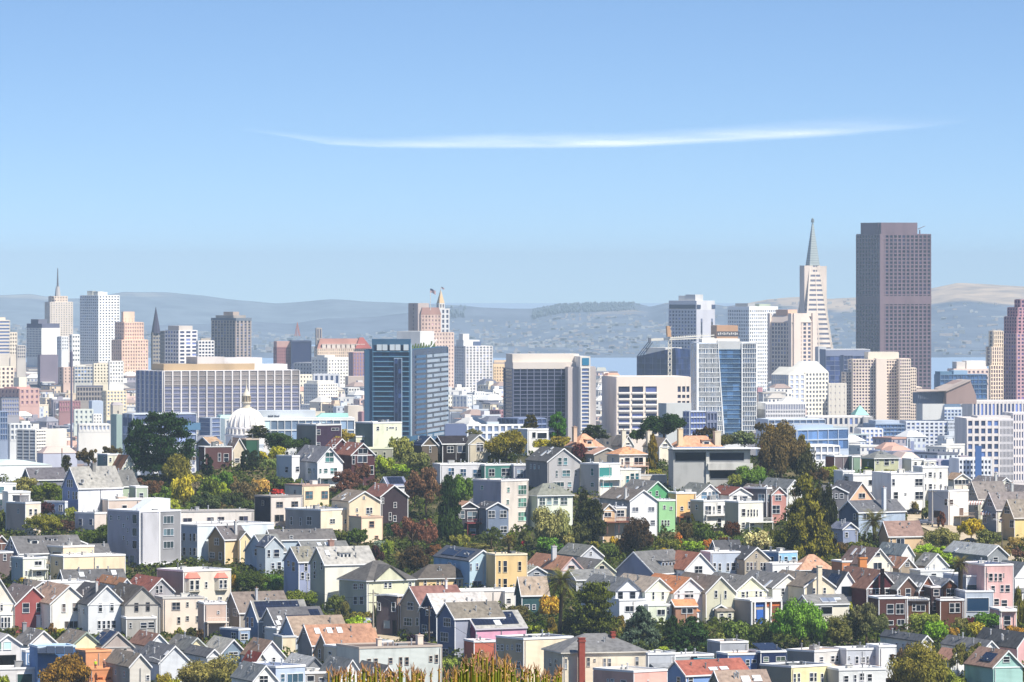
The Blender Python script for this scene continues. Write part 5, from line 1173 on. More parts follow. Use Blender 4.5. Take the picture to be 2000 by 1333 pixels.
T('blue grey blank slab flats|in front of the yellow cream flats', 890, 900, 1000, 520, 660, 3950, 12, 'b9c8e0', 'c8d4e8', 1, 0, 0, .3, .3, cat='building', L=14)
T('pale green bay flats|with a red stripe at street level', 715, 725, 905, 600, 750, 3850, 10, 'dde4de', '8a98a8', 3, 0, 4, .6, .5, cat='building')
T('white corner house|in front of the blue grey slab flats', 900, 910, 990, 645, 740, 3700, 12, 'f2f2f2', '8a94a8', 3, 0, 3, .6, .6, cat='building')
T('brick red bars building|beside the dark pole', 570, 580, 780, 520, 620, 4000, 10, 'b08488', '986a76', 2, 0, 8, .5, .3, cat='building')
T('long white roofed warehouse|low on the left hillside', 750, 770, 1070, 745, 810, 3500, 8, 'ece9e6', '8a90a0', 1, 0, 8, .4, .4, cat='building', L=12)
t = T('silver glass museum|framed in white, behind the dark cypress', 1185, 1300, 1900, 645, 950, 2950, 22, 'ccd4e2', '8c9cc4', 3, 2, 2, .02, .12, cat='museum', curt=True, d=.6)
lx, ly, W, Ln, z0, z1 = t.last; b = MB(); b.box(lx+2, lx+W, ly-.5, ly, z1-4, z1-1.2); b.build('dark_panel', mat('far', '5e6c98'), t.o)
b = MB(); b.box(lx-.5, lx, ly+1, ly+Ln-1, z1-6, z1-2); b.build('dark_panel', mat('far', '55628c'), t.o)
b = MB(); b.box(lx+W*.7, lx+W+2, ly-.7, ly, z1-8, z1-4.5); b.build('teal_glazing', mat('glass', '6f9cc0'), t.o)
T('green glass sliver|left of the silver museum', 1135, 1140, 1190, 655, 900, 3000, 15, '9fb8b4', '7fa4a0', 1, 0, 0, .2, .2, cat='building', L=14)
# thin dark pole in front of the hillside city
b = MB(); b.lathe([(.6, -40), (.6, 0), (.45, 32), (.3, 42), (0, 43)], 10); o = b.build('chimney_stack', mat('far', '64627e')); tag(o, 'tall thin dark stack rising over the left hillside roofs', 'chimney stack'); o.location = world(PX(696), PY(800), 3300)
b = MB(); b.lathe([(.8, 34), (.8, 42), (0, 43.5)], 10); b.build('stack_head', mat('far', '64627e'), o)
# ---------------- small buildings filling the hillside city; each its own object
KINDS = []
def small_kind(i):
    r = random.Random(40+i); w, l, hh = r.uniform(9, 17), r.uniform(10, 18), r.uniform(26, 30); nf = 3
    b = MB(); b.box(0, w, 0, l, 0, hh, 0); n = int(w/2.6)
    for f in range(4):
        for c in range(n):
            if r.random() < .12: continue
            x = (c+.5)*w/n; z = hh-1.6-f*3.1; b.box(x-.6, x+.6, -.06, .02, z-.85, z+.7, 1)
        for c in range(int(l/3.2)):
            y = (c+.5)*l/int(l/3.2); z = hh-1.6-f*3.1
            if r.random() < .5: b.box(-.06, .02, y-.5, y+.5, z-.8, z+.6, 1)
    if i % 3 == 0: b.box(-.3, w+.3, -.3, l+.3, hh-.4, hh+.5, 2)
    if i % 3 == 1: b.box(.3, w-.3, .3, l-.3, hh, hh+.2, 2); b.box(w*.3, w*.6, l*.3, l*.6, hh, hh+2.6, 0); b.box(-.15, w+.15, -.15, .2, hh-.2, hh+.6, 0)
    if i % 3 == 2:
        b.hexa([(-.4, -.4, hh), (w+.4, -.4, hh), (w+.4, l+.4, hh), (-.4, l+.4, hh), (w*.3, l*.35, hh+3), (w*.7, l*.35, hh+3), (w*.7, l*.65, hh+3), (w*.3, l*.65, hh+3)], 2)
    if i % 2: b.box(w*.1, w*.35, -1, 0, hh-12, hh-.8, 0); b.box(w*.13, w*.32, -1.06, -.98, hh-11, hh-2.2, 1)
    me = b.mesh('townhouse', [mat('far', 'e6e0da'), mat('glass', '6a7088'), mat('far', '8e90a0')]); return me, w, l, hh
KINDS = [small_kind(i) for i in range(12)]
WC = [('white', 'f2efea'), ('cream', 'efe2cc'), ('pale grey', 'd2d3d6'), ('pink', 'e3c4bc'), ('pale blue', 'cdd6e4'), ('tan', 'd9c6b0'), ('dull pink', 'c0a0a2'), ('mauve grey', 'a9a4b4')]
RC = ['8e90a0', 'b8b2ae', 'd8d6d4', 'a08c88', 'c49a8c', '6c7084', 'e8e8ea']
def fill(x0, x1, y0, y1, n, D0, D1, where, seed, cols=range(8)):
    r = random.Random(seed)
    for i in range(n):
        u = (i+r.random())/n; y = y0+(y1-y0)*u; px = r.uniform(x0, x1); D = D1+(D0-D1)*u
        me, w, l, hh = KINDS[r.randrange(12)]; X = (px-1000)*K*D
        ci = r.choice(list(cols)); cn, cc = WC[ci]
        o = link('townhouse', me, None, (X, D, CH-(y-Y0)*K*D-hh), (0, 0, R(r.choice((12, 22, 35)))))
        for si, mm in ((0, mat('far', cc)), (2, mat('far', r.choice(RC)))):
            o.material_slots[si].link = 'OBJECT'; o.material_slots[si].material = mm
        tag(o, f'small {cn} building packed among others {where}', 'building', f'small {cn} buildings {where}')
fill(-10, 262, 708, 925, 155, 3250, 4950, 'on the left hillside', 1)
fill(575, 735, 745, 850, 34, 3300, 4600, 'right of the federal block', 2, (0, 1, 2, 3, 4, 5))
fill(868, 1010, 748, 850, 34, 3000, 4400, 'left of the dark gridded office', 3, (0, 0, 1, 2, 4, 5))
fill(1160, 1190, 725, 850, 14, 3300, 4400, 'left of the beige civic office', 4, (0, 1, 2, 3))
fill(1475, 1530, 745, 860, 16, 3300, 4400, 'right of the lattice tower', 5, (0, 2, 3, 7))
fill(1590, 1900, 850, 930, 24, 2500, 3200, 'below the pale grid offices', 6, (0, 2, 4, 7))
fill(1825, 1960, 735, 800, 14, 4200, 5200, 'right of the dark skyscraper', 7, (0, 1, 2, 3))
fill(240, 480, 840, 900, 16, 2600, 3200, 'behind the dark cypress', 8, (0, 2, 4))
# flags
def flag(x, y, w, lab):
    f = thing('flag', lab, 'flag', world(x, y, 5150), R(-20)); k = K*5150; w *= k; hh = w*.62; n = 8
    def pt(u, v): return (u*w, math.sin(u*6)*w*.08, -v*hh - u*w*.35 + math.sin(u*5)*w*.05)
    st = MB(); wt = MB(); ca = MB()
    for j in range(13):
        b = st if j % 2 == 0 else wt
        for i in range(n):
            if j < 7 and i < 3: continue
            b.face([pt(i/n, j/13), pt((i+1)/n, j/13), pt((i+1)/n, (j+1)/13), pt(i/n, (j+1)/13)])
    for i in range(3): ca.face([pt(i/n, 0), pt((i+1)/n, 0), pt((i+1)/n, 7/13), pt(i/n, 7/13)])
    st.build('red_stripe', mat('far', 'b8444c'), f); wt.build('white_stripe', mat('far', 'f2ece8'), f); ca.build('canton', mat('far', '3a4068'), f)
flag(840, 564, 12, 'larger striped flag with dark canton over the mansard hotel')
flag(862, 560.5, 6, 'smaller striped flag above the turreted tower spire')
# ================================================================ the hill of houses
tile(0, 680, 4.9925)
h('F', 'small pale green cottage|with a grey side, left of the orange roof', 985, 1050, 1170, 1045, 1045, 1200, 'e6e6d4', wL='8aa0a4', wins=[(1075, 1090, 22, 42), (1020, 1082, 25, 45)], vents=0)
h('R', 'orange roofed white gable house|behind the green gabled villa', 1060, 1180, 1330, 1055, 1190, 1330, 'e6e8dc', 'd0906a', wins=[(1248, 1185, 25, 30)], vents=0)
h('L', 'dark mauve roofed house|behind the blue gabled villa', 200, 300, 640, 1180, 1285, 1420, '8a8c98', '74747e', wins=[])
tile(400, 680, 4.9925)
h('F', 'grey and sage box house|right end of the crest before the blue glass tower', 1465, 1640, 1915, 735, 735, 1000, 'dfe3cc', wL='7b8c8c', wins=[(1685, 785, 28, 38), (1775, 785, 12, 36), (1817, 777, 50, 14), (1862, 785, 12, 36)], roof='8f96a4')
h('F', 'dark plum box house|with a grey side and one white framed window', 890, 1085, 1325, 755, 755, 1040, '43354a', wL='a39a92', wins=[(1107, 820, 34, 58), (1105, 940, 34, 42), (1265, 792, 75, 24)], trim='d8d8d8', th=40)
h('L', 'beige roofed gable house|far behind the dark hedge at left', -100, 60, 170, 880, 945, 1100, '8d8f99', 'c0a78f', wins=[(110, 922, 30, 28)], th=25, vents=0)
h('F', 'dark brick house|with grey shed roof left of the dark hedge', -60, 0, 262, 965, 965, 1180, '63474a', '9aa0a4', wins=[(140, 1065, 30, 80), (205, 1070, 50, 80)], par=.1)
h('R', 'brown roofed cream house|beside the dark green clad box', 250, 270, 400, 885, 1000, 1160, 'dcd0bc', 'a8948a', wins=[(315, 1095, 50, 40)])
h('F', 'dark green clad box house|on the crest above the hedges', 380, 405, 528, 895, 895, 1150, '36604e', trim='c8b8a8', wins=[], vents=1)
h('F', 'mansard house with three dormers|pale green, behind the dark red gable house', 1440, 1470, 1830, 985, 985, 1180, '9c9c90', trim='e3e5c8', wins=[(1750, 1045, 25, 60), (1650, 1040, 60, 50)], roof='b8b8b0', vents=0)
h('F', 'pale green upper storey house|with three wide dormer windows above the red gable house', 1455, 1475, 1825, 868, 868, 1120, 'e6e8cc', 'b0b4ac', wins=[(1535, 925, 45, 60), (1640, 925, 45, 60), (1745, 920, 45, 60)], vents=2, D=Dg(880+1)+3)
h('R', 'dark red gable house|with white trimmed arched attic window', 1250, 1430, 1655, 935, 1045, 1345, '5a3a40', 'a8786c', wins=[(1540, 1005, 95, 50), (1535, 1085, 95, 70), (1450, 1090, 30, 90), (1535, 1210, 80, 80), (1625, 1190, 40, 90)], wL='4a3038', sky=[(1400, 980)])
h('R', 'small dark red gable house|left of the bigger dark red gable house', 1150, 1240, 1432, 890, 990, 1290, '5a3a40', 'a8786c', wins=[(1260, 960, 35, 40)])
h('R', 'large white gable house|with fan window and grey dormered roof', 835, 1100, 1340, 972, 1112, 1370, 'f2f2f4', '9a9ca6', wL='ccd0da', gl='3f6a68', wins=[(1215, 1040, 80, 45), (1215, 1090, 85, 45), (1127, 1200, 25, 45), (1178, 1198, 40, 50), (1255, 1200, 70, 65), (1180, 1305, 45, 45), (1018, 1200, 35, 60), (1065, 1200, 15, 60), (985, 1305, 20, 35)],
  dorm=[(970, 1060, 1.2, 1.6, 1, 'b8bcc4')], sky=[(1020, 1060)], deck=[(1110, 1330, 1262, 'f2f2f2', 1.2)])
h('F', 'narrow white annex house|left side of the large white gable house', 772, 850, 922, 1060, 1060, 1335, 'eef0f4', '9ea2ac', wL='cfd4de', wins=[(800, 1185, 35, 60), (900, 1180, 35, 50)])
tile(800, 680, 4.9925)
h('R', 'navy solar roofed brown house|left of the black shingled house', 30, 120, 275, 868, 950, 1150, '6e6256', '4c587c', wins=[(200, 990, 20, 60)], sol=[(.05, .95, .1, .9)])
h('L', 'black shingled house|with two white casement windows on the crest', 235, 322, 580, 868, 935, 1140, '2f282a', '3a3840', wins=[(285, 975, 26, 105), (397, 990, 66, 68), (513, 987, 96, 72)], trim='f4f4f2', vents=1)
h('R', 'beige gable house|joined to the black shingled house', 500, 575, 782, 852, 940, 1140, 'd2c8b4', '8a8c8c', wins=[(685, 965, 66, 86)], gl='4a4c58', vents=0)
h('F', 'pale flat roofed modern house|behind the round olive tree on the crest', 1000, 1150, 1352, 800, 800, 1010, 'e2e2e4', wins=[(1290, 855, 95, 62, 'p'), (1210, 850, 40, 60, 'p')], vents=0)
h('H', 'salmon hip roofed house|with small gable window left of the dark pine', 1540, 1640, 1880, 840, 965, 1130, 'eebf9e', 'dcae94', wins=[(1760, 1000, 45, 40)], chim=[(1570, 850, 2.2, 1.1, 'e0c0a8')], dorm=[(1755, 935, 2.2, 2.2, 1, 'f0c8ac')], vents=0)
h('R', 'grey barn shaped shed house|right of the maroon tree', 1740, 1800, 2060, 980, 1040, 1190, '9c968f', 'c8a496', wins=[], vents=0)
h('F', 'white grey row house|left in the flat roofed row under the round olive tree', 290, 300, 735, 1140, 1140, 1345, 'd3d4dc', 'b8bcc0', wins=[(405, 1205, 62, 75), (522, 1215, 62, 75), (657, 1222, 85, 80)], gl='3c5a78')
h('F', 'dark teal row house|middle of the flat roofed row', 726, 735, 1015, 1145, 1145, 1345, '4d8680', 'b0b4b8', wins=[(800, 1215, 62, 75), (937, 1212, 85, 78)])
h('F', 'slate blue row house|right end of the flat roofed row', 1006, 1018, 1292, 1145, 1145, 1345, '8d93a6', 'c0c2c6', wins=[(1077, 1225, 65, 85), (1212, 1225, 85, 85)], gl='8a9cb0')
h('R', 'tall grey gable house|with white attic face and skylit dark roof', 1135, 1345, 1662, 985, 1110, 1430, 'b9b9be', '6e7074', wL='86868e', wins=[(1465, 1105, 42, 72), (1520, 1105, 42, 72), (1435, 1225, 20, 62), (1527, 1222, 78, 66), (1620, 1220, 20, 62), (1452, 1330, 110, 50), (1560, 1330, 40, 50)], sky=[(1310, 1030, 1, 2.2), (1360, 1018, 1, 1.4), (1390, 980, 1, 1)], gl='4c6a70')
tile(1200, 680, 4.9925)
h('R', 'grey roofed dormer house|at the crest behind the pinkish hip roofed house', -20, 80, 185, 862, 950, 1100, 'e2ddd2', 'a5a09a', wins=[(130, 945, 45, 42)], chim=[(300, 950, 3.4, 1.2, 'e4dccb')], vents=0)
h('R', 'cream dormer house|between brown column tree and terracotta villa', 290, 440, 562, 885, 965, 1150, 'f2ead8', 'b8aa9e', wins=[(495, 955, 46, 42)], vents=0, chim=[(330, 940, 3.4, 1.3, 'e6dcc8')])
h('H', 'terracotta roofed villa|with cream chimneys behind the grey modern mansion', 585, 620, 1045, 860, 965, 1095, 'efdcc4', 'e4b296', wins=[(900, 985, 30, 25)], chim=[(640, 930, 4, 1.4, 'ecd2ae'), (1000, 925, 3.2, 1.8, 'e0d4c0')], dorm=[(898, 935, 2.4, 2, 1, 'f0e4d4')], vents=0)
h('H', 'pinkish house with orange tiled roof|and a balcony left of the brown column tree', -40, 50, 308, 968, 1038, 1300, 'ebdfd3', 'e0ab88', wins=[(125, 1105, 50, 75), (237, 1102, 92, 72), (75, 1110, 20, 60)], deck=[(50, 315, 1152, 'c9a898', 1.5)], vents=1)
t_ = h('F', 'huge grey concrete mansion|with flat white roof and full width navy glazing', 560, 575, 1330, 1002, 1002, 1390, 'b6b7b8', 'e2e2e4', par=.3, trim='8c9094', gl='101c30', wins=[(750, 1062, 320, 88, 'p'), (1100, 1060, 340, 78, 'p'), (1060, 1218, 255, 118, 'p')], th=10, L=7, vents=0, name='modern_mansion')
b = MB(); b.box(-.6, t_.W+2.5, -1.8, 3, t_.ze+.4, t_.ze+.7); b.build('roof_overhang', mat('paint', 'f2f2f2'), t_.o)
b = MB(); x0 = t_.W*.44; b.box(x0, t_.W+.5, -1.2, -.2, t_.ze-5.4, t_.ze-3.6); b.box(t_.W*.42, t_.W*.46, -.5, -.02, -3, t_.ze-.4); b.build('balcony_wall', mat('wall', 'd4d3d0'), t_.o)
for i in range(3):
    b = MB(); b.box(2+i*4.5, 6+i*4.5, 2, 6, t_.ze+.4, t_.ze+.8); b.build('solar_panel', mat('solar', '2a3a5c'), t_.o)
tile(1600, 680, 4.9925)
h('F', 'mauve box house|with a red brick edge on the crest', 140, 150, 320, 1060, 1060, 1230, '7a7078', wL='b06a5c', wins=[], vents=1)
h('F', 'small sage box house|right of the mauve box', 312, 322, 402, 1062, 1062, 1235, '88a492', wins=[], vents=0)
h('H', 'olive house with grey hip roof|on the crest right of the mauve box', 440, 540, 782, 1008, 1075, 1235, 'bcbfa2', '8a9094', wL='6f7668', wins=[(660, 1112, 50, 66), (570, 1105, 22, 50), (720, 1105, 30, 40)])
h('F', 'small white tower house|above the big white modern house', 880, 900, 1022, 1090, 1090, 1240, 'f2f0ec', wins=[(940, 1130, 30, 40)], vents=0)
h('F', 'cream low house|behind the white house with the blue framed bay', 1016, 1024, 1140, 1105, 1105, 1240, 'ece8dc', wins=[(1060, 1130, 30, 22), (1105, 1130, 30, 22)], vents=0)
# ---- A1
tile(0, 900, 5.874)
h('F', 'white modern house|with flat overhanging roof at the left edge', -200, -120, 172, 275, 275, 620, 'f0f0f0', 'f0f0ee', wins=[(10, 335, 60, 75, 'p'), (20, 480, 70, 80, 'p'), (150, 330, 40, 70, 'p')], gl='4f6a72', ov=1)
h('F', 'white stucco annex house|below the flat overhanging roof', 60, 95, 342, 368, 368, 660, 'f6f4f2', wins=[(200, 440, 30, 60)], vents=0)
h('F', 'beige stucco house|with tall grey chimney wall beside maroon tree', 48, 292, 452, 492, 492, 850, 'ecdccb', 'b0aca8', wL='bcaaa4', th=42, wins=[(345, 590, 32, 75), (400, 590, 32, 75), (205, 580, 18, 60)], chim=[(215, 470, 1.6, 3, '8a8a92')])  # left wall's shade is set in its colour
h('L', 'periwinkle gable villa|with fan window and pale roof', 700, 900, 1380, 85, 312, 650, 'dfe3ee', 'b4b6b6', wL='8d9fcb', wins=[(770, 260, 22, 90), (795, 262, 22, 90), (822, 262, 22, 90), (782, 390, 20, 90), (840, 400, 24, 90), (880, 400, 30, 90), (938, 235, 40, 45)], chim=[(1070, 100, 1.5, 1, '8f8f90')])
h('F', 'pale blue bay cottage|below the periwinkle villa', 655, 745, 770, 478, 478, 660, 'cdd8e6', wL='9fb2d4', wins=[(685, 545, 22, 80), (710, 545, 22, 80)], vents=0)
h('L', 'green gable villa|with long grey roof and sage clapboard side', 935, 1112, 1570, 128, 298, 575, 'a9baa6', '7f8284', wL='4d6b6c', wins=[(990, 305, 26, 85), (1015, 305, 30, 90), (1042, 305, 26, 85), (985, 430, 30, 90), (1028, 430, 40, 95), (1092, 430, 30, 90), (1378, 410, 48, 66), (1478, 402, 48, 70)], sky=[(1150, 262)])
h('F', 'sage rear wing house|end of the green gable villa', 1540, 1560, 1690, 308, 308, 600, 'b3c2b0', wins=[(1620, 405, 46, 72)], vents=0)
h('F', 'pink beige low house|behind the grey corner apartments', 1230, 1242, 1900, 455, 455, 660, 'e3d0c6', 'dcd0c8', wins=[(1425, 530, 55, 40)], pent=[(1380, 1480, 420, 'd9c9bf')])
h('F', 'pale lavender cottage|beside the round dark green tree', 845, 1085, 1210, 610, 610, 850, 'dccfc8', 'c8c4c0', wL='c3c6d6', wins=[(915, 705, 50, 78), (1045, 705, 45, 70)], gl='4a6898', th=50)
t_ = h('F', 'grey corner apartment building|four storeys with white downpipes', 1205, 1602, 2052, 590, 590, 1235, '94959c', 'c6c8cc', wL='a4a7b8', th=38, trim='e8e8ec', name='apartment_building', cat='apartment building',
  wins=[(1918, 678, 116, 90), (1918, 822, 116, 84), (1918, 966, 116, 84), (1348, 655, 28, 50), (1460, 658, 24, 50), (1407, 745, 24, 50), (1460, 800, 22, 55), (1407, 885, 24, 50), (1455, 945, 22, 55), (1248, 655, 30, 60), (1545, 670, 60, 110, 'p'), (1545, 820, 60, 100, 'p'), (1545, 965, 60, 100, 'p'), (1515, 1150, 60, 130, 'p')], gl='4e5f66')
b = MB(); b.box(.3, t_.W*.42, -.9, 0, t_.ze-13, t_.ze-.3); b.build('bay', mat('wall', 'c9cad4'), t_.o)
b = MB(); b.box(-.25, t_.W+.2, -1.1, .1, t_.ze-13.2, t_.ze-12.8); b.box(t_.W*.42, t_.W*.45, -1, 0, t_.ze-13, t_.ze); b.box(-.2, .12, -.2, .1, t_.ze-13, t_.ze); b.build('trim_band', mat('paint', 'f0f0f2'), t_.o)
b = MB(); b.hexa([(-6+8, 4, t_.ze), (4+8, 4, t_.ze), (4+8, 8, t_.ze), (-6+8, 8, t_.ze), (2+5, 4, t_.ze+3), (4+8, 4, t_.ze+3), (4+8, 8, t_.ze+3), (2+5, 8, t_.ze+3)]); b.build('stair_hatch', mat('paint', 'd4d8dc'), t_.o)
h('L', 'slate grey gable house|with two flat dormers, behind the cream modern house', 30, 215, 930, 885, 1065, 1330, 'c6ccd0', '75777d', wL='8a93a8', wins=[(125, 970, 30, 90), (195, 1130, 35, 100)], dorm=[(395, 950, 2.4, 1.9, 1, 'e2e2de'), (600, 915, 3.0, 1.2, 2, '8a8e96')])
h('R', 'taupe roofed house|peeking over the cream modern house', 430, 700, 1060, 915, 990, 1260, 'b5aca2', '98928c', wins=[])
h('L', 'small slate roofed house|behind the right end of the cream modern house', 960, 1060, 1265, 970, 1100, 1300, 'a9aaae', '74767c', wins=[], vents=1)
h('F', 'cream modern house|with white roof and ribbon windows', 430, 725, 1062, 995, 995, 1330, 'f0ddc0', 'f6f4f0', wL='dcd0b8', trim='f4f0ea', wins=[(766, 1085, 24, 52, 'p'), (820, 1085, 56, 52, 'p'), (895, 1083, 60, 50, 'p'), (970, 1080, 52, 50, 'p'), (1026, 1075, 20, 50, 'p'), (497, 1085, 95, 52), (655, 1078, 120, 60, 'p')], deck=[(560, 720, 1175, 'e8d4ae', 1.2)], th=38)
h('F', 'cream lower wing|below the white roofed cream modern house', 560, 728, 1410, 1105, 1105, 1410, 'f4e0c2', 'f0e6d6', wL='d9c7aa', wins=[(1105, 1220, 28, 36)], th=30)
h('F', 'pale mint house|with outside white stair below the slate gable house', 150, 265, 520, 1125, 1125, 1430, 'e4e8dc', wL='a9b8c0', wins=[(300, 1290, 25, 50), (440, 1300, 60, 60), (430, 1180, 80, 60)], deck=[(340, 525, 1245, 'dcdcd8', 1.2)])
h('F', 'brown shingled house|cut by the left edge, under a slate gable', -80, -20, 140, 1060, 1060, 1350, '75686a', wins=[(50, 1110, 40, 80), (120, 1160, 25, 110)], vents=1)
h('R', 'brick red roofed house|at the left edge above the brown shingled house', -200, -60, 90, 865, 950, 1110, '7c5c54', '92504c', wins=[], vents=0)
# ---- A2
tile(330, 900, 5.874)
h('F', 'long white flat roofed apartments|below the garden hillside', 98, 122, 962, 588, 588, 830, 'ece5e2', 'dcdcdc', wins=[(212, 695, 102, 72), (470, 685, 76, 72), (590, 680, 76, 72), (845, 672, 102, 72)], trim='b5b0ae', gl='39384a', name='apartment_building')
h('F', 'light blue bay windowed house|three storeys with white sills', 95, 327, 1170, 752, 752, 1165, 'd9e5f0', 'd6d8dc', wL='b4c9e4', th=42, L=15, wins=[(247, 880, 25, 92), (295, 880, 36, 92), (247, 1043, 25, 92), (297, 1045, 36, 92), (122, 875, 25, 92), (168, 875, 34, 92), (122, 1040, 25, 92), (170, 1040, 34, 92)])
h('L', 'tan gable house|with white trim beside the light blue house', 440, 640, 900, 765, 905, 1190, 'eed2a6', '76747a', wL='9c8468', wins=[(545, 930, 56, 84), (490, 1085, 60, 66), (590, 1095, 34, 90), (640, 1095, 34, 90)], chim=[(765, 840, 3, .6, 'd8dade')])
h('L', 'grey roof house|just behind the tan gable house', 700, 790, 1130, 745, 850, 1080, 'b8c0ca', '767479', wins=[])
h('R', 'cream gable house|narrow, between tan and pale blue houses', 700, 815, 945, 820, 900, 1190, 'f5deb2', '8c8884', wins=[], vents=0)
h('L', 'long dark roofed house|with pale blue skirt above the Victorian row', 1090, 1180, 1900, 805, 910, 1130, 'b3c4d4', '747478', wins=[(1400, 880, 40, 50)])
h('L', 'pale blue gable house|with steep grey roof in the Victorian row', 860, 1110, 1340, 865, 1050, 1270, 'b7c6d4', '8b9092', wL='a3b7cc', wins=[(1000, 1050, 44, 84), (1040, 1205, 50, 84), (935, 1215, 30, 60)], th=38)
h('R', 'blue grey bay gable house|with black framed windows in the Victorian row', 1000, 1105, 1312, 880, 990, 1310, 'bcc9d6', '626c84', wins=[(1145, 1065, 34, 84), (1232, 1062, 66, 90), (1190, 1205, 40, 66), (1262, 1205, 46, 84)], gl='1c2438')
h('L', 'lavender roofed main house|with two skylights behind the small lavender gable', 1420, 1570, 2080, 945, 1065, 1520, '9fa9c6', '878b8e', wL='9ca8cc', wins=[(1480, 1065, 40, 60)], sky=[(1605, 1060, 1, 1.4), (1722, 963), (1810, 960)], chim=[(1860, 985, 1.4, 1.2, 'b08a80')])
h('L', 'lavender small gable house|with arched entry in the Victorian row', 1310, 1490, 1680, 1005, 1160, 1610, '97a2c4', '94948c', wL='a2accc', wins=[(1370, 1180, 36, 70), (1430, 1215, 40, 110), (1570, 1215, 40, 110), (1590, 1330, 36, 80), (1530, 1320, 36, 80)])
h('L', 'pale stone Victorian house|with light roof and long plain side', 1612, 1790, 2360, 1008, 1190, 1720, 'e8e8e0', 'bfc1c1', wL='b0b4a8', wins=[(1670, 1200, 26, 90), (1755, 1210, 26, 90), (1670, 1310, 30, 90)], dorm=[(2025, 1105, 3.0, 1.9, 3, 'f0f0ec')], sky=[(1815, 1060, 1, 1.6)])
h('F', 'black flecked side house|with pale front and brown shuttered windows', 975, 1168, 1525, 418, 418, 815, 'd9d0cc', 'e4e0dc', wL='2b2a3c', th=35, wins=[(1265, 505, 78, 64), (1435, 500, 78, 64), (1262, 660, 104, 80)], trim='9a9490')
h('F', 'beige brown topped house|right of the black flecked side house', 1320, 1530, 1830, 290, 290, 590, 'efdcbc', 'c8b8ac', wL='d9d0c8', wins=[(1605, 395, 82, 88), (1780, 393, 76, 88)], trim='b8988c', gl='4a6c7c', th=35)
h('F', 'wide beige stucco house|with grey shaded side and parapet', 1320, 1742, 2118, 572, 572, 870, 'efe1cc', 'b8b6b4', wL='a5a2a6', wins=[(1870, 695, 60, 54), (2035, 698, 64, 54), (1395, 690, 30, 100), (1505, 700, 20, 100), (1610, 690, 60, 100)], th=45)  # grey of the left side is shade held in its colour
# ---- A3
tile(660, 900, 5.874)
h('R', 'peach gable house|with roof terrace, left of the brown leaved trees', -90, 130, 482, 360, 472, 850, 'f3dfc2', '9c9288', wins=[(298, 425, 25, 30), (218, 565, 26, 42), (340, 575, 40, 72), (378, 570, 30, 65), (303, 755, 24, 44)], sky=[(60, 440), (70, 400)])
h('F', 'peach lower house|under the railed roof terrace', 180, 270, 508, 655, 655, 950, 'f5e1c6', 'd8c8b4', wL='e6cfae', wins=[(385, 730, 62, 72), (440, 880, 40, 42)], trim='d8b8a0')
h('R', 'dark shingled double roof house|with rusty pink roof behind the peach house', 270, 490, 800, 288, 415, 780, '453a42', '9a7068', wins=[(512, 460, 30, 72), (655, 510, 36, 66), (650, 665, 40, 70), (598, 640, 30, 90)])
h('L', 'solar roofed low house|half hidden above the dark shingled house', 480, 580, 790, 200, 290, 480, 'd8d8dc', '8a94b4', wins=[], sol=[(.1, .9, .1, .9)], vents=0)
h('R', 'dark charcoal gable house|with glass doors and a red deck', 1290, 1390, 1625, 478, 552, 885, '44444e', 'c09a84', wins=[(1430, 620, 50, 95), (1540, 640, 112, 110), (1545, 810, 70, 66)], deck=[(1455, 1690, 712, '8a4448', 2), (1490, 1640, 888, '8a4448', 2)], gl='6a7a84')
h('R', 'slate blue gable house|right of the dark charcoal gable house', 1560, 1705, 1957, 485, 556, 900, '7888a2', '5d616c', wins=[(1762, 615, 80, 86), (1897, 612, 82, 86), (1900, 790, 82, 82)], gl='4a5058')
h('R', 'grey rear gable house|peak behind the slate blue pair', 1510, 1590, 1770, 430, 490, 700, '9a9ea8', '8c9094', wins=[], vents=0)
tile(990, 900, 5.874)
h('F', 'tall greige apartment house|with three big green blinds', -388, -66, 246, 236, 236, 840, 'dcd3cc', 'd4d4d4', wL='a6aab8', wins=[(15, 335, 32, 60), (8, 475, 32, 54), (175, 335, 98, 112), (175, 480, 98, 106), (175, 640, 98, 108), (-280, 310, 36, 50)], gl='5f8a7c', trim='ece8e4', th=45, name='apartment_building')
tile(660, 900, 5.874)
h('R', 'sky blue gable house|with solar roof and arched porch', 1060, 1512, 1815, 1035, 1152, 1500, 'bcd7e9', '646a78', wL='86b2d8', sol=[(.12, .45, .15, .75), (.5, .85, .15, .75)], wins=[(1525, 1220, 36, 80), (1597, 1215, 30, 80), (1722, 1225, 54, 104), (1722, 1410, 54, 104), (1595, 1440, 110, 120), (1280, 1200, 36, 70), (1345, 1210, 15, 60)], gl='3c4a68')
h('F', 'golden yellow villa|right of the sky blue house, behind the thin palm', 1795, 1806, 2168, 1085, 1085, 1530, 'eccb94', '9a948c', wins=[(1855, 1215, 30, 140), (1918, 1215, 50, 140), (1855, 1420, 30, 140), (1918, 1420, 50, 140), (2085, 1210, 42, 110), (2090, 1430, 46, 130)], trim='f6e8cc')
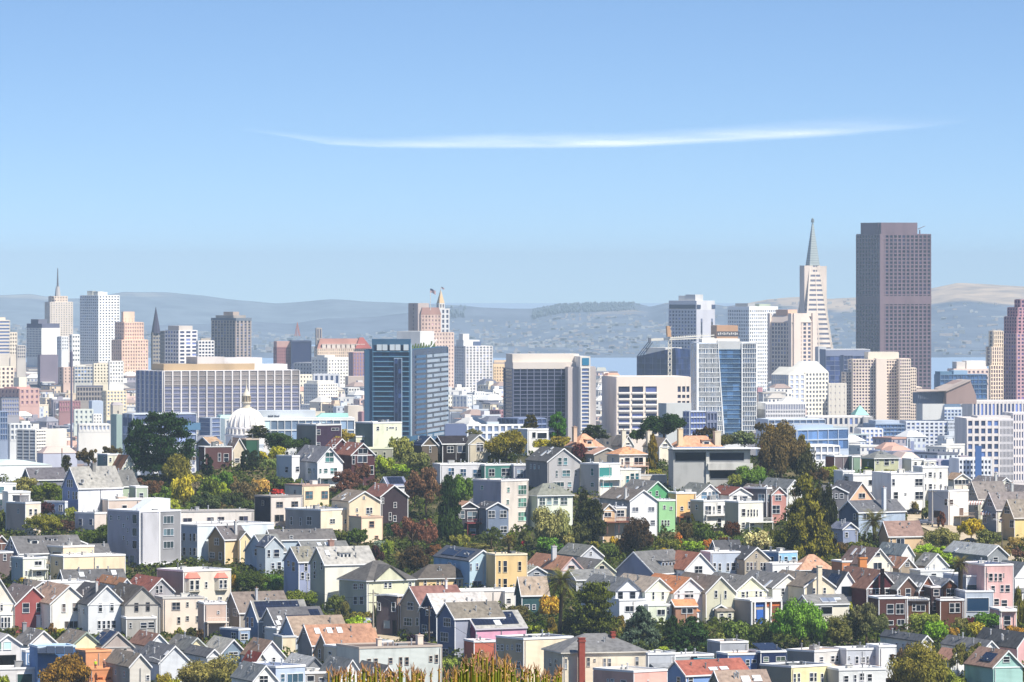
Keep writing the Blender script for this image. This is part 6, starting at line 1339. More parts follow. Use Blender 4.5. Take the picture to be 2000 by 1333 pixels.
# ---- A4
tile(990, 900, 5.874)
h('H', 'pale mint house|with grey hip roof and a row of lattice windows', 230, 355, 752, 268, 400, 820, 'e2ebdc', '8f9590', wins=[(405, 470, 72, 86), (485, 465, 60, 84), (560, 460, 60, 84), (655, 465, 82, 86)], gl='5a6a6c', wL='b8c4b8')
h('F', 'light modern house|with teal picture window and white balconies', 845, 1055, 1302, 45, 45, 410, 'ecebe8', '8c98a4', wL='bcbcbc', wins=[(985, 130, 32, 90), (1130, 132, 180, 112, 'p'), (1145, 280, 140, 50, 'p'), (985, 278, 40, 50)], gl='3f8480', deck=[(1065, 1300, 215, 'f0f0ee', 1.4)], th=42)
h('F', 'cream house with tall sliding doors|below the orange tiled roof', 1292, 1304, 1535, 105, 105, 370, 'f1eedf', wins=[(1385, 215, 40, 90), (1440, 185, 50, 84), (1495, 180, 40, 74)], gl='1f5a64')
h('F', 'retaining wall terrace|between the cream house and the mansion', 1520, 1530, 1832, 170, 170, 300, 'd9cfc6', wins=[], vents=0, par=.1, name='terrace', cat='terrace', L=6)
h('R', 'two tone green gable house|with grey roof and sloping handrails', 1320, 1600, 1860, 245, 362, 720, '5fb07c', '949494', trim='e8f0e8', wins=[(1645, 380, 30, 54), (1722, 375, 30, 56)], sky=[(1490, 320)], wL='4c8c64')
h('F', 'light green box wing|in front of the two tone green gable house', 1712, 1745, 1932, 462, 462, 825, '9ad09a', wL='3f7a58', wins=[(1808, 535, 30, 44), (1885, 545, 30, 40), (1785, 715, 26, 66), (1820, 715, 26, 66), (1855, 715, 22, 66)])
h('R', 'white gable house|big blank gable left of the green house', 1080, 1415, 1722, 345, 460, 890, 'f2f4fa', '8c8682', wins=[(1473, 560, 72, 56), (1658, 557, 72, 56), (1590, 715, 62, 60), (1675, 712, 56, 62)], sky=[(1285, 415), (1370, 425)], chim=[(1312, 470, 2.5, .5, 'c8ccd0')], gl='6f7480', wL='a4a6ae')
h('R', 'small charcoal gable house|left of the small tan gable', 960, 1120, 1222, 450, 500, 720, '74767e', '85878e', wins=[], vents=0)
h('R', 'small tan gable house|with dark window and long deck', 1010, 1104, 1242, 505, 572, 940, 'dcbb96', '8a8178', wins=[(1157, 620, 82, 54)], deck=[(1110, 1420, 700, '8a5c50', 2.5)])
h('F', 'greige bay house|between the tan gable and the big white gable', 1238, 1252, 1372, 545, 545, 935, 'd6cec2', wins=[(1303, 605, 86, 76)], deck=[(1252, 1372, 690, '8a5c50', 2)])
tile(990, 900, 5.874)
h('R', 'small grey Victorian cottage|with white trimmed fan window, right of the golden yellow villa', 200, 236, 452, 1222, 1290, 1510, '9ba2ae', '9aa3a2', wins=[(343, 1298, 70, 30), (290, 1370, 50, 60), (400, 1370, 50, 60)])
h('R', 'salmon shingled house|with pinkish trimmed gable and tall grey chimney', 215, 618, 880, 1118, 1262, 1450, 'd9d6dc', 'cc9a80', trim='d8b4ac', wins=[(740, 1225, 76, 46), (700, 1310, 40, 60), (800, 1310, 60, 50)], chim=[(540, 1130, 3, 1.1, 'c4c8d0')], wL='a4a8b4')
h('R', 'grey house with lime trimmed gable|right of the salmon shingled house', 700, 962, 1240, 1150, 1275, 1460, 'cdc3b4', '808284', trim='e4e8d0', wins=[(1090, 1225, 62, 46), (1120, 1335, 80, 40)])
h('R', 'dove grey gable house|small attic window, above the lime trimmed gable', 590, 850, 1105, 985, 1098, 1280, 'c8cedb', '8f9290', wins=[(965, 1065, 26, 42)])
h('L', 'large slate purple clapboard house|with long roof and four window dormer', 1232, 1690, 2150, 1062, 1300, 1450, 'b8bccc', '7b7e83', wL='a0a5be', wins=[], dorm=[(1850, 1200, 6.2, 2.0, 4, '6c84a4')], th=55)
h('R', 'terracotta tipped rear house|right of the slate purple house', 1760, 1960, 2180, 1060, 1180, 1370, 'd0c8c4', 'b8846c', wins=[], L=16)
h('L', 'pewter roofed terrace house|behind the second and third lower right gables', 700, 800, 1230, 1270, 1370, 1520, 'b8bcc4', '8c9094', wins=[], L=9)
tile(330, 1106, 5.874)
h('F', 'pale clapboard side block|between the ash grey gable and steel blue gable', 1180, 1240, 1440, 730, 730, 960, 'd4d8dc', wins=[(1320, 790, 50, 60)], L=6)
tile(1320, 900, 5.874)
h('F', 'apricot flat roofed house|with white awning and reddish deck', -25, 5, 232, 378, 378, 740, 'f4c98c', '6e7a9c', wins=[(175, 510, 66, 82), (70, 550, 40, 52)], deck=[(10, 165, 640, 'b06848', 2)])
h('R', 'white terrace gable house|with wide attic glass, right of the apricot house', 20, 235, 552, 278, 418, 700, 'f4f4f4', '8f9493', wins=[(325, 400, 70, 82), (390, 385, 28, 50), (450, 395, 72, 92)], gl='5c7890')
h('F', 'white bayed rear house|under the wide attic glass gable', 238, 320, 632, 468, 468, 780, 'ebe9e6', wL='b8ada4', wins=[(370, 570, 76, 104), (437, 570, 26, 92), (500, 560, 46, 100), (585, 555, 76, 94), (500, 710, 50, 90)], deck=[(330, 700, 625, 'e8e8e8', 1)])
h('R', 'white gable house with brown roof|above the cream balcony house', 400, 615, 872, 315, 396, 720, 'f2f0ee', '8c5c54', wins=[(680, 420, 50, 62), (793, 435, 66, 60)])
h('F', 'cream balcony house|with tall arched doors and white railing', 640, 720, 1003, 482, 482, 840, 'f0eddf', wL='b8b4a4', wins=[(777, 595, 44, 86), (832, 600, 26, 82), (868, 600, 26, 86), (902, 600, 26, 86), (938, 600, 20, 82), (775, 740, 40, 66), (870, 730, 72, 42)], deck=[(810, 1095, 702, 'ececea', 1.6)], gl='38363c')
h('R', 'taupe roofed house|behind the charcoal and rose houses', 770, 960, 1110, 288, 352, 640, 'a8a4a4', '8d8682', wins=[], vents=2)
h('F', 'charcoal bay house|with pale blue windows left of the rose gable', 935, 1040, 1102, 322, 322, 720, '7f7c82', wL='6a6870', wins=[(985, 430, 76, 92), (1070, 430, 42, 92)], gl='86a0b0')
h('R', 'rose pink gable house|with an arched conservatory', 1020, 1102, 1272, 310, 392, 720, 'cf948e', '8d8682', wins=[(1175, 420, 76, 76), (1150, 560, 96, 100)])
h('R', 'grey shingled roof house|with white gable left of the great golden conifer', 1000, 1278, 1445, 228, 325, 570, 'f0f2f0', '969b9e', wins=[])
h('R', 'dark grey gable house|right of the great golden conifer', 1560, 1700, 1978, 302, 372, 780, '6a6b74', '87888c', wins=[(1780, 405, 40, 62), (1843, 408, 40, 62), (1905, 405, 52, 62), (1835, 580, 50, 90), (1925, 550, 26, 50)], trim='e6e8ec')
h('R', 'salmon roofed gable house|bright white face in the lower right row', -130, 105, 447, 1068, 1252, 1440, 'f1f3f8', 'b8806c', wins=[(262, 1250, 92, 84)], vents=2)
h('F', 'lavender blue bay house|between two white trimmed gables', 385, 400, 742, 1060, 1060, 1370, 'bac8de', 'c4c8cc', wins=[(445, 1215, 36, 84), (505, 1220, 36, 84), (600, 1220, 36, 92), (665, 1215, 56, 92)])
h('L', 'charcoal roofed house|with satellite dishes behind the lavender bay house', 395, 480, 770, 928, 1050, 1230, 'b4b8c0', '5c5f67', wins=[])
h('R', 'taupe Victorian gable house|white trimmed pediment and paired windows', 560, 790, 1077, 1003, 1132, 1385, 'b8ad9e', '5f6269', wins=[(825, 1215, 26, 100), (866, 1215, 32, 100), (910, 1215, 20, 100), (985, 1215, 26, 92), (1018, 1215, 26, 92), (925, 1090, 20, 46)], gl='3c3238')
h('F', 'turquoise blue modern house|flat roofed beside the golden conifer', 1030, 1180, 1402, 1058, 1058, 1260, '8ec3ea', wL='6f9ccc', wins=[(1195, 1130, 26, 82), (1265, 1135, 42, 72), (1360, 1135, 54, 60), (1095, 1130, 76, 60)], gl='2c4658', th=42)
h('F', 'plain white box house|below the turquoise modern house', 1088, 1110, 1482, 1192, 1192, 1400, 'f0f2f8', wins=[(1145, 1275, 40, 30), (1215, 1278, 50, 30)])
h('H', 'peach hip roofed bungalow|right of the white box house', 1370, 1430, 1805, 1085, 1255, 1400, 'dccab8', 'd6ae98', wins=[], vents=3)
# ---- A6
tile(1650, 900, 5.731)
h('F', 'white modern villa|with curved corner and roof garden', 470, 520, 902, 152, 152, 580, 'f8f8f8', 'd8d8d6', wins=[(545, 242, 36, 72), (835, 242, 92, 82), (572, 390, 56, 80), (683, 372, 26, 26), (838, 390, 96, 86)], L=14)
h('F', 'white left wing|low terrace beside the white modern villa', 60, 95, 472, 165, 165, 500, 'efefef', 'e8e8e8', wins=[(318, 245, 100, 62), (390, 250, 22, 52), (432, 250, 28, 52), (35, 205, 40, 60)], trim='e0e0e0')
h('F', 'greyish white house|at the left end of the white modern villa', -40, -20, 110, 125, 125, 470, 'dfe3e8', wins=[(35, 210, 44, 62)])
h('F', 'ivory flat roofed house|with blue framed bay, right of the white villa', 850, 872, 1162, 78, 78, 480, 'ecebe8', 'dcdcdc', wins=[(905, 160, 20, 42), (958, 155, 42, 54), (1010, 160, 20, 54), (1077, 160, 26, 72), (905, 295, 20, 66), (960, 290, 42, 62), (1010, 290, 16, 52), (1080, 285, 26, 46)])
h('R', 'tan roofed cream house|with broad porch gable behind the white block', 1150, 1225, 1412, 150, 215, 400, 'f4e8da', 'b59e8a', wins=[(1310, 240, 165, 56)], vents=1)
h('F', 'white garage block|with pinkish side wall beside the utility pole', 965, 1160, 1402, 345, 345, 735, 'f2ece9', 'f0eeee', wL='c9c9d0', wins=[(1137, 465, 36, 76), (1193, 465, 46, 62), (1050, 600, 90, 90, 'p')], gl='5c4c44', th=45)
h('R', 'cream green gable house|top of the striped row at right', 1430, 1682, 1932, 198, 300, 580, 'eceedf', '928e92', wins=[(1820, 245, 42, 36)], chim=[(1690, 300, 3.2, .6, 'c8cacc')])
h('R', 'ivory gable house|behind the middle striped house', 1700, 1935, 2200, 290, 420, 650, 'ebe8dc', '928e92', wins=[], chim=[(1860, 400, 3, .6, 'c0c4c8')])
h('L', 'grey striped porch house|highest of three along the steep street', 1385, 1500, 1840, 248, 425, 660, 'ebe8d6', '938f90', wL='b6b3ae', wins=[(1443, 360, 50, 76), (1405, 515, 30, 100), (1480, 515, 50, 84)], trim='e0d8d0')
h('L', 'blue grey striped porch house|middle of three along the steep street', 1570, 1700, 2140, 368, 545, 800, 'eae4d2', '928d90', wL='8f95a0', wins=[(1640, 470, 46, 82), (1590, 640, 50, 130), (1680, 630, 40, 84)], gl='2a2c40', trim='e8e0e0')
h('L', 'tan and yellow striped porch house|lowest of three along the steep street', 1780, 1900, 2320, 448, 635, 900, 'f0d596', '9c968f', wL='caae88', wins=[(1835, 555, 50, 76), (1880, 710, 60, 84)], trim='e8e0d8')
for (xa, xb, y, n) in ((1345, 1545, 458, 'porch awning stripes on the highest grey house'), (1525, 1745, 570, 'porch awning stripes on the middle blue grey house'), (1730, 1960, 655, 'porch awning stripes on the lowest tan house')):
    Dd = Dg(PY(y+200))-2.5; o = thing('awning', 'striped red and white ' + n, 'awning', world(PX((xa+xb)/2), PY(y), Dd), R(-12)); w = (xb-xa)/S*K*Dd
    for c_ in (0, 1):
        b = MB()
        for i in range(14):
            if i % 2 == c_: x0 = -w/2+w*i/14; b.hexa([(x0, -.9, -.5), (x0+w/14, -.9, -.5), (x0+w/14, 1.2, 0), (x0, 1.2, 0), (x0, -.9, -.4), (x0+w/14, -.9, -.4), (x0+w/14, 1.2, .12), (x0, 1.2, .12)]); b.box(x0, x0+w/14, -.95, -.9, -.9, -.4)
        b.build('stripe', mat('paint', ('b88a80', 'f4f0ec')[c_]), o)
h('R', 'peach gable house|under the left wing of the white villa', -200, 40, 352, 252, 460, 640, 'f4c4a6', '878890', wins=[(195, 392, 78, 54)])
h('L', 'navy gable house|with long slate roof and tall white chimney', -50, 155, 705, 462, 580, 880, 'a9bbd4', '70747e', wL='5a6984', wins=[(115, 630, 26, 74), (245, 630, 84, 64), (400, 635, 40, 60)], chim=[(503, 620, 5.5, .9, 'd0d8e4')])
h('L', 'tan bungalow|with pinkish brown roof beside the canary palm', 400, 495, 890, 692, 845, 1030, 'dfc09c', 'a08984', wins=[(520, 895, 16, 46), (625, 905, 96, 66)], wL='b89878')
h('R', 'blue grey cottage|at the foot of the navy gable house', -150, -20, 150, 700, 770, 1010, '93a0bf', '8890a8', wins=[(20, 830, 40, 60), (130, 790, 26, 70)])
h('R', 'cream gable house with skylights|and orange chimney, lower right', -20, 245, 542, 992, 1170, 1460, 'f1ecdd', '927d78', wins=[(370, 1050, 62, 44), (370, 1178, 98, 76), (490, 1165, 16, 40)], sky=[(105, 1020, 1, 2), (200, 1018, 1, 2)], wL='d8d0c4')
b = MB(); k = K*Dg(PY(1460)); b.box(-.9, .9, -.7, .7, -9, 0); b.box(-1.05, 1.05, -.85, .85, -.35, 0); o = b.build('brick_chimney', mat('wall', 'd88a52')); tag(o, 'broad orange brick chimney rising left of the cream skylit house', 'chimney'); o.location = world(PX(197), PY(1082), Dg(PY(1460))-2); o.rotation_euler.z = .3
h('F', 'orange brick house|with two white framed windows left of the orange chimney', -60, -30, 150, 1135, 1135, 1420, 'd08a62', 'f0f0ee', wins=[(15, 1212, 54, 64), (92, 1200, 60, 54)], vents=1)
h('R', 'grey tarpaper roofed house|with white gable behind the lacy green tree', 400, 640, 775, 948, 1055, 1210, 'f0f0f0', 'aab4b8', wins=[])
h('R', 'brown gable cottage|with rosy roof under the lacy green tree', 440, 610, 808, 1095, 1205, 1380, 'b0a08e', 'b88e7a', wins=[(700, 1160, 50, 50)])
h('R', 'big light grey roofed house|with small timber gable near the right edge', 1100, 1600, 1835, 958, 1065, 1310, '959ba2', 'bfc6cb', wins=[(1690, 1110, 60, 60)], sky=[(1250, 1000)])
h('R', 'pale gable behind the lacy green tree|with blue skylight', 800, 920, 1160, 1050, 1180, 1350, 'e8e8e8', 'a0a4a2', wins=[], sky=[(900, 1100)])
h('F', 'flat white skylit roof house|below the lacy green tree', 830, 850, 1230, 1240, 1240, 1420, 'dfe3e8', 'b8c4d4', wins=[(1000, 1275, 60, 25)], vents=4)
# ---- B1
tile(0, 1106, 5.874)
h('L', 'charcoal roofed house with two skylights|tiny round headed gable window', 645, 745, 1430, 58, 178, 430, 'b9bcc0', '6e7076', wL='75767c', wins=[(700, 130, 30, 60)], sky=[(935, 100, 1.2, 1.6), (1305, 78, 1.2, 1.6)])
h('F', 'light flat roofed house|above the white gables at lower left', 420, 560, 1010, 195, 195, 520, 'dfe1e4', 'd9dbdd', wins=[])
h('R', 'orange roofed house|tiny blue gable, above the charcoal roofed gables', 940, 1400, 1505, 152, 218, 520, 'cfd9ea', 'd29c78', wins=[(1435, 205, 30, 20)], L=20)
h('R', 'grey gable house with red roof|paired white windows', 1240, 1715, 1988, 148, 292, 540, 'adaeb6', 'a97066', wins=[(1800, 270, 32, 92), (1845, 264, 32, 92)], L=20)
h('R', 'taupe roofed house|behind the brick red gable', 130, 330, 640, 190, 300, 560, 'c8c0b8', '9c948e', wins=[], chim=[(290, 235, 1.6, .9, '5c5c60')])
h('R', 'cream white gable house|first in the lower left row, cut by the edge', -300, -190, 165, 150, 440, 780, 'f3ece0', '928c88', wins=[(12, 470, 32, 92), (60, 650, 36, 96), (115, 650, 20, 84)], bay=[(-40, 130, 560, 730, 3)])
h('R', 'brick red gable house|with white trimmed windows in the lower left row', -120, 172, 579, 248, 452, 770, 'a85a5c', '93898a', wins=[(293, 480, 76, 112), (448, 475, 76, 108)], bay=[(410, 570, 570, 700, 2)], wL='e6e0d6')
h('R', 'white gable house with wide brown window|third in the lower left row', 260, 580, 1006, 235, 432, 800, 'f5f2ed', 'c6ab9b', wins=[(728, 480, 46, 104), (885, 470, 124, 102), (810, 672, 150, 84)], sky=[(615, 360, .8, 1.2)], gl='5c5450')
h('R', 'pale grey gable house|with a lean-to window band, fourth in the lower left row', 700, 1014, 1426, 235, 442, 830, 'e3e7ee', '66686f', wins=[(1148, 475, 42, 98), (1277, 468, 42, 98), (1135, 672, 34, 92), (1188, 672, 34, 92), (1240, 670, 36, 92), (1296, 668, 50, 92)], chim=[(1110, 290, 2, .5, 'c8c8cc'), (1120, 230, 1.4, .7, '9c5c50')], wL='ccd0d8')
h('R', 'grey clapboard gable house|last in the lower left row beside the green tree', 1110, 1430, 1832, 245, 448, 830, 'b8b6b3', '706c69', trim='6f6c6c', wins=[(1562, 472, 42, 98), (1690, 465, 42, 98), (1495, 680, 28, 60), (1685, 680, 165, 80)])
h('F', 'grey clapboard rear extension|with sliding window, below the grey gable', 1425, 1450, 1790, 602, 602, 850, 'b0aeac', 'dcdcda', wins=[(1497, 680, 28, 64), (1645, 680, 76, 72), (1730, 675, 76, 68)], vents=0, th=14)
h('R', 'pale modern gable house|with angled green windows at the lower left edge', -300, -60, 232, 795, 905, 1450, 'e0dfe3', 'cfcfd2', wins=[(80, 915, 92, 96, 'p'), (-5, 915, 40, 96, 'p'), (80, 1085, 195, 132, 'p', '1c1c20', '141416'), (185, 1190, 20, 30)], gl='86aca0')
h('F', 'pale modern lower storey|with sliding glass door at the lower left corner', -60, -20, 425, 1185, 1185, 1500, 'dcdbe0', 'c4c4c6', wins=[(275, 1290, 168, 110, 'p')], gl='3c5a58', vents=1)
h('R', 'grey roofed white gable house|with a rust stovepipe, low at left', 100, 330, 662, 752, 908, 1170, 'f0ecec', '8f8d8e', wins=[], chim=[(240, 735, 1.6, .8, '9a9ca4')])
h('R', 'cream gable house|with sage bargeboards, low at left', 570, 812, 1165, 768, 925, 1200, 'f7efc9', '9a928a', trim='a4b0a4', wins=[])
h('R', 'taupe arched gable house|with navy solar array, low at left', 990, 1172, 1524, 768, 935, 1210, 'bdb0ac', '8c8888', trim='c8c4c0', wins=[(1430, 965, 36, 50)], sol=[(.05, .5, .05, .95), (.62, .95, .05, .8)], vents=1)
h('R', 'brown roofed pale blue gable house|low at left centre', 1440, 1705, 1935, 790, 915, 1190, 'eef2f8', 'a48276', wins=[], vents=3)
h('F', 'royal blue house|with four tilted solar panels', 380, 435, 855, 935, 935, 1500, '4a74ac', '9fc4de', wL='6a90c4', wins=[], trim='cfe0f0', vents=0)
hb_ = h('F', 'light blue stair tower|left of the royal blue house', 270, 300, 432, 985, 985, 1420, '7fa6da', wins=[(350, 1060, 60, 90, 'p', 'f0f4f8', '6f94c4')], trim='f0f4f8', vents=0)
for i in range(4):
    Dd = Dg(PY(1500))-1; b = MB(); c0 = world(PX(430+i*105), PY(935), Dd+3); w = 105/S*K*Dd; b.hexa([(0, 0, -1.5), (w*.94, 0, -1.5), (w*.8, 2.4, -.2), (-w*.14, 2.4, -.2), (0, -.1, -1.4), (w*.94, -.1, -1.4), (w*.8, 2.3, -.1), (-w*.14, 2.3, -.1)])
    o = b.build('solar_panel', mat('gloss', '39404e')); o.location = c0+Vector((.3, -3.6-i*.25, .5)); tag(o, 'tilted solar panel in the row of four on the royal blue house', 'solar panel', 'tilted solar panels on the royal blue house')
hc = h('F', 'plywood house under construction|orange, with scaffold at its side', 870, 985, 1266, 985, 985, 1480, 'dd9c72', 'c89068', wL='b08c82', wins=[(1110, 1200, 36, 60, 'p', 'd08050', 'f0b070'), (1190, 1195, 40, 60, 'p', 'd08050', 'd08860')], trim='f0b080', vents=0)
h('F', 'plywood lower storey|with open window frames, below the two workers', 1010, 1030, 1285, 1185, 1185, 1520, 'dc9468', 'd89a70', wins=[(1050, 1290, 62, 30, 'p', 'd87c44', '5a2c20'), (1145, 1287, 62, 30, 'p', 'd87c44', '5a2c20'), (1240, 1285, 56, 30, 'p', 'd87c44', '5a2c20')], trim='f0a878', vents=0, L=5)
sc_ = thing('scaffold', 'dark metal scaffold beside the orange plywood house', 'scaffold', world(PX(1275), PY(1470), Dg(PY(1470))-3), R(18)); k = K*Dg(PY(1470))/S; b = MB()
for x in (0, 50, 105): 
    for y in (0, 1.5): b.tube((x*k, y, 0), (x*k, y, 405*k), .09, .09, 6)
b.build('pole', mat('metal', '7c7c84'), sc_); b = MB()
for j in range(7): b.box(0, 105*k, 0, 1.5, j*62*k, j*62*k+.14); b.tube((0, 0, j*62*k), (105*k, 0, (j+1)*62*k), .05, .05, 5)
b.build('platform', mat('wall', '4c4a4c'), sc_)
h('R', 'stone grey gable house|with mottled roof right of the scaffold', 1150, 1490, 1722, 1018, 1155, 1570, 'dbd7d2', 'a1988d', wL='b0aca8', wins=[(1690, 1280, 40, 60)])
# ---- B2
tile(330, 1106, 5.874)
h('F', 'greige house with two coral roofed bays|left of the round green trees', -160, 165, 690, 62, 62, 500, 'ded7cb', 'ecedf0', wL='93918e', wins=[(417, 215, 30, 72), (570, 368, 50, 32), (415, 372, 28, 25)], bay=[(180, 350, 140, 290, 2, 'f08070'), (510, 655, 135, 272, 2, 'f08070')], th=35)
h('F', 'cream stucco house|with grey parapet and six white windows', -110, -68, 391, 372, 372, 780, 'ecdfd4', '84888c', wins=[(78, 460, 96, 92), (207, 440, 32, 52), (335, 445, 62, 76), (110, 622, 36, 80), (207, 600, 36, 52), (332, 608, 62, 80)], trim='d0ccc8')
h('F', 'rosy tan low house|with roof deck and outside stair', 380, 405, 655, 435, 435, 850, 'cbb3a8', 'b0a49c', wins=[(565, 532, 30, 42), (615, 738, 30, 70), (660, 738, 30, 70)], deck=[(410, 655, 635, 'e0d4c8', 3)], th=14)
h('L', 'grey shingled gable house|with two narrow white windows, above the navy gable', 620, 812, 1380, 318, 532, 820, 'a39c96', '8f8682', wL='8d8782', wins=[(662, 530, 36, 92), (760, 530, 50, 92)], chim=[(1003, 400, 2.6, .5, 'b8bcc4')])
h('L', 'denim blue gable house|with large black solar roof', 860, 1026, 1605, 418, 628, 880, '8d9cb0', '9fa2a3', wL='5f80aa', sol=[(.03, .88, .1, .92)], wins=[(895, 645, 32, 124), (955, 645, 32, 112)])
h('F', 'denim blue porch house|with glazed doors under the denim gable', 690, 800, 925, 735, 735, 900, '8ca4c6', '8f8c8e', wL='5c7098', wins=[(745, 800, 60, 80), (860, 810, 80, 70)], vents=0, th=38)
h('L', 'ash grey gable house|with two black solar panels on a slate roof', 1030, 1232, 1800, 498, 690, 905, '9ea2a8', '70727a', wL='9498a0', sol=[(.25, .72, .1, .5), (.76, .95, .4, .8)], wins=[(1095, 725, 42, 92), (1190, 735, 20, 92)], sky=[(1265, 600), (1258, 670)])
h('L', 'steel blue gable house|with sandy tan roof', 1260, 1450, 2050, 598, 800, 1020, 'a3b0c2', 'aa9b8f', wL='8ca4c2', wins=[(1310, 800, 60, 40)])
h('F', 'buttery box house|under the steel blue gable', 1275, 1300, 1455, 815, 815, 1030, 'f1e1c6', trim='d8dade', wins=[], vents=0)
h('L', 'slate gable house with clay roof|and three skylights in a line', 1470, 1645, 2380, 698, 905, 1120, 'c09a84', 'b8917d', wL='8a8d95', wins=[(1553, 755, 32, 46)], sky=[(1700, 748, 1.2, 1.6), (1840, 742, 1.2, 1.6), (1955, 738, 1.2, 1.6)])
h('L', 'narrow sandstone gable house|with two tall slit windows', 1660, 1850, 2010, 795, 1005, 1190, 'c8b49e', 'b8917d', wL='a99884', wins=[(1728, 1005, 26, 110), (1800, 1005, 26, 110)], vents=0, th=40)
h('F', 'bone flat roofed house|between the sandstone gable and the garages', 1838, 1862, 2080, 940, 940, 1160, 'e9dfcc', wins=[(1975, 1040, 120, 30, 'p')], vents=0)
h('R', 'buff gable house|small, facing front in the second lowest row', -80, 190, 452, 832, 965, 1215, 'f2e6c2', '888c8d', wins=[], trim='c8ccc8')
h('R', 'pale roofed house with blue timber gable|left of the sky blue trimmed gable', 330, 585, 893, 852, 1022, 1250, '8298ae', 'c7c7c1', wins=[(735, 1000, 110, 30)])
h('R', 'fawn roofed white gable house|facing front, second lowest row centre left', 800, 1032, 1322, 868, 1042, 1300, 'e8eef8', 'a58f80', wins=[(1200, 1075, 40, 60)])
h('R', 'round vent gable house|ice blue with grey roof above the big khaki tree', -450, -112, 242, 928, 1112, 1400, 'd9e0ec', '7f828a', wins=[], sky=[(20, 1010)])
h('R', 'grey roofed small white gable|just above the big khaki tree', 130, 440, 594, 962, 1042, 1310, 'd6dae2', '787a80', wins=[], vents=1)
h('R', 'oxblood roofed small house|right of the big khaki tree', 830, 1000, 1130, 1008, 1110, 1350, 'ddd7d0', 'a5564c', wins=[(1080, 1090, 30, 40)])
h('R', 'bright white gable house|with one cross window at the bottom edge', 760, 970, 1242, 1152, 1318, 1760, 'f6f6f8', '949a9f', wins=[(1085, 1300, 104, 92)], L=14)
h('F', 'powder blue box house|with wide reflective window at the bottom edge', 1060, 1226, 1552, 1165, 1165, 1720, 'b8c9e4', '8d9cc0', wL='7d8cb0', wins=[(1300, 1285, 52, 100), (1440, 1285, 185, 104)], gl='466478', L=12, th=38)
h('R', 'slate gable house with white roof|at the bottom beside the powder blue box', 1260, 1548, 1795, 1058, 1195, 1520, '8f9299', 'd3d7da', wins=[(1640, 1180, 28, 26)], trim='787c84')
h('F', 'brown flat roofed house|with balcony near the reddish reeds', 1545, 1562, 1905, 1232, 1232, 1660, '8c8684', 'd8d8d6', wins=[(1750, 1300, 70, 40), (1870, 1300, 40, 60), (1620, 1290, 90, 70, 'p')], L=10)
# ---- B3
tile(660, 1106, 5.874)
h('H', 'ochre house with dark pyramid roof|in front of the sky blue house', 845, 932, 1502, -10, 142, 285, 'f2d29e', '6c6866', wins=[(1145, 200, 30, 72), (1195, 200, 30, 72), (1347, 205, 28, 92), (1395, 205, 28, 92), (1000, 200, 36, 70)], gl='5c4a44', chim=[(1240, 215, 1.8, .5, 'e0e4e8')])
h('H', 'large pale sage house|with dark roof and triangular pediment', 5, 332, 872, -45, 168, 565, 'dcddc4', '6e6e70', wL='b9bdae', wins=[(200, 235, 52, 64), (275, 232, 52, 64), (200, 395, 46, 98), (275, 395, 46, 98), (543, 220, 36, 62), (593, 220, 36, 62), (820, 208, 36, 52)], ped=(415, 745, -5, 165), th=35)
h('L', 'umber building with white flat roof|and an arched doorway, right of the parked car', 440, 680, 745, 335, 345, 810, 'ae9282', 'f4f4f4', wL='6e6065', wins=[(475, 465, 36, 92), (640, 470, 46, 110), (565, 670, 72, 92, 'p', '8a8a90', 'aebcc4'), (650, 710, 50, 180, 'p', '4a4048', '1a1a20')], th=60, vents=0)
h('L', 'taupe gable house with rosy roof|second from the umber building', 715, 942, 1460, 252, 445, 840, '968878', '987470', wL='a59c90', wins=[(832, 460, 70, 92), (805, 640, 92, 92), (915, 640, 30, 92)], chim=[(1240, 250, 1.6, .5, 'e0e0e4')])
h('L', 'midnight navy gable house|with white lace trim and white roof', 935, 1132, 1755, 335, 532, 900, '3c4a70', 'd6d6d8', wL='283a60', wins=[(1040, 540, 60, 62), (995, 720, 60, 92), (1130, 720, 26, 110), (1080, 860, 30, 40)])
h('L', 'indigo gable house|with putty coloured roof left of the magenta house', 1140, 1342, 1905, 440, 602, 1060, '9aa0b4', '8f8b84', wL='5c6d92', wins=[(1257, 645, 82, 104), (1225, 815, 92, 112), (1240, 985, 72, 84)])
h('L', 'magenta and pink gable house|with big navy solar roof', 1365, 1585, 2160, 545, 718, 1060, 'dca0be', 'b7babc', wL='80385f', sol=[(.0, .88, .12, .88)], wins=[(1475, 745, 86, 104), (1445, 925, 76, 112)], trim='c8c4cc', sky=[(1830, 655, 1.6, 1.6)])
h('F', 'terracotta box house|in front of the magenta and pink house', 1540, 1562, 1818, 872, 872, 1130, 'c86c5a', 'c8a0a0', wins=[(1655, 990, 30, 50)], vents=3)
h('F', 'long white hall|low and plain, behind the navy gable roof', 1300, 1400, 2160, 290, 290, 500, 'e3dcda', 'ffffff', wins=[(1955, 395, 36, 72), (1690, 395, 20, 20)])
h('F', 'long pale blue grey flats|with curling cornice at the bottom', -20, 245, 1185, 945, 945, 1470, 'cfd7d8', '7c706c', wL='c4c8c4', wins=[(355, 1092, 46, 60), (432, 1092, 46, 70), (600, 1085, 46, 72), (715, 1090, 36, 92), (785, 1090, 50, 92), (1060, 1062, 40, 72), (1125, 1062, 36, 92)], trim='c2b4a8', th=24, L=12, name='apartment_building', chim=[(470, 930, 1.6, .9, 'e8d8cc'), (935, 900, 1.8, 1.2, 'e8d8cc')])
h('R', 'small white gable house|at the bottom left of the reeds', -160, 22, 302, 1085, 1300, 1700, 'f3f3f5', '94989a', wins=[], L=14)
h('R', 'russet shingle gable house|dark, just behind the reeds', 200, 472, 685, 1152, 1300, 1660, '6d5650', '808184', wins=[(570, 1250, 30, 50)], L=16)
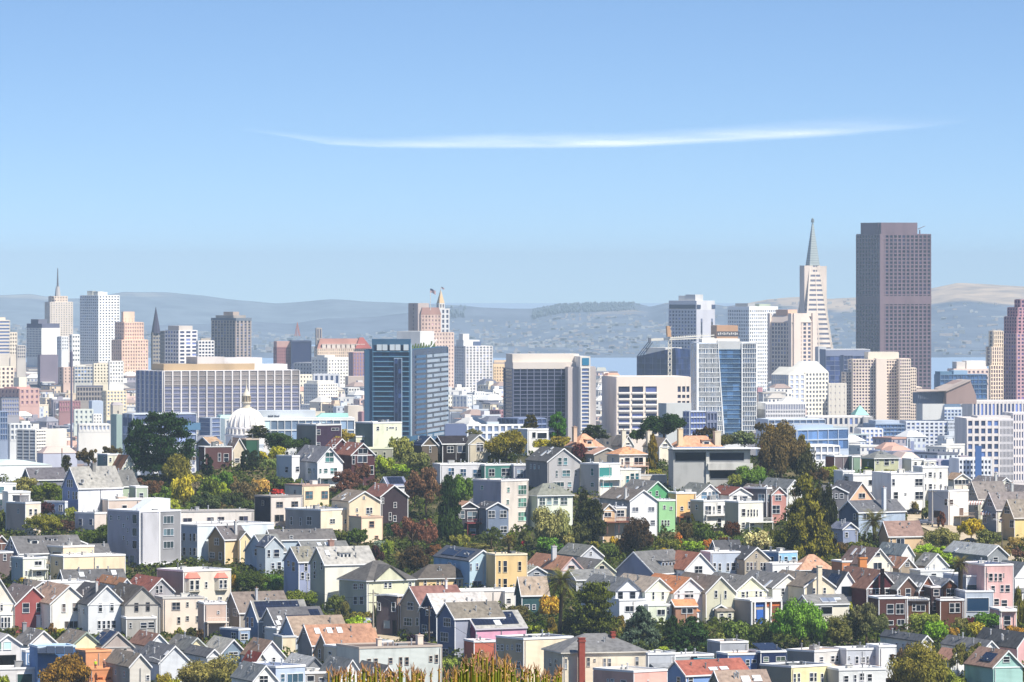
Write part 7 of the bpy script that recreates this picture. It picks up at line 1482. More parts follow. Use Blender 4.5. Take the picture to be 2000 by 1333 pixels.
h('L', 'wide clay roofed low house|left of the sloping pale street', -330, -250, 445, 745, 862, 1090, '5a6478', 'b8937e', wins=[(10, 915, 20, 30), (75, 915, 40, 30)], wL='9aa4a8')
h('F', 'grey green flat roofed shed|at the foot of the sloping pale street', 120, 250, 625, 882, 882, 1080, 'b0bab6', 'a4b2b2', wins=[], vents=3, L=8)
h('F', 'cream garage pair|left of the long pale blue grey flats', -110, 10, 245, 935, 935, 1230, 'dcd8cb', 'dcd8d0', wins=[(80, 1055, 150, 40, 'p', 'd8d4c8', '2c2c34')], vents=1)
h('F', 'sandy grey cornice house|behind the tallest reeds', 1815, 2130, 2700, 842, 842, 1470, 'f0e1c8', '7a7a80', wL='b8ab96', wins=[(1840, 935, 26, 72), (1890, 935, 26, 80), (1950, 935, 20, 60), (2005, 935, 20, 60), (2080, 940, 56, 90), (1845, 1110, 26, 80), (2075, 1135, 56, 84)], th=33)
# ---- B4
tile(990, 1106, 5.874)
h('L', 'deep teal sided house|with beige roof behind the canary date palm', 140, 172, 480, 138, 322, 580, '36585e', 'b9aca0', wins=[(230, 470, 60, 60), (310, 470, 40, 60)], th=20)
h('F', 'white little block|under the golden yellow villa', -60, -20, 92, 298, 298, 490, 'e4e2e0', wins=[(20, 400, 50, 60)], vents=0)
h('R', 'white gable house by the tall cypress|first of the lower right gable row', 860, 1242, 1548, 152, 292, 660, 'eff2fa', '8a8f95', wins=[(1302, 340, 60, 92), (1443, 335, 66, 86)], trim='6f7480', L=22)
h('F', 'white rear bay house|below the first gable of the lower right row', 1275, 1290, 1610, 395, 395, 680, 'eef0f6', 'c8ccd4', wins=[(1410, 490, 110, 66), (1510, 500, 60, 80)], vents=0, L=5)
h('R', 'mint cream gable house|second of the lower right gable row', 1290, 1590, 1908, 145, 292, 660, 'e9efdd', 'ccc0b2', wins=[(1680, 340, 26, 92), (1790, 337, 26, 92)], L=22)
h('F', 'mint cream rear bay house|below the second gable of the lower right row', 1600, 1620, 1885, 415, 455, 680, 'e2ead8', 'dfe4dc', wins=[(1770, 530, 92, 70), (1848, 510, 30, 90)], vents=0, L=5)
h('R', 'ash white gable house|with orange roof, third of the lower right row', 1720, 1920, 2290, 145, 312, 660, 'e9ebf1', 'dc9a72', wins=[(2090, 325, 104, 84), (1972, 325, 20, 72), (2222, 320, 16, 62)], L=22)
h('L', 'wine red porch|orange roofed, under the third gable', 1895, 1935, 2180, 400, 462, 680, 'b08470', 'e2a27c', wins=[(2070, 515, 130, 60)], th=15, L=5, vents=0, name='porch', cat='porch')
h('R', 'khaki grey gable house|fourth of the lower right row', 2060, 2285, 2630, 130, 308, 660, 'd3d1bc', '8f8a84', wins=[(2400, 320, 36, 86), (2510, 325, 32, 92)], L=22)
h('R', 'teal blue shed|with white doors between the decks', 2350, 2370, 2535, 452, 500, 660, '5c7a90', '54707e', wins=[(2455, 540, 120, 74)], vents=0, name='shed', cat='shed')
h('R', 'butter yellow gable house|with roof terrace, fifth of the lower right row', 2430, 2635, 2985, 130, 285, 640, 'ecedcb', '949596', wins=[(2710, 325, 42, 62), (2758, 332, 26, 92), (2865, 325, 30, 82), (2915, 320, 32, 62)], deck=[(2640, 2990, 395, '8c8c90', 3)], L=22)
h('R', 'milk white gable house|sixth of the lower right row, above the round tree', 2800, 3050, 3415, 105, 252, 600, 'f4f4ee', '8a8c90', wins=[(3168, 290, 32, 82), (3288, 290, 36, 82)], sky=[(2985, 215, 1.2, 3)], L=22)
h('R', 'sand gable house with centre chimney|seventh of the lower right row', 3230, 3412, 3770, 105, 242, 640, 'e8dcc6', '948c84', wins=[(3525, 285, 32, 68), (3648, 280, 36, 68)], L=22)
b = MB(); b.box(-.5, .5, -.4, .5, -12, 2.2); b.box(-.62, .62, -.55, .65, 2.2, 2.5); o = b.build('chimney_shaft', mat('wall', 'e6dac4')); tag(o, 'tall cream chimney shaft up the front of the sand gable house', 'chimney'); o.location = world(PX(3586), PY(30+90), Dg(PY(640))-1.3); o.rotation_euler.z = R(20)
h('L', 'grey lean-to house|with two small solar panels beside the round tree', 3440, 3475, 3930, 350, 440, 690, 'e8e4d8', '8f9296', wins=[(3670, 510, 140, 92, 'p')], sky=[(3650, 395, 2, 2.2, '7c8494'), (3720, 395, 2, 2.2, '7c8494'), (3790, 380, 1.6, 1)], th=18, L=8, vents=0)
fr_ = h('F', 'open framed house under repair|white frame with blue wrap and orange wood', 2680, 2790, 3155, 400, 400, 680, 'b5a8a0', 'f2f2f2', wins=[], trim='f4f4f2', vents=0, L=7, name='house_under_repair')
for (u0, u1, z0, z1, c_, nm) in ((.12, .45, .5, .62, '2f62b8', 'blue_wrap'), (.2, .42, .05, .42, '2f6ac4', 'blue_wrap'), (.46, .95, .5, .62, 'd07040', 'orange_timber'), (.66, .92, .08, .48, '8a5040', 'open_room'), (.5, .6, .05, .45, 'e8e8e0', 'white_sheet')):
    b = MB(); H0 = fr_.ze*.38; b.box(fr_.W*u0, fr_.W*u1, -.12, .0, fr_.ze-5.6+z0*8.5, fr_.ze-5.6+z1*8.5); b.build(nm, mat('wall', c_), fr_.o)
b = MB()
for u in (.0, .1, .45, .62, .96): b.box(fr_.W*u, fr_.W*u+.3, -.6, -.1, fr_.ze-5.6, fr_.ze)
b.box(0, fr_.W, -.6, -.1, fr_.ze-.3, fr_.ze+.1); b.build('frame', mat('paint', 'f4f2ee'), fr_.o)
h('H', 'great grey hip roofed house|with tall red brick chimney at the bottom', 432, 640, 1598, 800, 992, 1580, 'e4dac8', '878a8f', wL='c4bdb0', wins=[(510, 1110, 26, 92), (572, 1115, 26, 92), (640+30, 1120, 46, 120), (935, 1100, 40, 104), (1008, 1080, 28, 32), (1122, 1110, 34, 104), (1178, 1110, 38, 104), (1497, 1090, 42, 104)], gl='6a7078', th=16, L=13, trim='d8d2c8', vents=3)
for (x, y0, y1, w, dz, lab) in ((857, 830, 1400, 70, -.8, 'tall red brick chimney stack up the front of the great hip roofed house'), (1215, 760, 880, 42, 8, 'shorter red brick chimney on the ridge of the great hip roofed house')):
    Dd = Dg(PY(1580))+dz; k = K*Dd/S; hh = (y1-y0)*k; b = MB(); b.box(-w*k/2, w*k/2, -.5, .5, 0, hh); b.box(-w*k/2-.12, w*k/2+.12, -.62, .62, hh-.7, hh-.3); b.box(-w*k/2-.12, w*k/2+.12, -.62, .62, hh, hh+.15)
    o = b.build('brick_chimney', mat('wall', '9c4a40')); tag(o, lab, 'chimney'); o.location = world(PX(x), PY(y1), Dd); o.rotation_euler.z = R(16)
h('F', 'dusty pink flat roofed house|at the bottom right of the great hip roofed house', 1100, 1455, 1845, 1218, 1218, 1640, 'eab2aa', 'dcdcda', wL='d6aaa0', wins=[(1170, 1310, 22, 34), (1220, 1310, 40, 34), (1345, 1320, 60, 24), (1620, 1310, 20, 20)], L=12)
h('F', 'grey panelled wall house|behind the dusty pink flat roofed house', 1600, 1620, 1935, 1015, 1015, 1320, 'b9bfca', 'a0a8b4', wins=[(1908, 1075, 40, 70, 'p', 'ffffff', 'ffffff')], vents=4)
# ---- B5
tile(1320, 1106, 5.874)
h('R', 'blank white gable house|with dark glass wall and small solar roof', 1580, 1838, 2110, 78, 285, 600, 'e9ecf4', '60656f', wins=[(1985, 290, 160, 110, 'p', '2c3850', '1c2840')], sol=[(.1, .4, .3, .8), (.6, .9, .3, .8)], L=20)
h('F', 'teal striped flat roofed house|low at the right of the dark conifer pair', -260, -100, 440, 1040, 1040, 1300, 'a8b4bc', 'a8a8ac', wins=[], vents=5)
b = MB(); b.box(0, 4.6, 0, 1, -2, 0); o = b.build('teal_panel', mat('wall', '1d8aa4')); tag(o, 'bright teal wall panel on the flat roofed house', 'panel'); o.location = world(PX(205), PY(1060), Dg(PY(1300))-4)
h('F', 'cobalt flat roofed house|with tan roof, bottom right', 575, 600, 972, 1018, 1018, 1290, '5a78b0', 'd3b49c', wins=[(825, 1110, 46, 72), (900, 1092, 54, 42)], vents=2)
h('F', 'grey panel screen house|above the tan roof at bottom right', 498, 512, 832, 882, 882, 1110, 'abb0bc', 'b0a49c', wins=[], vents=1, L=8)
h('F', 'ink blue solar roofed house|right of the cobalt flat roofed house', 955, 975, 1302, 990, 990, 1290, '2a3860', '6d7486', wins=[(1035, 1070, 62, 60), (1205, 1065, 112, 60)], gl='6f8478', pent=[], sol=[(.05, .8, .1, .9)])
h('F', 'warm grey flat roofed house|with pinkish roof beside the ink blue one', 1290, 1590, 2010, 985, 985, 1340, 'cfcfd0', 'dccabc', wL='8f8f92', wins=[(1672, 1070, 46, 62), (1808, 1065, 46, 72), (1862, 1060, 36, 72)], th=45)
h('L', 'blue gable house with long brick red roof|and two skylights, bottom right', -110, 118, 870, 1108, 1255, 1530, '7da2dc', 'aa6c62', wL='5c85c6', wins=[(40, 1310, 40, 80), (170, 1310, 60, 60)], sky=[(425, 1183, 2, 1), (550, 1175, 2, 1)], th=35)
h('L', 'taupe roofed bottom house|with two square skylights', 380, 540, 1120, 1225, 1430, 1700, 'b8ae9e', 'ac9c93', wL='8d8c80', wins=[(430, 1400, 30, 50)], sky=[(800, 1300, 1.8, 1.6), (930, 1292, 1.8, 1.6)])
h('F', 'pale yellow flat roofed house|with sage shingled side at the bottom edge', 985, 1325, 1795, 1162, 1162, 1600, 'ece3b4', '6c6e70', wL='8e9088', wins=[(1362, 1285, 32, 104), (1412, 1280, 36, 104), (1562, 1275, 46, 104), (1610, 1275, 36, 104), (1690, 1282, 36, 104), (1035, 1260, 20, 100)], th=40)
h('F', 'cool white flat roofed house|right of the pale yellow one at the bottom', 1790, 1872, 2420, 1195, 1195, 1600, 'd9dde1', 'd0d4d8', wL='b0b0b0', wins=[(1955, 1295, 60, 80), (2060, 1290, 30, 90), (2140, 1270, 60, 90), (2230, 1280, 60, 90)])
# ---- B6
tile(1650, 1106, 5.731)
h('F', 'ice grey bay windowed house|with white parapet at the bottom right', 10, 22, 382, 938, 938, 1300, 'c4cad8', 'c8ccd4', wins=[(50, 1025, 20, 36), (137, 1050, 36, 78), (207, 1050, 48, 66), (260, 1050, 20, 78), (330, 1020, 16, 32)], bay=[], vents=4)
h('F', 'snow white blank house|joined right of the ice grey bay windowed house', 375, 384, 575, 905, 905, 1300, 'eceff6', 'e6e8ee', wins=[(530, 1020, 62, 74)], vents=1)
h('R', 'burgundy shingled gable house|with black central chimney', -80, 248, 592, 55, 252, 620, '5c2f38', 'a07c6f', wins=[(365, 280, 46, 66), (480, 297, 56, 112), (292, 285, 20, 40)], L=20)
b = MB(); b.box(-.45, .45, -.4, .6, -14, .6); o = b.build('chimney_shaft', mat('wall', '241c20')); tag(o, 'black chimney shaft up the burgundy shingled gable', 'chimney'); o.location = world(PX(420), PY(60), Dg(PY(620))-.6)
h('R', 'grey roofed rear house|between burgundy and brown gables', 440, 500, 640, 85, 200, 540, 'bca89c', 'a9a5aa', wins=[], L=14, vents=1)
h('R', 'umber shingled gable house|first of three brown gables at right', 500, 590, 832, 128, 262, 630, '6e554e', '9da2a6', wins=[(608, 310, 30, 92), (710, 305, 62, 112)], L=20)
h('R', 'chestnut gable house|second of three brown gables, long skylit roof', 660, 832, 1032, 122, 275, 630, '80503f', '9499a0', wins=[(925, 275, 32, 104)], sky=[(795, 207), (845, 213)], L=20)
h('R', 'cinnamon gable house|third of three brown gables, with balcony', 930, 1070, 1278, 152, 238, 600, '7c503f', '9095a0', wins=[(1185, 305, 96, 104)], deck=[(1070, 1340, 375, '5c4a48', 1.5)], L=20)
h('F', 'plum brown lower house|with big white windows and black awnings', 365, 382, 702, 365, 365, 720, '5e3e3c', '5a5a60', wins=[(510, 482, 82, 112), (620, 480, 92, 116), (510, 635, 70, 50), (630, 630, 90, 70)], trim='f4f4f4', th=12, vents=0, L=9)
h('F', 'umber lower house|with pale roof terrace and green curtains', 698, 706, 948, 380, 380, 680, '76523f', 'e8e4dc', wins=[(850, 470, 112, 76), (775, 465, 42, 84)], deck=[(702, 945, 385, '4c4648', .6)], th=10, vents=0, L=9)
h('F', 'cinnamon lower house|beside the tall palm trunk', 1058, 1070, 1338, 385, 385, 680, '6a463a', '8c8c90', wins=[(1200, 468, 62, 112), (1265, 466, 62, 112)], th=10, vents=0, L=9)
h('F', 'dark bay tower house|between chestnut and cinnamon gables', 958, 966, 1070, 240, 240, 660, '3f3034', wins=[(1025, 297, 68, 84), (1020, 450, 70, 100)], trim='f0eae6', th=10, vents=0, L=8)
h('F', 'cool grey modern house|with glass upper floor beside the pink house', 1330, 1362, 1562, 118, 118, 620, 'adb8ca', 'd8dade', wins=[(1455, 250, 180, 92, 'p')], gl='4c6a78', L=14)
h('F', 'cool grey glass lower house|with wide navy glazing and terrace', 1338, 1352, 1665, 290, 290, 660, 'b8c4d6', 'd8dce2', wins=[(1490, 432, 255, 155, 'p')], gl='24405c', th=10, L=9, vents=0)
h('F', 'rose pink stepped house|with many tall windows at the right edge', 1540, 1568, 1892, -5, -5, 640, 'e8bbbb', '5f6d90', wins=[(1592, 100, 16, 42), (1635, 125, 50, 92), (1692, 125, 36, 92), (1745, 125, 44, 92), (1785, 100, 16, 42), (1660, 255, 52, 74), (1765, 250, 42, 82), (1828, 250, 54, 82), (1700, 400, 62, 74), (1790, 418, 72, 82)], trim='f4ece8', L=15)
h('F', 'rose pink lower house|with one big dark window and balustrade', 1718, 1735, 1922, 495, 495, 740, 'e6b8b8', 'e8d0cc', wins=[(1818, 610, 78, 104)], deck=[(1735, 1922, 498, 'f0ece8', .8)], th=10, L=9, vents=0)
h('R', 'white edged gable house|cut by the right edge above the russet tree', 1700, 1905, 2150, -30, 130, 420, 'f0f0f4', '8f959b', wins=[])
h('R', 'slate roofed low house|with metal flue behind the bushes at lower right', 400, 865, 972, 785, 842, 1080, 'e9e9e9', '6d727c', wins=[], L=22)
h('R', 'grey roofed white gable|behind the lacy trees at lower right', 1160, 1560, 1722, 845, 932, 1150, 'f4f2f2', '85888e', wins=[], L=22)
h('R', 'ash black roofed pink gable|cut by the right edge low down', 1500, 1932, 2150, 760, 912, 1120, 'eab8bc', '696b6f', wins=[], L=22)
h('R', 'coral roofed tudor gable|half hidden by the big lower right tree', 1040, 1180, 1345, 945, 1050, 1270, 'eef2f6', 'dba994', wins=[], trim='3c3c44', vents=0)
h('R', 'seafoam gable house|with fawn solar roof at the bottom right', 1400, 1662, 2002, 958, 1135, 1560, 'a3d0cc', 'b09488', wins=[(1812, 1045, 84, 72)], sol=[(.2, .6, .2, .7)], trim='e8f0ee')
h('R', 'seafoam porch|in front of the seafoam gable house', 1760, 1790, 1945, 1125, 1190, 1480, 'a0ccd0', '9ca0a0', wins=[], vents=0, name='porch', cat='porch', L=3)
# ================================================================ trees and shrubs
def tr(rows):
    for r in rows: tree(*r)
c, r_, b_, s_, f, o_, l = 'cypress', 'round', 'bushy', 'shrub', 'conifer', 'open', 'column'
tile(0, 680, 4.9925)
tr([(c, 1600, 655, 1290, 700, '2c4722'), (c, 1320, 725, 1220, 230, '34502a'), (b_, 1730, 1035, 1340, 330, '77742f'), (b_, 1810, 1212, 1340, 260, 'b4aa34'), (o_, 860, 948, 1190, 260, '5d5030'), (o_, 1080, 935, 1090, 210, '5a5232'), (c, 650, 1058, 1230, 110, '4a4a2c'), (s_, 1930, 1215, 1320, 200, 'a5a040')])
tile(0, 900, 5.874)
tr([(s_, 270, 160, 370, 420, '949258'), (s_, 410, 180, 330, 150, 'a0a838'), (r_, 550, 250, 480, 390, '66762a'), (r_, 520, 470, 660, 210, '4c2833'), (r_, 505, 620, 860, 415, '80802e'), (r_, 1160, 740, 1090, 490, '4c5e20'), (s_, 885, 800, 920, 130, '5c7a2a'), (b_, 820, 505, 660, 170, '8a9440'), (s_, 760, 650, 810, 200, '5a4038'), (s_, 940, 542, 600, 140, '9a9040'), (s_, 1580, 175, 300, 180, '6c5248'), (s_, 1760, 195, 360, 230, '6d5240'), (s_, 1900, 255, 460, 260, '567228'), (b_, 690, 340, 500, 140, '5a7028'), (b_, 20, 560, 760, 150, '6a7430'), (s_, 1950, 420, 580, 130, 'a8b038'), (s_, 1690, 300, 420, 160, '4c3828'), (s_, 1830, 350, 460, 160, '6c8a34')])
tile(330, 900, 5.874)
tr([(b_, 170, 135, 530, 270, 'b8ae38'), (s_, 60, 415, 580, 180, 'a6b03c'), (s_, 450, 145, 420, 320, '6c7c30'), (s_, 620, 75, 320, 330, '5a7c2a'), (s_, 860, 190, 430, 310, '6c6044'), (s_, 420, 340, 570, 360, '4e5e3a'), (s_, 620, 220, 360, 160, 'a4b430'), (s_, 760, 320, 530, 320, '424e2e'), (b_, 1040, 190, 410, 240, 'd0a45c'), (s_, 1280, 150, 320, 320, '52642f'), (s_, 1235, 305, 395, 160, 'c63c3c'), (s_, 900, 430, 530, 200, '5c7034'), (s_, 330, 190, 420, 200, '8c8272'), (l, 440, -60, 175, 160, '1f2e20'), (s_, 560, 450, 560, 300, '5a5038'), (s_, 250, 460, 580, 220, '6a8034'), (s_, 1120, 200, 300, 130, 'd49a8c'), (s_, 700, 160, 260, 200, '86764c'), (s_, 1480, 190, 290, 140, '6a7c34')])
tile(400, 680, 4.9925)
tr([(l, 400, 1000, 1195, 130, '2c3822'), (l, 480, 1005, 1195, 130, '2e3a22'), (b_, 770, 805, 1030, 400, '3a5224'), (c, 520, 765, 900, 250, '42482a'), (r_, 1310, 798, 975, 300, '9c8c3a'), (b_, 700, 945, 1110, 210, 'aaaa30'), (s_, 640, 1060, 1160, 160, '82965a'), (b_, 1000, 865, 1000, 210, '3e562a'), (b_, 1740, 1035, 1220, 210, '98ac34'), (b_, 1900, 845, 1130, 270, '8c904c'), (o_, 1390, 1165, 1400, 330, '6e4a40'), (o_, 1520, 1095, 1330, 220, '6c4c40'), (s_, 570, 1000, 1080, 110, 'c4b830'), (s_, 1850, 1180, 1260, 160, '4c5a2c')])
tile(660, 900, 5.874)
tr([(o_, 60, 200, 440, 330, '6e4c42'), (o_, 400, 200, 300, 200, '6c5040'), (o_, 1010, 30, 640, 520, '7c5e4c'), (o_, 880, 170, 520, 280, '765444'), (b_, 1420, 140, 470, 270, '5c7c30'), (c, 1280, 215, 880, 270, '2d441f'), (b_, 1290, 565, 980, 340, '30441e'), (b_, 1330, 300, 500, 200, '4c6a2c'), (o_, 860, 585, 1080, 500, '7c5448'), (b_, 880, 980, 1310, 380, '4c3e2e'), (r_, 225, 775, 1000, 260, '4a602a'), (s_, 30, 785, 910, 180, '6c763a'), (b_, 570, 865, 1090, 190, '829238'), (b_, 640, 695, 900, 210, '33502c'), (s_, 440, 930, 1150, 190, '4c3032'), (s_, 1400, 815, 1000, 230, '8c8c42'), (o_, 1760, 765, 985, 270, '505e32'), (s_, 1130, 930, 1080, 260, '7a5438'), (s_, 1580, 930, 1000, 300, '6c6c3c'), (b_, 720, 30, 160, 240, '8fae34'), (s_, 700, 100, 190, 200, '2e3a1e'), (b_, 900, -120, 110, 330, '7c8250'), (s_, 1420, 990, 1060, 200, '8a8a40'), (s_, 480, 900, 1000, 160, '8aa09a')])
tile(990, 900, 5.874)
tr([(b_, 500, 495, 1010, 500, '8f9060'), (b_, 680, 760, 1000, 250, '96925a'), (f, 880, 345, 700, 240, '3d4226'), (c, 980, 480, 980, 330, '3a3f22'), (b_, 480, 860, 1080, 350, '5c8634'), (b_, 830, 690, 990, 300, '505632'), (b_, 190, 755, 960, 170, '5a623a'), (s_, 180, 905, 1000, 80, 'c4283c'), (r_, 40, 795, 950, 150, '6c782e'), (r_, 1250, 825, 1060, 180, 'c6a22c'), (b_, 1500, 655, 1090, 420, '4a3b2e'), (s_, 1380, 705, 840, 130, '94922e'), (b_, 1160, 935, 1130, 240, '5c6e36'), (s_, 1800, 975, 1090, 190, 'b6a22c'), (s_, 1870, 860, 1070, 320, '6c7432'), (s_, 1010, 915, 990, 120, 'a09c40'), (s_, 1600, 980, 1090, 230, '4c6030'), (s_, 1770, 870, 1010, 200, '7a7c30'), (s_, 420, 975, 1080, 120, '7a8c38'), (s_, 700, 940, 1060, 140, '2c3420'), (s_, 1400, 940, 1080, 160, '44503a'), (s_, 370, 235, 290, 130, 'a0a030')])
tile(800, 680, 4.9925)
tr([(r_, 950, 808, 1130, 410, '827a26'), (c, 1180, 662, 830, 150, '5c562a'), (l, 1440, 640, 900, 210, '3c6a26'), (c, 1800, 758, 900, 280, '3e4c28'), (b_, 1290, 878, 1000, 210, 'aaa42a'), (b_, 1480, 848, 1010, 270, '948834'), (b_, 1655, 915, 1110, 170, '5e323a'), (o_, 630, 788, 870, 160, '7c7a50'), (s_, 40, 870, 1010, 150, '6c7c34'), (s_, 850, 900, 1110, 160, '6c6c2c'), (b_, 1740, 1010, 1100, 140, '8a9038'), (s_, 1120, 760, 800, 100, '54602c')])
tile(1200, 680, 4.9925)
tr([(r_, 485, 638, 910, 460, '2c4420'), (b_, 220, 790, 910, 170, '3f5628'), (l, 375, 862, 1190, 120, '7c6a24'), (o_, 880, 745, 920, 200, '4c402a'), (b_, 1050, 820, 980, 300, '5c5e2c'), (b_, 1270, 795, 980, 280, '6c7854'), (o_, 1430, 705, 850, 140, '5c5030'), (b_, 1620, 728, 1290, 520, '685a3a'), (r_, 1600, 725, 1050, 330, '7c682c'), (b_, 1330, 1130, 1360, 340, '5e8030'), (b_, 1840, 955, 1290, 260, '46482c'), (s_, 390, 1165, 1250, 190, '949430'), (b_, 1180, 1215, 1370, 160, '8a9448'), (s_, 1830, 800, 1000, 130, '7c7430'), (b_, 1490, 860, 1250, 200, '6c4a38')])
tile(1320, 900, 5.874)
tr([(f, 1480, 205, 1100, 800, '6e6c26'), (b_, 1700, 230, 940, 330, '33381f'), (b_, 930, 785, 1030, 310, 'd0c698'), (r_, 645, 695, 920, 210, '5a3a28'), (r_, 240, 565, 720, 170, 'e6b430'), (b_, 130, 690, 930, 210, '5c5238'), (b_, 310, 690, 960, 270, '54692c'), (s_, 500, 775, 940, 240, '6e8034'), (s_, 380, 865, 1030, 170, 'c87c3a'), (s_, 570, 855, 970, 190, '6c4c30'), (s_, 200, 895, 1030, 270, '86a82e'), (s_, 720, 850, 960, 170, '4e6832'), (s_, 1835, 640, 780, 140, '7a9442'), (s_, 1850, 825, 980, 160, '5e3c38'), (s_, 440, 1265, 1330, 410, '707a32'), (s_, 800, 900, 1020, 160, '6a7034'), (s_, 20, 940, 1050, 120, 'c8b030'), (s_, 1130, 740, 1000, 240, '6a7030'), (b_, 1760, 50, 250, 300, '8f9c34'), (o_, 1650, 60, 300, 260, '5c4c38'), (s_, 30, 820, 940, 120, 'c07838'), (s_, 1900, 900, 1060, 160, '6c5a34')])
tile(1650, 900, 5.731)
tr([(b_, 1080, 725, 1000, 390, '80804e'), (r_, 1415, 638, 900, 275, 'b6a22e'), (b_, 1600, 755, 980, 310, '6c7242'), (r_, 1095, 565, 730, 120, '6c4840'), (b_, 910, 485, 640, 120, '6c764a'), (s_, 790, 440, 570, 90, '7c7848'), (s_, 620, 405, 540, 90, '6a6a40'), (o_, 370, 290, 440, 150, '7c6a62'), (o_, 940, 915, 1110, 360, '9abe38'), (o_, 1160, 1040, 1230, 300, '94b434'), (o_, 1480, 1005, 1190, 330, '9abc3c'), (b_, 640, 1175, 1320, 190, '7c9c38'), (o_, 1945, 955, 1150, 180, '7c5c50'), (s_, 170, 885, 1010, 310, '767e3c'), (s_, 1900, 830, 960, 180, 'a08c54'), (s_, 1350, 880, 960, 140, '6c6a40'), (s_, 430, 370, 450, 100, '8a7c38'), (s_, 270, 60, 120, 180, '7a9034'), (s_, 500, 85, 145, 150, '949468'), (s_, 1780, 930, 1040, 160, '8c7c50'), (s_, 1060, 290, 330, 100, '7c7c48')])
tile(0, 1106, 5.874)
tr([(r_, 755, 1018, 1600, 560, '8c6c2c'), (b_, 20, 1180, 1640, 260, '8f9c34'), (b_, 1915, 488, 710, 220, '7a922c'), (s_, 590, 645, 800, 120, '8c6c3c'), (s_, 470, 690, 790, 200, '9aa038'), (b_, 1870, 1195, 1620, 290, '9c9030'), (s_, 260, 128, 190, 130, 'c0a830'), (s_, 130, 690, 790, 130, '7c7a4c'), (s_, 700, 700, 770, 130, 'a8a838'), (b_, 150, 20, 150, 130, '4c5c34')])
tile(330, 1106, 5.874)
tr([(b_, 520, 1010, 1500, 860, '8c864e'), (r_, 960, 55, 320, 400, '4a5a24'), (b_, 1180, 95, 310, 390, '5a8030'), (r_, 730, 88, 310, 150, 'ac8c2c'), (b_, 1500, 265, 480, 410, '6c7a2c'), (r_, 1920, 328, 560, 230, '5f6c36'), (b_, 40, 508, 720, 120, '6c8c2c'), (s_, 235, 700, 820, 140, '50522f'), (s_, 350, 710, 870, 130, '5e4c38'), (b_, 40, 1210, 1640, 240, 'a0a42e'), (s_, 120, 700, 800, 130, '8c8c40'), (b_, 720, -10, 110, 170, '6c7a34'), (s_, 1980, 600, 680, 90, '8ab034'), (s_, 1090, 830, 890, 170, '7c7c48'), (s_, 1300, 950, 1010, 90, '8ab034')])
tile(660, 1106, 5.874)
tr([(b_, 80, 330, 640, 210, '6c6a3c'), (s_, 250, 495, 640, 210, '7e7c38'), (o_, 200, 560, 770, 330, 'a4c438'), (s_, 860, 750, 930, 260, '352338'), (s_, 1270, 1030, 1200, 230, '94a64c'), (b_, 1900, 440, 640, 200, '7c7c40'), (s_, 420, 440, 700, 90, '3c442c'), (s_, 340, 500, 600, 90, '6a5c4c')])
tile(990, 1106, 5.874)
tr([(r_, 490, 330, 640, 260, 'dca83a'), (b_, 500, 540, 790, 200, 'a08a38'), (c, 1010, 220, 830, 570, '5c6628'), (b_, 1000, 480, 820, 460, '2c3a1c'), (s_, 340, 590, 800, 340, '94a430'), (b_, 120, 435, 670, 330, '605c38'), (b_, 1000, 635, 820, 330, '587e34'), (f, 1540, 480, 920, 560, '52665a'), (f, 1900, 590, 960, 330, '2c4220'), (s_, 1700, 720, 920, 220, '566038'), (s_, 1780, 905, 1000, 250, '9cb238'), (o_, 1260, 650, 830, 130, '8c8a4c'), (s_, 1290, 530, 720, 160, '7a6c38'), (s_, 240, 700, 800, 110, '4c9a30'), (b_, 700, 520, 800, 160, '6a643c')])
tile(1320, 1106, 5.874)
tr([(f, 190, 600, 960, 560, '33502a'), (b_, 700, 605, 900, 330, '60763a'), (b_, 960, 625, 940, 380, '607238'), (r_, 1430, 405, 960, 580, '6c9a38'), (b_, 1850, 570, 930, 380, '6c6e3e'), (b_, 1930, 415, 620, 150, 'a8a434'), (s_, 560, 740, 860, 200, '8a9450'), (s_, 1440, 850, 930, 110, 'c0b430'), (b_, 1640, 640, 930, 260, '4c6a2c')])
tile(1650, 1106, 5.731)
tr([(o_, 240, 370, 880, 480, '6c6e4c'), (b_, 120, 470, 860, 300, '4c5634'), (b_, 400, 480, 760, 190, '5c6c34'), (b_, 40, 360, 590, 160, '98a038'), (b_, 920, 500, 790, 440, '8f9e48'), (b_, 1010, 595, 860, 290, '76a22c'), (s_, 1200, 660, 820, 180, 'b08a34'), (r_, 1590, 515, 730, 310, '58802c'), (s_, 1400, 555, 660, 160, '6c2a38'), (b_, 1470, 610, 800, 250, 'a69c34'), (s_, 1900, 635, 790, 240, 'b08838'), (b_, 1940, 130, 640, 190, '6c6c30'), (b_, 850, 830, 1500, 700, '827c38'), (o_, 700, 820, 1400, 350, '6e5c4c'), (b_, 1180, 1120, 1480, 420, '80903a'), (o_, 1370, 800, 1260, 400, '70703a'), (b_, 1440, 1100, 1420, 300, '7c9038'), (s_, 1700, 680, 790, 180, '9a9c38'), (s_, 420, 700, 870, 130, '6a8a34'), (o_, 640, 1180, 1460, 420, '5c4c3c'), (s_, 1280, 540, 700, 160, '8a8a54'), (s_, 1700, 890, 960, 130, '8ab038'), (s_, 1250, 1250, 1380, 160, '8aac38')])
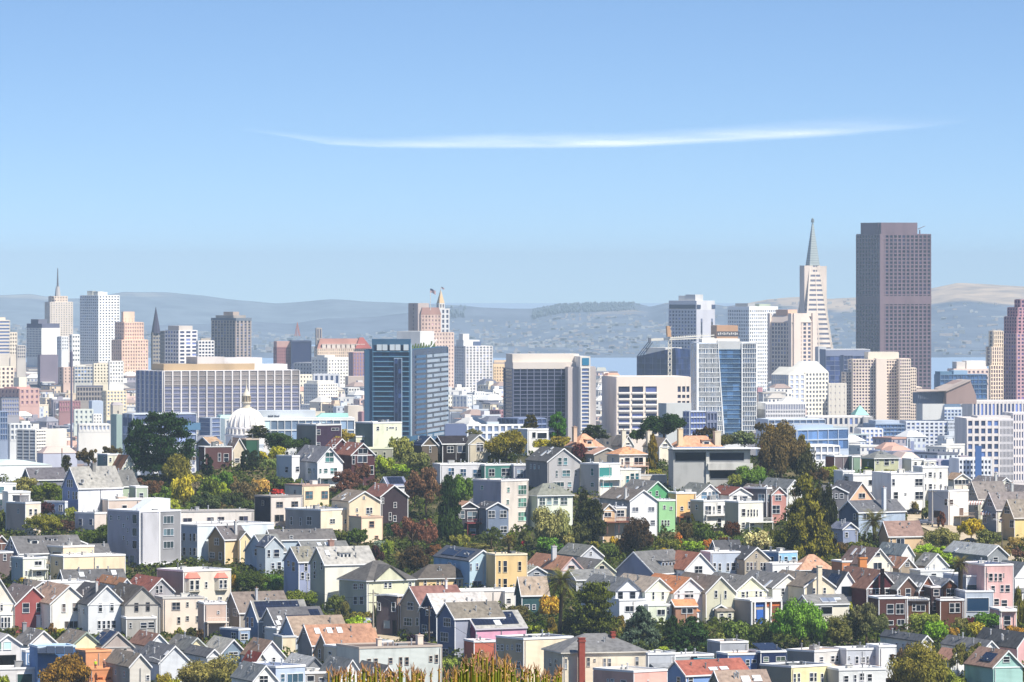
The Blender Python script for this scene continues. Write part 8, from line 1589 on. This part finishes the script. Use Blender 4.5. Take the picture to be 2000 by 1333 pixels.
# palms
tile(1650, 900, 5.731); palm(330, 690, 960, 390, '74723a', .45, 'broad canary palm')
palm(1295, 1150, 1780, 230, '7c7440', .5, 'dark palm')
tile(990, 1106, 5.874); palm(635, 170, 830, 400, '7a7c38', .42, 'tall date palm', xb=600)
tile(660, 900, 5.874); palm(1965, 905, 1500, 150, '8a7a4a', .3, 'thin shaggy palm', xb=1940)
palm(720, 1110, 1290, 170, '9a8a50', .3, 'small sunlit palm')
tile(1320, 1106, 5.874); palm(525, 1045, 1130, 160, '8c8450', .25, 'low fan palm')
tile(1650, 900, 5.731); palm(770, 490, 590, 110, '8a7a50', .25, 'small street palm')
# unique wording for every tree: what it stands next to
def word_trees():
    used = set()
    for (o, kind, cn, px, yt, yb, w) in TREES:
        cy = (yt+yb)/2; best = []
        for (sh, x0, x1, y0, y1) in HOUSES:
            hx, hy = (x0+x1)/2, (y0+y1)/2; best.append((math.hypot(px-hx, (cy-hy)*1.3), sh, px-hx, cy-hy, x0, x1))
        best.sort(key=lambda q: q[0]); ok = None
        size = 'large ' if w > 65 else ('small ' if w < 26 else '')
        for q in best[:9]:
            rel = 'in front of' if q[4] < px < q[5] and q[3] > 8 else ('behind' if q[4] < px < q[5] and q[3] < -8 else ('right of' if q[2] > 0 else 'left of'))
            lb = f'{size}{cn} {kind} {rel} the {q[1]}'
            if lb not in used and len(lb.split()) <= 16: ok = lb; break
        used.add(ok or lb); o['label'] = ok or lb
word_trees()
# ---- pale streets on the hill
def road(pts, name, w=None):
    v = []; f = []; n = len(pts)
    for (xl, yl, xr, yr) in pts:
        for m_ in range(7):
            t = m_/6; x, y = PX(xl+(xr-xl)*t), PY(yl+(yr-yl)*t); D = Dg(y); p = world(x, y, D); v.append((p.x, p.y, gz(p.x, p.y)+.22))
    for j in range(n-1):
        for i in range(6): a = j*7+i; f.append((a, a+1, a+8, a+7))
    me = bpy.data.meshes.new(name); me.from_pydata(v, [], f); me.materials.append(gmat('concrete_'+name, [(.35, 'a89880'), (.6, 'c4b49a')], .4)); struct(link(name, me))
ROADS = []
tile(1650, 900, 5.731)
road([(690, 605, 830, 600), (700, 680, 1000, 650), (880, 760, 1150, 720), (1080, 860, 1400, 790), (1250, 930, 1620, 900), (1450, 1010, 1800, 1000), (1650, 1100, 1960, 1080), (1760, 1180, 2100, 1160)], 'street'); ROADS.append((1768, 1990, 1003, 1105))
tile(660, 1106, 5.874)
road([(250, 600, 500, 560), (300, 700, 640, 680), (400, 790, 700, 800), (560, 900, 760, 880)], 'street'); ROADS.append((700, 792, 1208, 1262))
# ---- leafy cover between the houses
g = np.random.default_rng(5); C = []; Nn = []; Sz = []
n = 0
hx = [(H_[1], H_[2], H_[3], H_[4]) for H_ in HOUSES]
from mathutils.kdtree import KDTree
for i in range(17500):
    px = g.uniform(-420, 2420); y = g.uniform(880, 1415)
    if y < itp(px, CREST)+4: continue
    if any(a-6 < px < b and c < y < d for (a, b, c, d) in ROADS): continue
    D = Dg(y); p = world(px, y, D); hh = g.uniform(.5, 2.6); r = g.uniform(1.2, 3.2); m = 26
    d = g.normal(size=(m, 3)); d /= np.linalg.norm(d, axis=1, keepdims=True); d[:, 2] = abs(d[:, 2]); C.append(np.array((p.x, p.y, gz(p.x, p.y)-.2))+d*np.array((r, r, hh))); Nn.append(d+g.normal(size=(m, 3))*.5); Sz.append(g.uniform(.5, 1.1, m))
me = leafmesh('ground_cover', np.concatenate(C), np.concatenate(Nn), np.concatenate(Sz), 3); me.materials.clear(); me.materials.append(mat('leaf', '465224'))
o = link('ground_cover', me); tag(o, 'low scrubby green and brown growth filling the gardens between houses', 'ground cover', kind='stuff')
# ---- reeds in front of the camera
rr = random.Random(12); tile(640, 1255, 4.167)
rm = [mat('leaf', x) for x in ('7c7634', '66702c', '94783c')]; tipm = mat('leaf', 'c49a80')
pl = []
for i in range(230):
    r0 = rr.random()
    if r0 < .3: x = rr.uniform(0, 800); top = rr.gauss(262, 30)
    elif r0 < .9: x = rr.gauss(1300, 210); top = 62+abs(x-1250)*.3+rr.random()**.7*190
    else: x = rr.uniform(1600, 1900); top = rr.uniform(210, 290)
    if x < 0 or x > 1900: continue
    top = max(52, top); pl.append((x, top))
for i, (x, top) in enumerate(sorted(pl)):
    D = rr.uniform(38, 52); k = K*D; p = world(PX(x), PY(top), D); lean = rr.gauss(0, .05); gx = p.x-lean*1.5; z0 = gz(gx, D)-.1
    if z0 > p.z-.5: z0 = p.z-3
    b = MB(); q = Vector((gx, D, z0)); H = p.z-z0; m_ = Vector((p.x-lean*.3, D, z0+H*.6)); b.tube(q, m_, .016, .012, 5); b.tube(m_, p, .012, .008, 5)
    for j in range(int(H*22)):
        t = .12+.88*j/(H*22); c_ = q.lerp(p, t); a = rr.uniform(0, 6.28); rad = .03*(1.05-t*.5); e = Vector((math.cos(a)*rad, math.sin(a)*rad, .035)); s2 = Vector((-math.sin(a), math.cos(a), 0))*.006; b.face([c_-s2, c_+s2, c_+e])
    for v_ in range(len(b.v)): b.v[v_] = tuple(Vector(b.v[v_])-q)
    st = link('reed_stem', None, None, q); st.empty_display_size = .1
    o = b.build('stem', rm[rr.randrange(3)], st); tb = MB()
    for j in range(7): a = rr.uniform(0, 6.28); z = rr.uniform(-.07, .02); e = Vector((math.cos(a)*.02, math.sin(a)*.02, z)); tb.tube(p-q+e*.4, p-q+e+Vector((0, 0, .03)), .005, .002, 3)
    tb.build('flower_tip', tipm, st)
    sd_ = 'short stem at the left of the reed bed' if x < 800 else ('tall stem in the dense middle of the reed bed' if x < 1600 else 'sparse stem at the right of the reed bed')
    tag(st, 'reddish tipped ' + sd_, 'reed', 'reddish tipped reed stems at the bottom edge, ' + ('left' if x < 800 else 'middle' if x < 1600 else 'right'))
# ---- cars
def car(px, py, col, rz, lab, D=None):
    D = D or Dg(py); p = world(px, py, D); o = thing('parked_car', lab, 'car', (p.x, p.y, gz(p.x, p.y)+.25), rz)
    b = MB(); pr = [(-2.2, .35), (-2.25, .75), (-2.1, .95), (-1.5, 1.0), (-.9, 1.42), (.5, 1.45), (1.25, 1.0), (2.0, .9), (2.2, .7), (2.2, .35)]
    L_ = [(x, -.88 if z < 1.05 else -.7, z) for x, z in pr]; Rr = [(x, -y, z) for x, y, z in L_]
    b.face(L_); b.face(Rr[::-1])
    for i in range(len(pr)): j = (i+1) % len(pr); b.face([L_[i], L_[j], Rr[j], Rr[i]])
    b.build('body', mat('gloss', col), o)
    for s in (-1, 1):
        b = MB(); b.face([(-1.35, s*.86, 1.02), (1.1, s*.86, 1.02), (.45, s*.73, 1.38), (-.85, s*.73, 1.36)]); b.build('side_window', mat('gloss', '20242c'), o)
    b = MB(); b.face([(1.32, -.7, 1.0), (1.32, .7, 1.0), (.62, .6, 1.42), (.62, -.6, 1.42)]); b.build('windscreen', mat('gloss', '20242c'), o)
    b = MB(); b.face([(-1.6, -.7, 1.0), (-1.6, .7, 1.0), (-1.0, .6, 1.4), (-1.0, -.6, 1.4)]); b.build('rear_window', mat('gloss', '20242c'), o)
    for x in (-1.35, 1.35):
        for s in (-1, 1): b = MB(); b.tube((x, s*.7, .33), (x, s*.93, .33), .34, .34, 14); w = b.build('wheel', mat('paint', '1c1c1e'), o); b = MB(); b.tube((x, s*.9, .33), (x, s*.945, .33), .18, .18, 10); b.build('rim', mat('metal', 'b0b2b6'), w)
    for s in (-1, 1):
        b = MB(); b.box(2.15, 2.24, s*.6-.15, s*.6+.15, .6, .75); b.build('headlight', mat('gloss', 'e8e8e8'), o)
        b = MB(); b.box(-2.28, -2.18, s*.62-.12, s*.62+.12, .7, .88); b.build('taillight', mat('gloss', 'a02020'), o)
tile(0, 0, 1)
car(1783, 1006, '1c2030', R(170), 'black car parked at the top of the pale steep street')
car(1806, 1027, '8a90a0', R(150), 'grey blue car parked below the black one on the steep street')
car(715, 1222, 'e2e8f4', R(160), 'silver white car under the lacy green tree by the street corner')
car(1893, 1064, '20242c', R(165), 'dark car in the shade of the golden street tree')
car(742, 1226, '3c4858', R(100), 'dark car beside the umber building at the street corner')
# ---- poles
def pole(x, y0, y1, r, col, lab, arms=(), nm='utility_pole', cat='utility pole', lamp=False):
    D = Dg(y1)-3; k = K*D; p = world(x, y1, D); o = thing(nm, lab, cat, p, 0); H = (y1-y0)*k; b = MB(); b.tube((0, 0, -2), (0, 0, H), r, r*.7, 8); b.build('post', mat('wall', col), o)
    for (z, w) in arms:
        b = MB(); b.box(-w, w, -.08, .08, H-z, H-z+.16); a = b.build('crossarm', mat('wall', '5c5048'), o)
        for u in (-.9, -.5, .5, .9): q = MB(); q.tube((u*w, 0, H-z+.16), (u*w, 0, H-z+.4), .07, .05, 6); q.build('insulator', mat('paint', 'd8d8d8'), a)
    if lamp:
        b = MB(); b.tube((0, 0, H-1), (-1.6, 0, H-.3), .06, .05, 6); b.box(-2.3, -1.5, -.15, .15, H-.4, H-.2); b.build('lamp_arm', mat('metal', 'c8ccd0'), o)
pole(729, 1152, 1240, .2, 'b0a8a0', 'tall pale utility pole beside the parked silver car', [(1, 1.2), (3, 1)])
pole(838, 1184, 1262, .22, '5c5048', 'brown utility pole with transformer against the navy gable', [(.6, 1), (6, .8)], lamp=True)
pole(1821, 957, 1028, .22, 'b8b4b0', 'grey utility pole beside the white garage block', [(.6, 1)])
pole(1957, 1012, 1088, .16, '6a6058', 'thin brown street lamp pole on the steep street', nm='street_lamp', cat='street lamp', lamp=True)
pole(1025, 1275, 1350, .16, '6c625c', 'slim wooden pole by the sandy cornice house wall', [(1, .8)])
pole(313, 1281, 1345, .1, 'c8ccd4', 'thin white street lamp post near the bottom left', nm='street_lamp', cat='street lamp', lamp=True)
pole(121, 876, 935, .18, '4c5c48', 'dark green pole behind the periwinkle gable villa')
pole(1010, 1277, 1340, .12, '7c6c60', 'bare pole between the reeds and the great hip roofed house')
# ---- overhead wires
def wire(x0, y0, x1, y1, yb0, yb1, lab):
    p = world(x0, y0, Dg(yb0)-3); q = world(x1, y1, Dg(yb1)-3); b = MB(); pts = [p.lerp(q, i/12)-Vector((0, 0, 4*1.2*(i/12)*(1-i/12))) for i in range(13)]
    for a, c_ in zip(pts, pts[1:]): b.tube(a-p, c_-p, .035, .035, 4)
    o = b.build('overhead_wire', mat('paint', '4c4c50')); o.location = p; tag(o, lab, 'wire')
wire(729, 1156, 838, 1188, 1240, 1262, 'overhead wire slung between the two poles by the navy gable')
wire(729, 1162, 600, 1150, 1240, 1230, 'overhead wire running left from the tall pale pole')
wire(1821, 960, 1957, 1016, 1028, 1088, 'overhead wire dropping down the steep street')
wire(838, 1190, 1010, 1280, 1262, 1340, 'overhead wire crossing in front of the indigo gable house')
wire(1010, 1281, 1240, 1300, 1340, 1360, 'overhead wire in front of the great hip roofed house')
# ---- umbrella and workers
def umb(x, y, w, col, lab):
    D = Dg(y+14)-5; k = K*D; o = thing('patio_umbrella', lab, 'umbrella', world(x, y+12, D), 0); b = MB(); r = w*k/2; H = 12*k; b.lathe([(r, H-r*.1), (r*.5, H+r*.22), (0, H+r*.4)], 8); b.build('canopy', mat('paint', col), o); b = MB(); b.tube((0, 0, -2), (0, 0, H+r*.3), .05, .05, 6); b.build('pole', mat('paint', 'e8e8e8'), o)
umb(86, 1217, 18, '0f7a5c', 'green patio umbrella behind the brick red gable house')
umb(820, 1110, 12, '9fd0c8', 'pale aqua umbrella in the dark garden above the ochre house')
def person(x, y, shirt, pants, lab, arm):
    D = Dg(PYW(1480, 1106))-9; p = world(x, y, D); o = thing('person', lab, 'person', p, R(10)); s = 1.0
    J = [(0, 0, .95), (0, 0, 1.15), (0, 0, 1.42), (0, 0, 1.52), (0, 0, 1.68), (.1, 0, .9), (.12, -.04, .5), (.12, 0, .08), (.12, -.14, .03), (-.1, 0, .9), (-.13, .03, .5), (-.14, .04, .08), (-.14, -.1, .03), (.19, 0, 1.4), (.26, 0, 1.12), (.24, -.2, .95), (-.19, 0, 1.4), (-.26, -.02, 1.14), (-.25, -.22, 1.0+arm)]
    E = [(0, 1), (1, 2), (2, 3), (3, 4), (0, 5), (5, 6), (6, 7), (7, 8), (0, 9), (9, 10), (10, 11), (11, 12), (2, 13), (13, 14), (14, 15), (2, 16), (16, 17), (17, 18)]
    rad = [.15, .15, .16, .06, .1, .1, .07, .05, .045, .1, .07, .05, .045, .07, .05, .04, .07, .05, .04]
    me = bpy.data.meshes.new('body'); me.from_pydata(J, E, []); ob = link('body', me, o); md = ob.modifiers.new('skin', 'SKIN')
    for v_, r in zip(me.skin_vertices[0].data, rad): v_.radius = (r, r*.85)
    me.skin_vertices[0].data[0].use_root = True; sb = ob.modifiers.new('s', 'SUBSURF'); sb.levels = sb.render_levels = 2; me.materials.append(mat('paint', 'b88a70'))
    b = MB(); b.lathe([(.2, .93), (.2, 1.1), (.21, 1.35), (.15, 1.47), (.07, 1.5)], 14); b.lathe([(.085, 1.42), (.08, 1.1)], 8, 0, .25, 0); b.lathe([(.085, 1.42), (.08, 1.1)], 8, 0, -.25, 0); b.build('vest', mat('paint', shirt), o)
    b = MB(); b.lathe([(.12, .93), (.09, .5), (.075, .1)], 10, 0, .11, 0); b.lathe([(.12, .93), (.09, .5), (.075, .1)], 10, 0, -.12, .02); b.lathe([(.19, .98), (.19, .85), (.1, .8)], 12); b.build('trousers', mat('paint', pants), o)
    b = MB(); b.lathe([(.15, 1.7), (.13, 1.78), (.07, 1.84), (0, 1.86)], 12); b.build('hard_hat', mat('paint', 'e8e8e4'), o)
def PYW(y, oy): return oy+y/5.874
person(186.5, 1307, 'c8e83c', '3c3c48', 'worker in lime safety vest standing on the plywood scaffold deck', .1)
person(203.5, 1306, '9a6c5c', '3a3c4c', 'worker in brown shirt standing right of the lime vested one', .2)
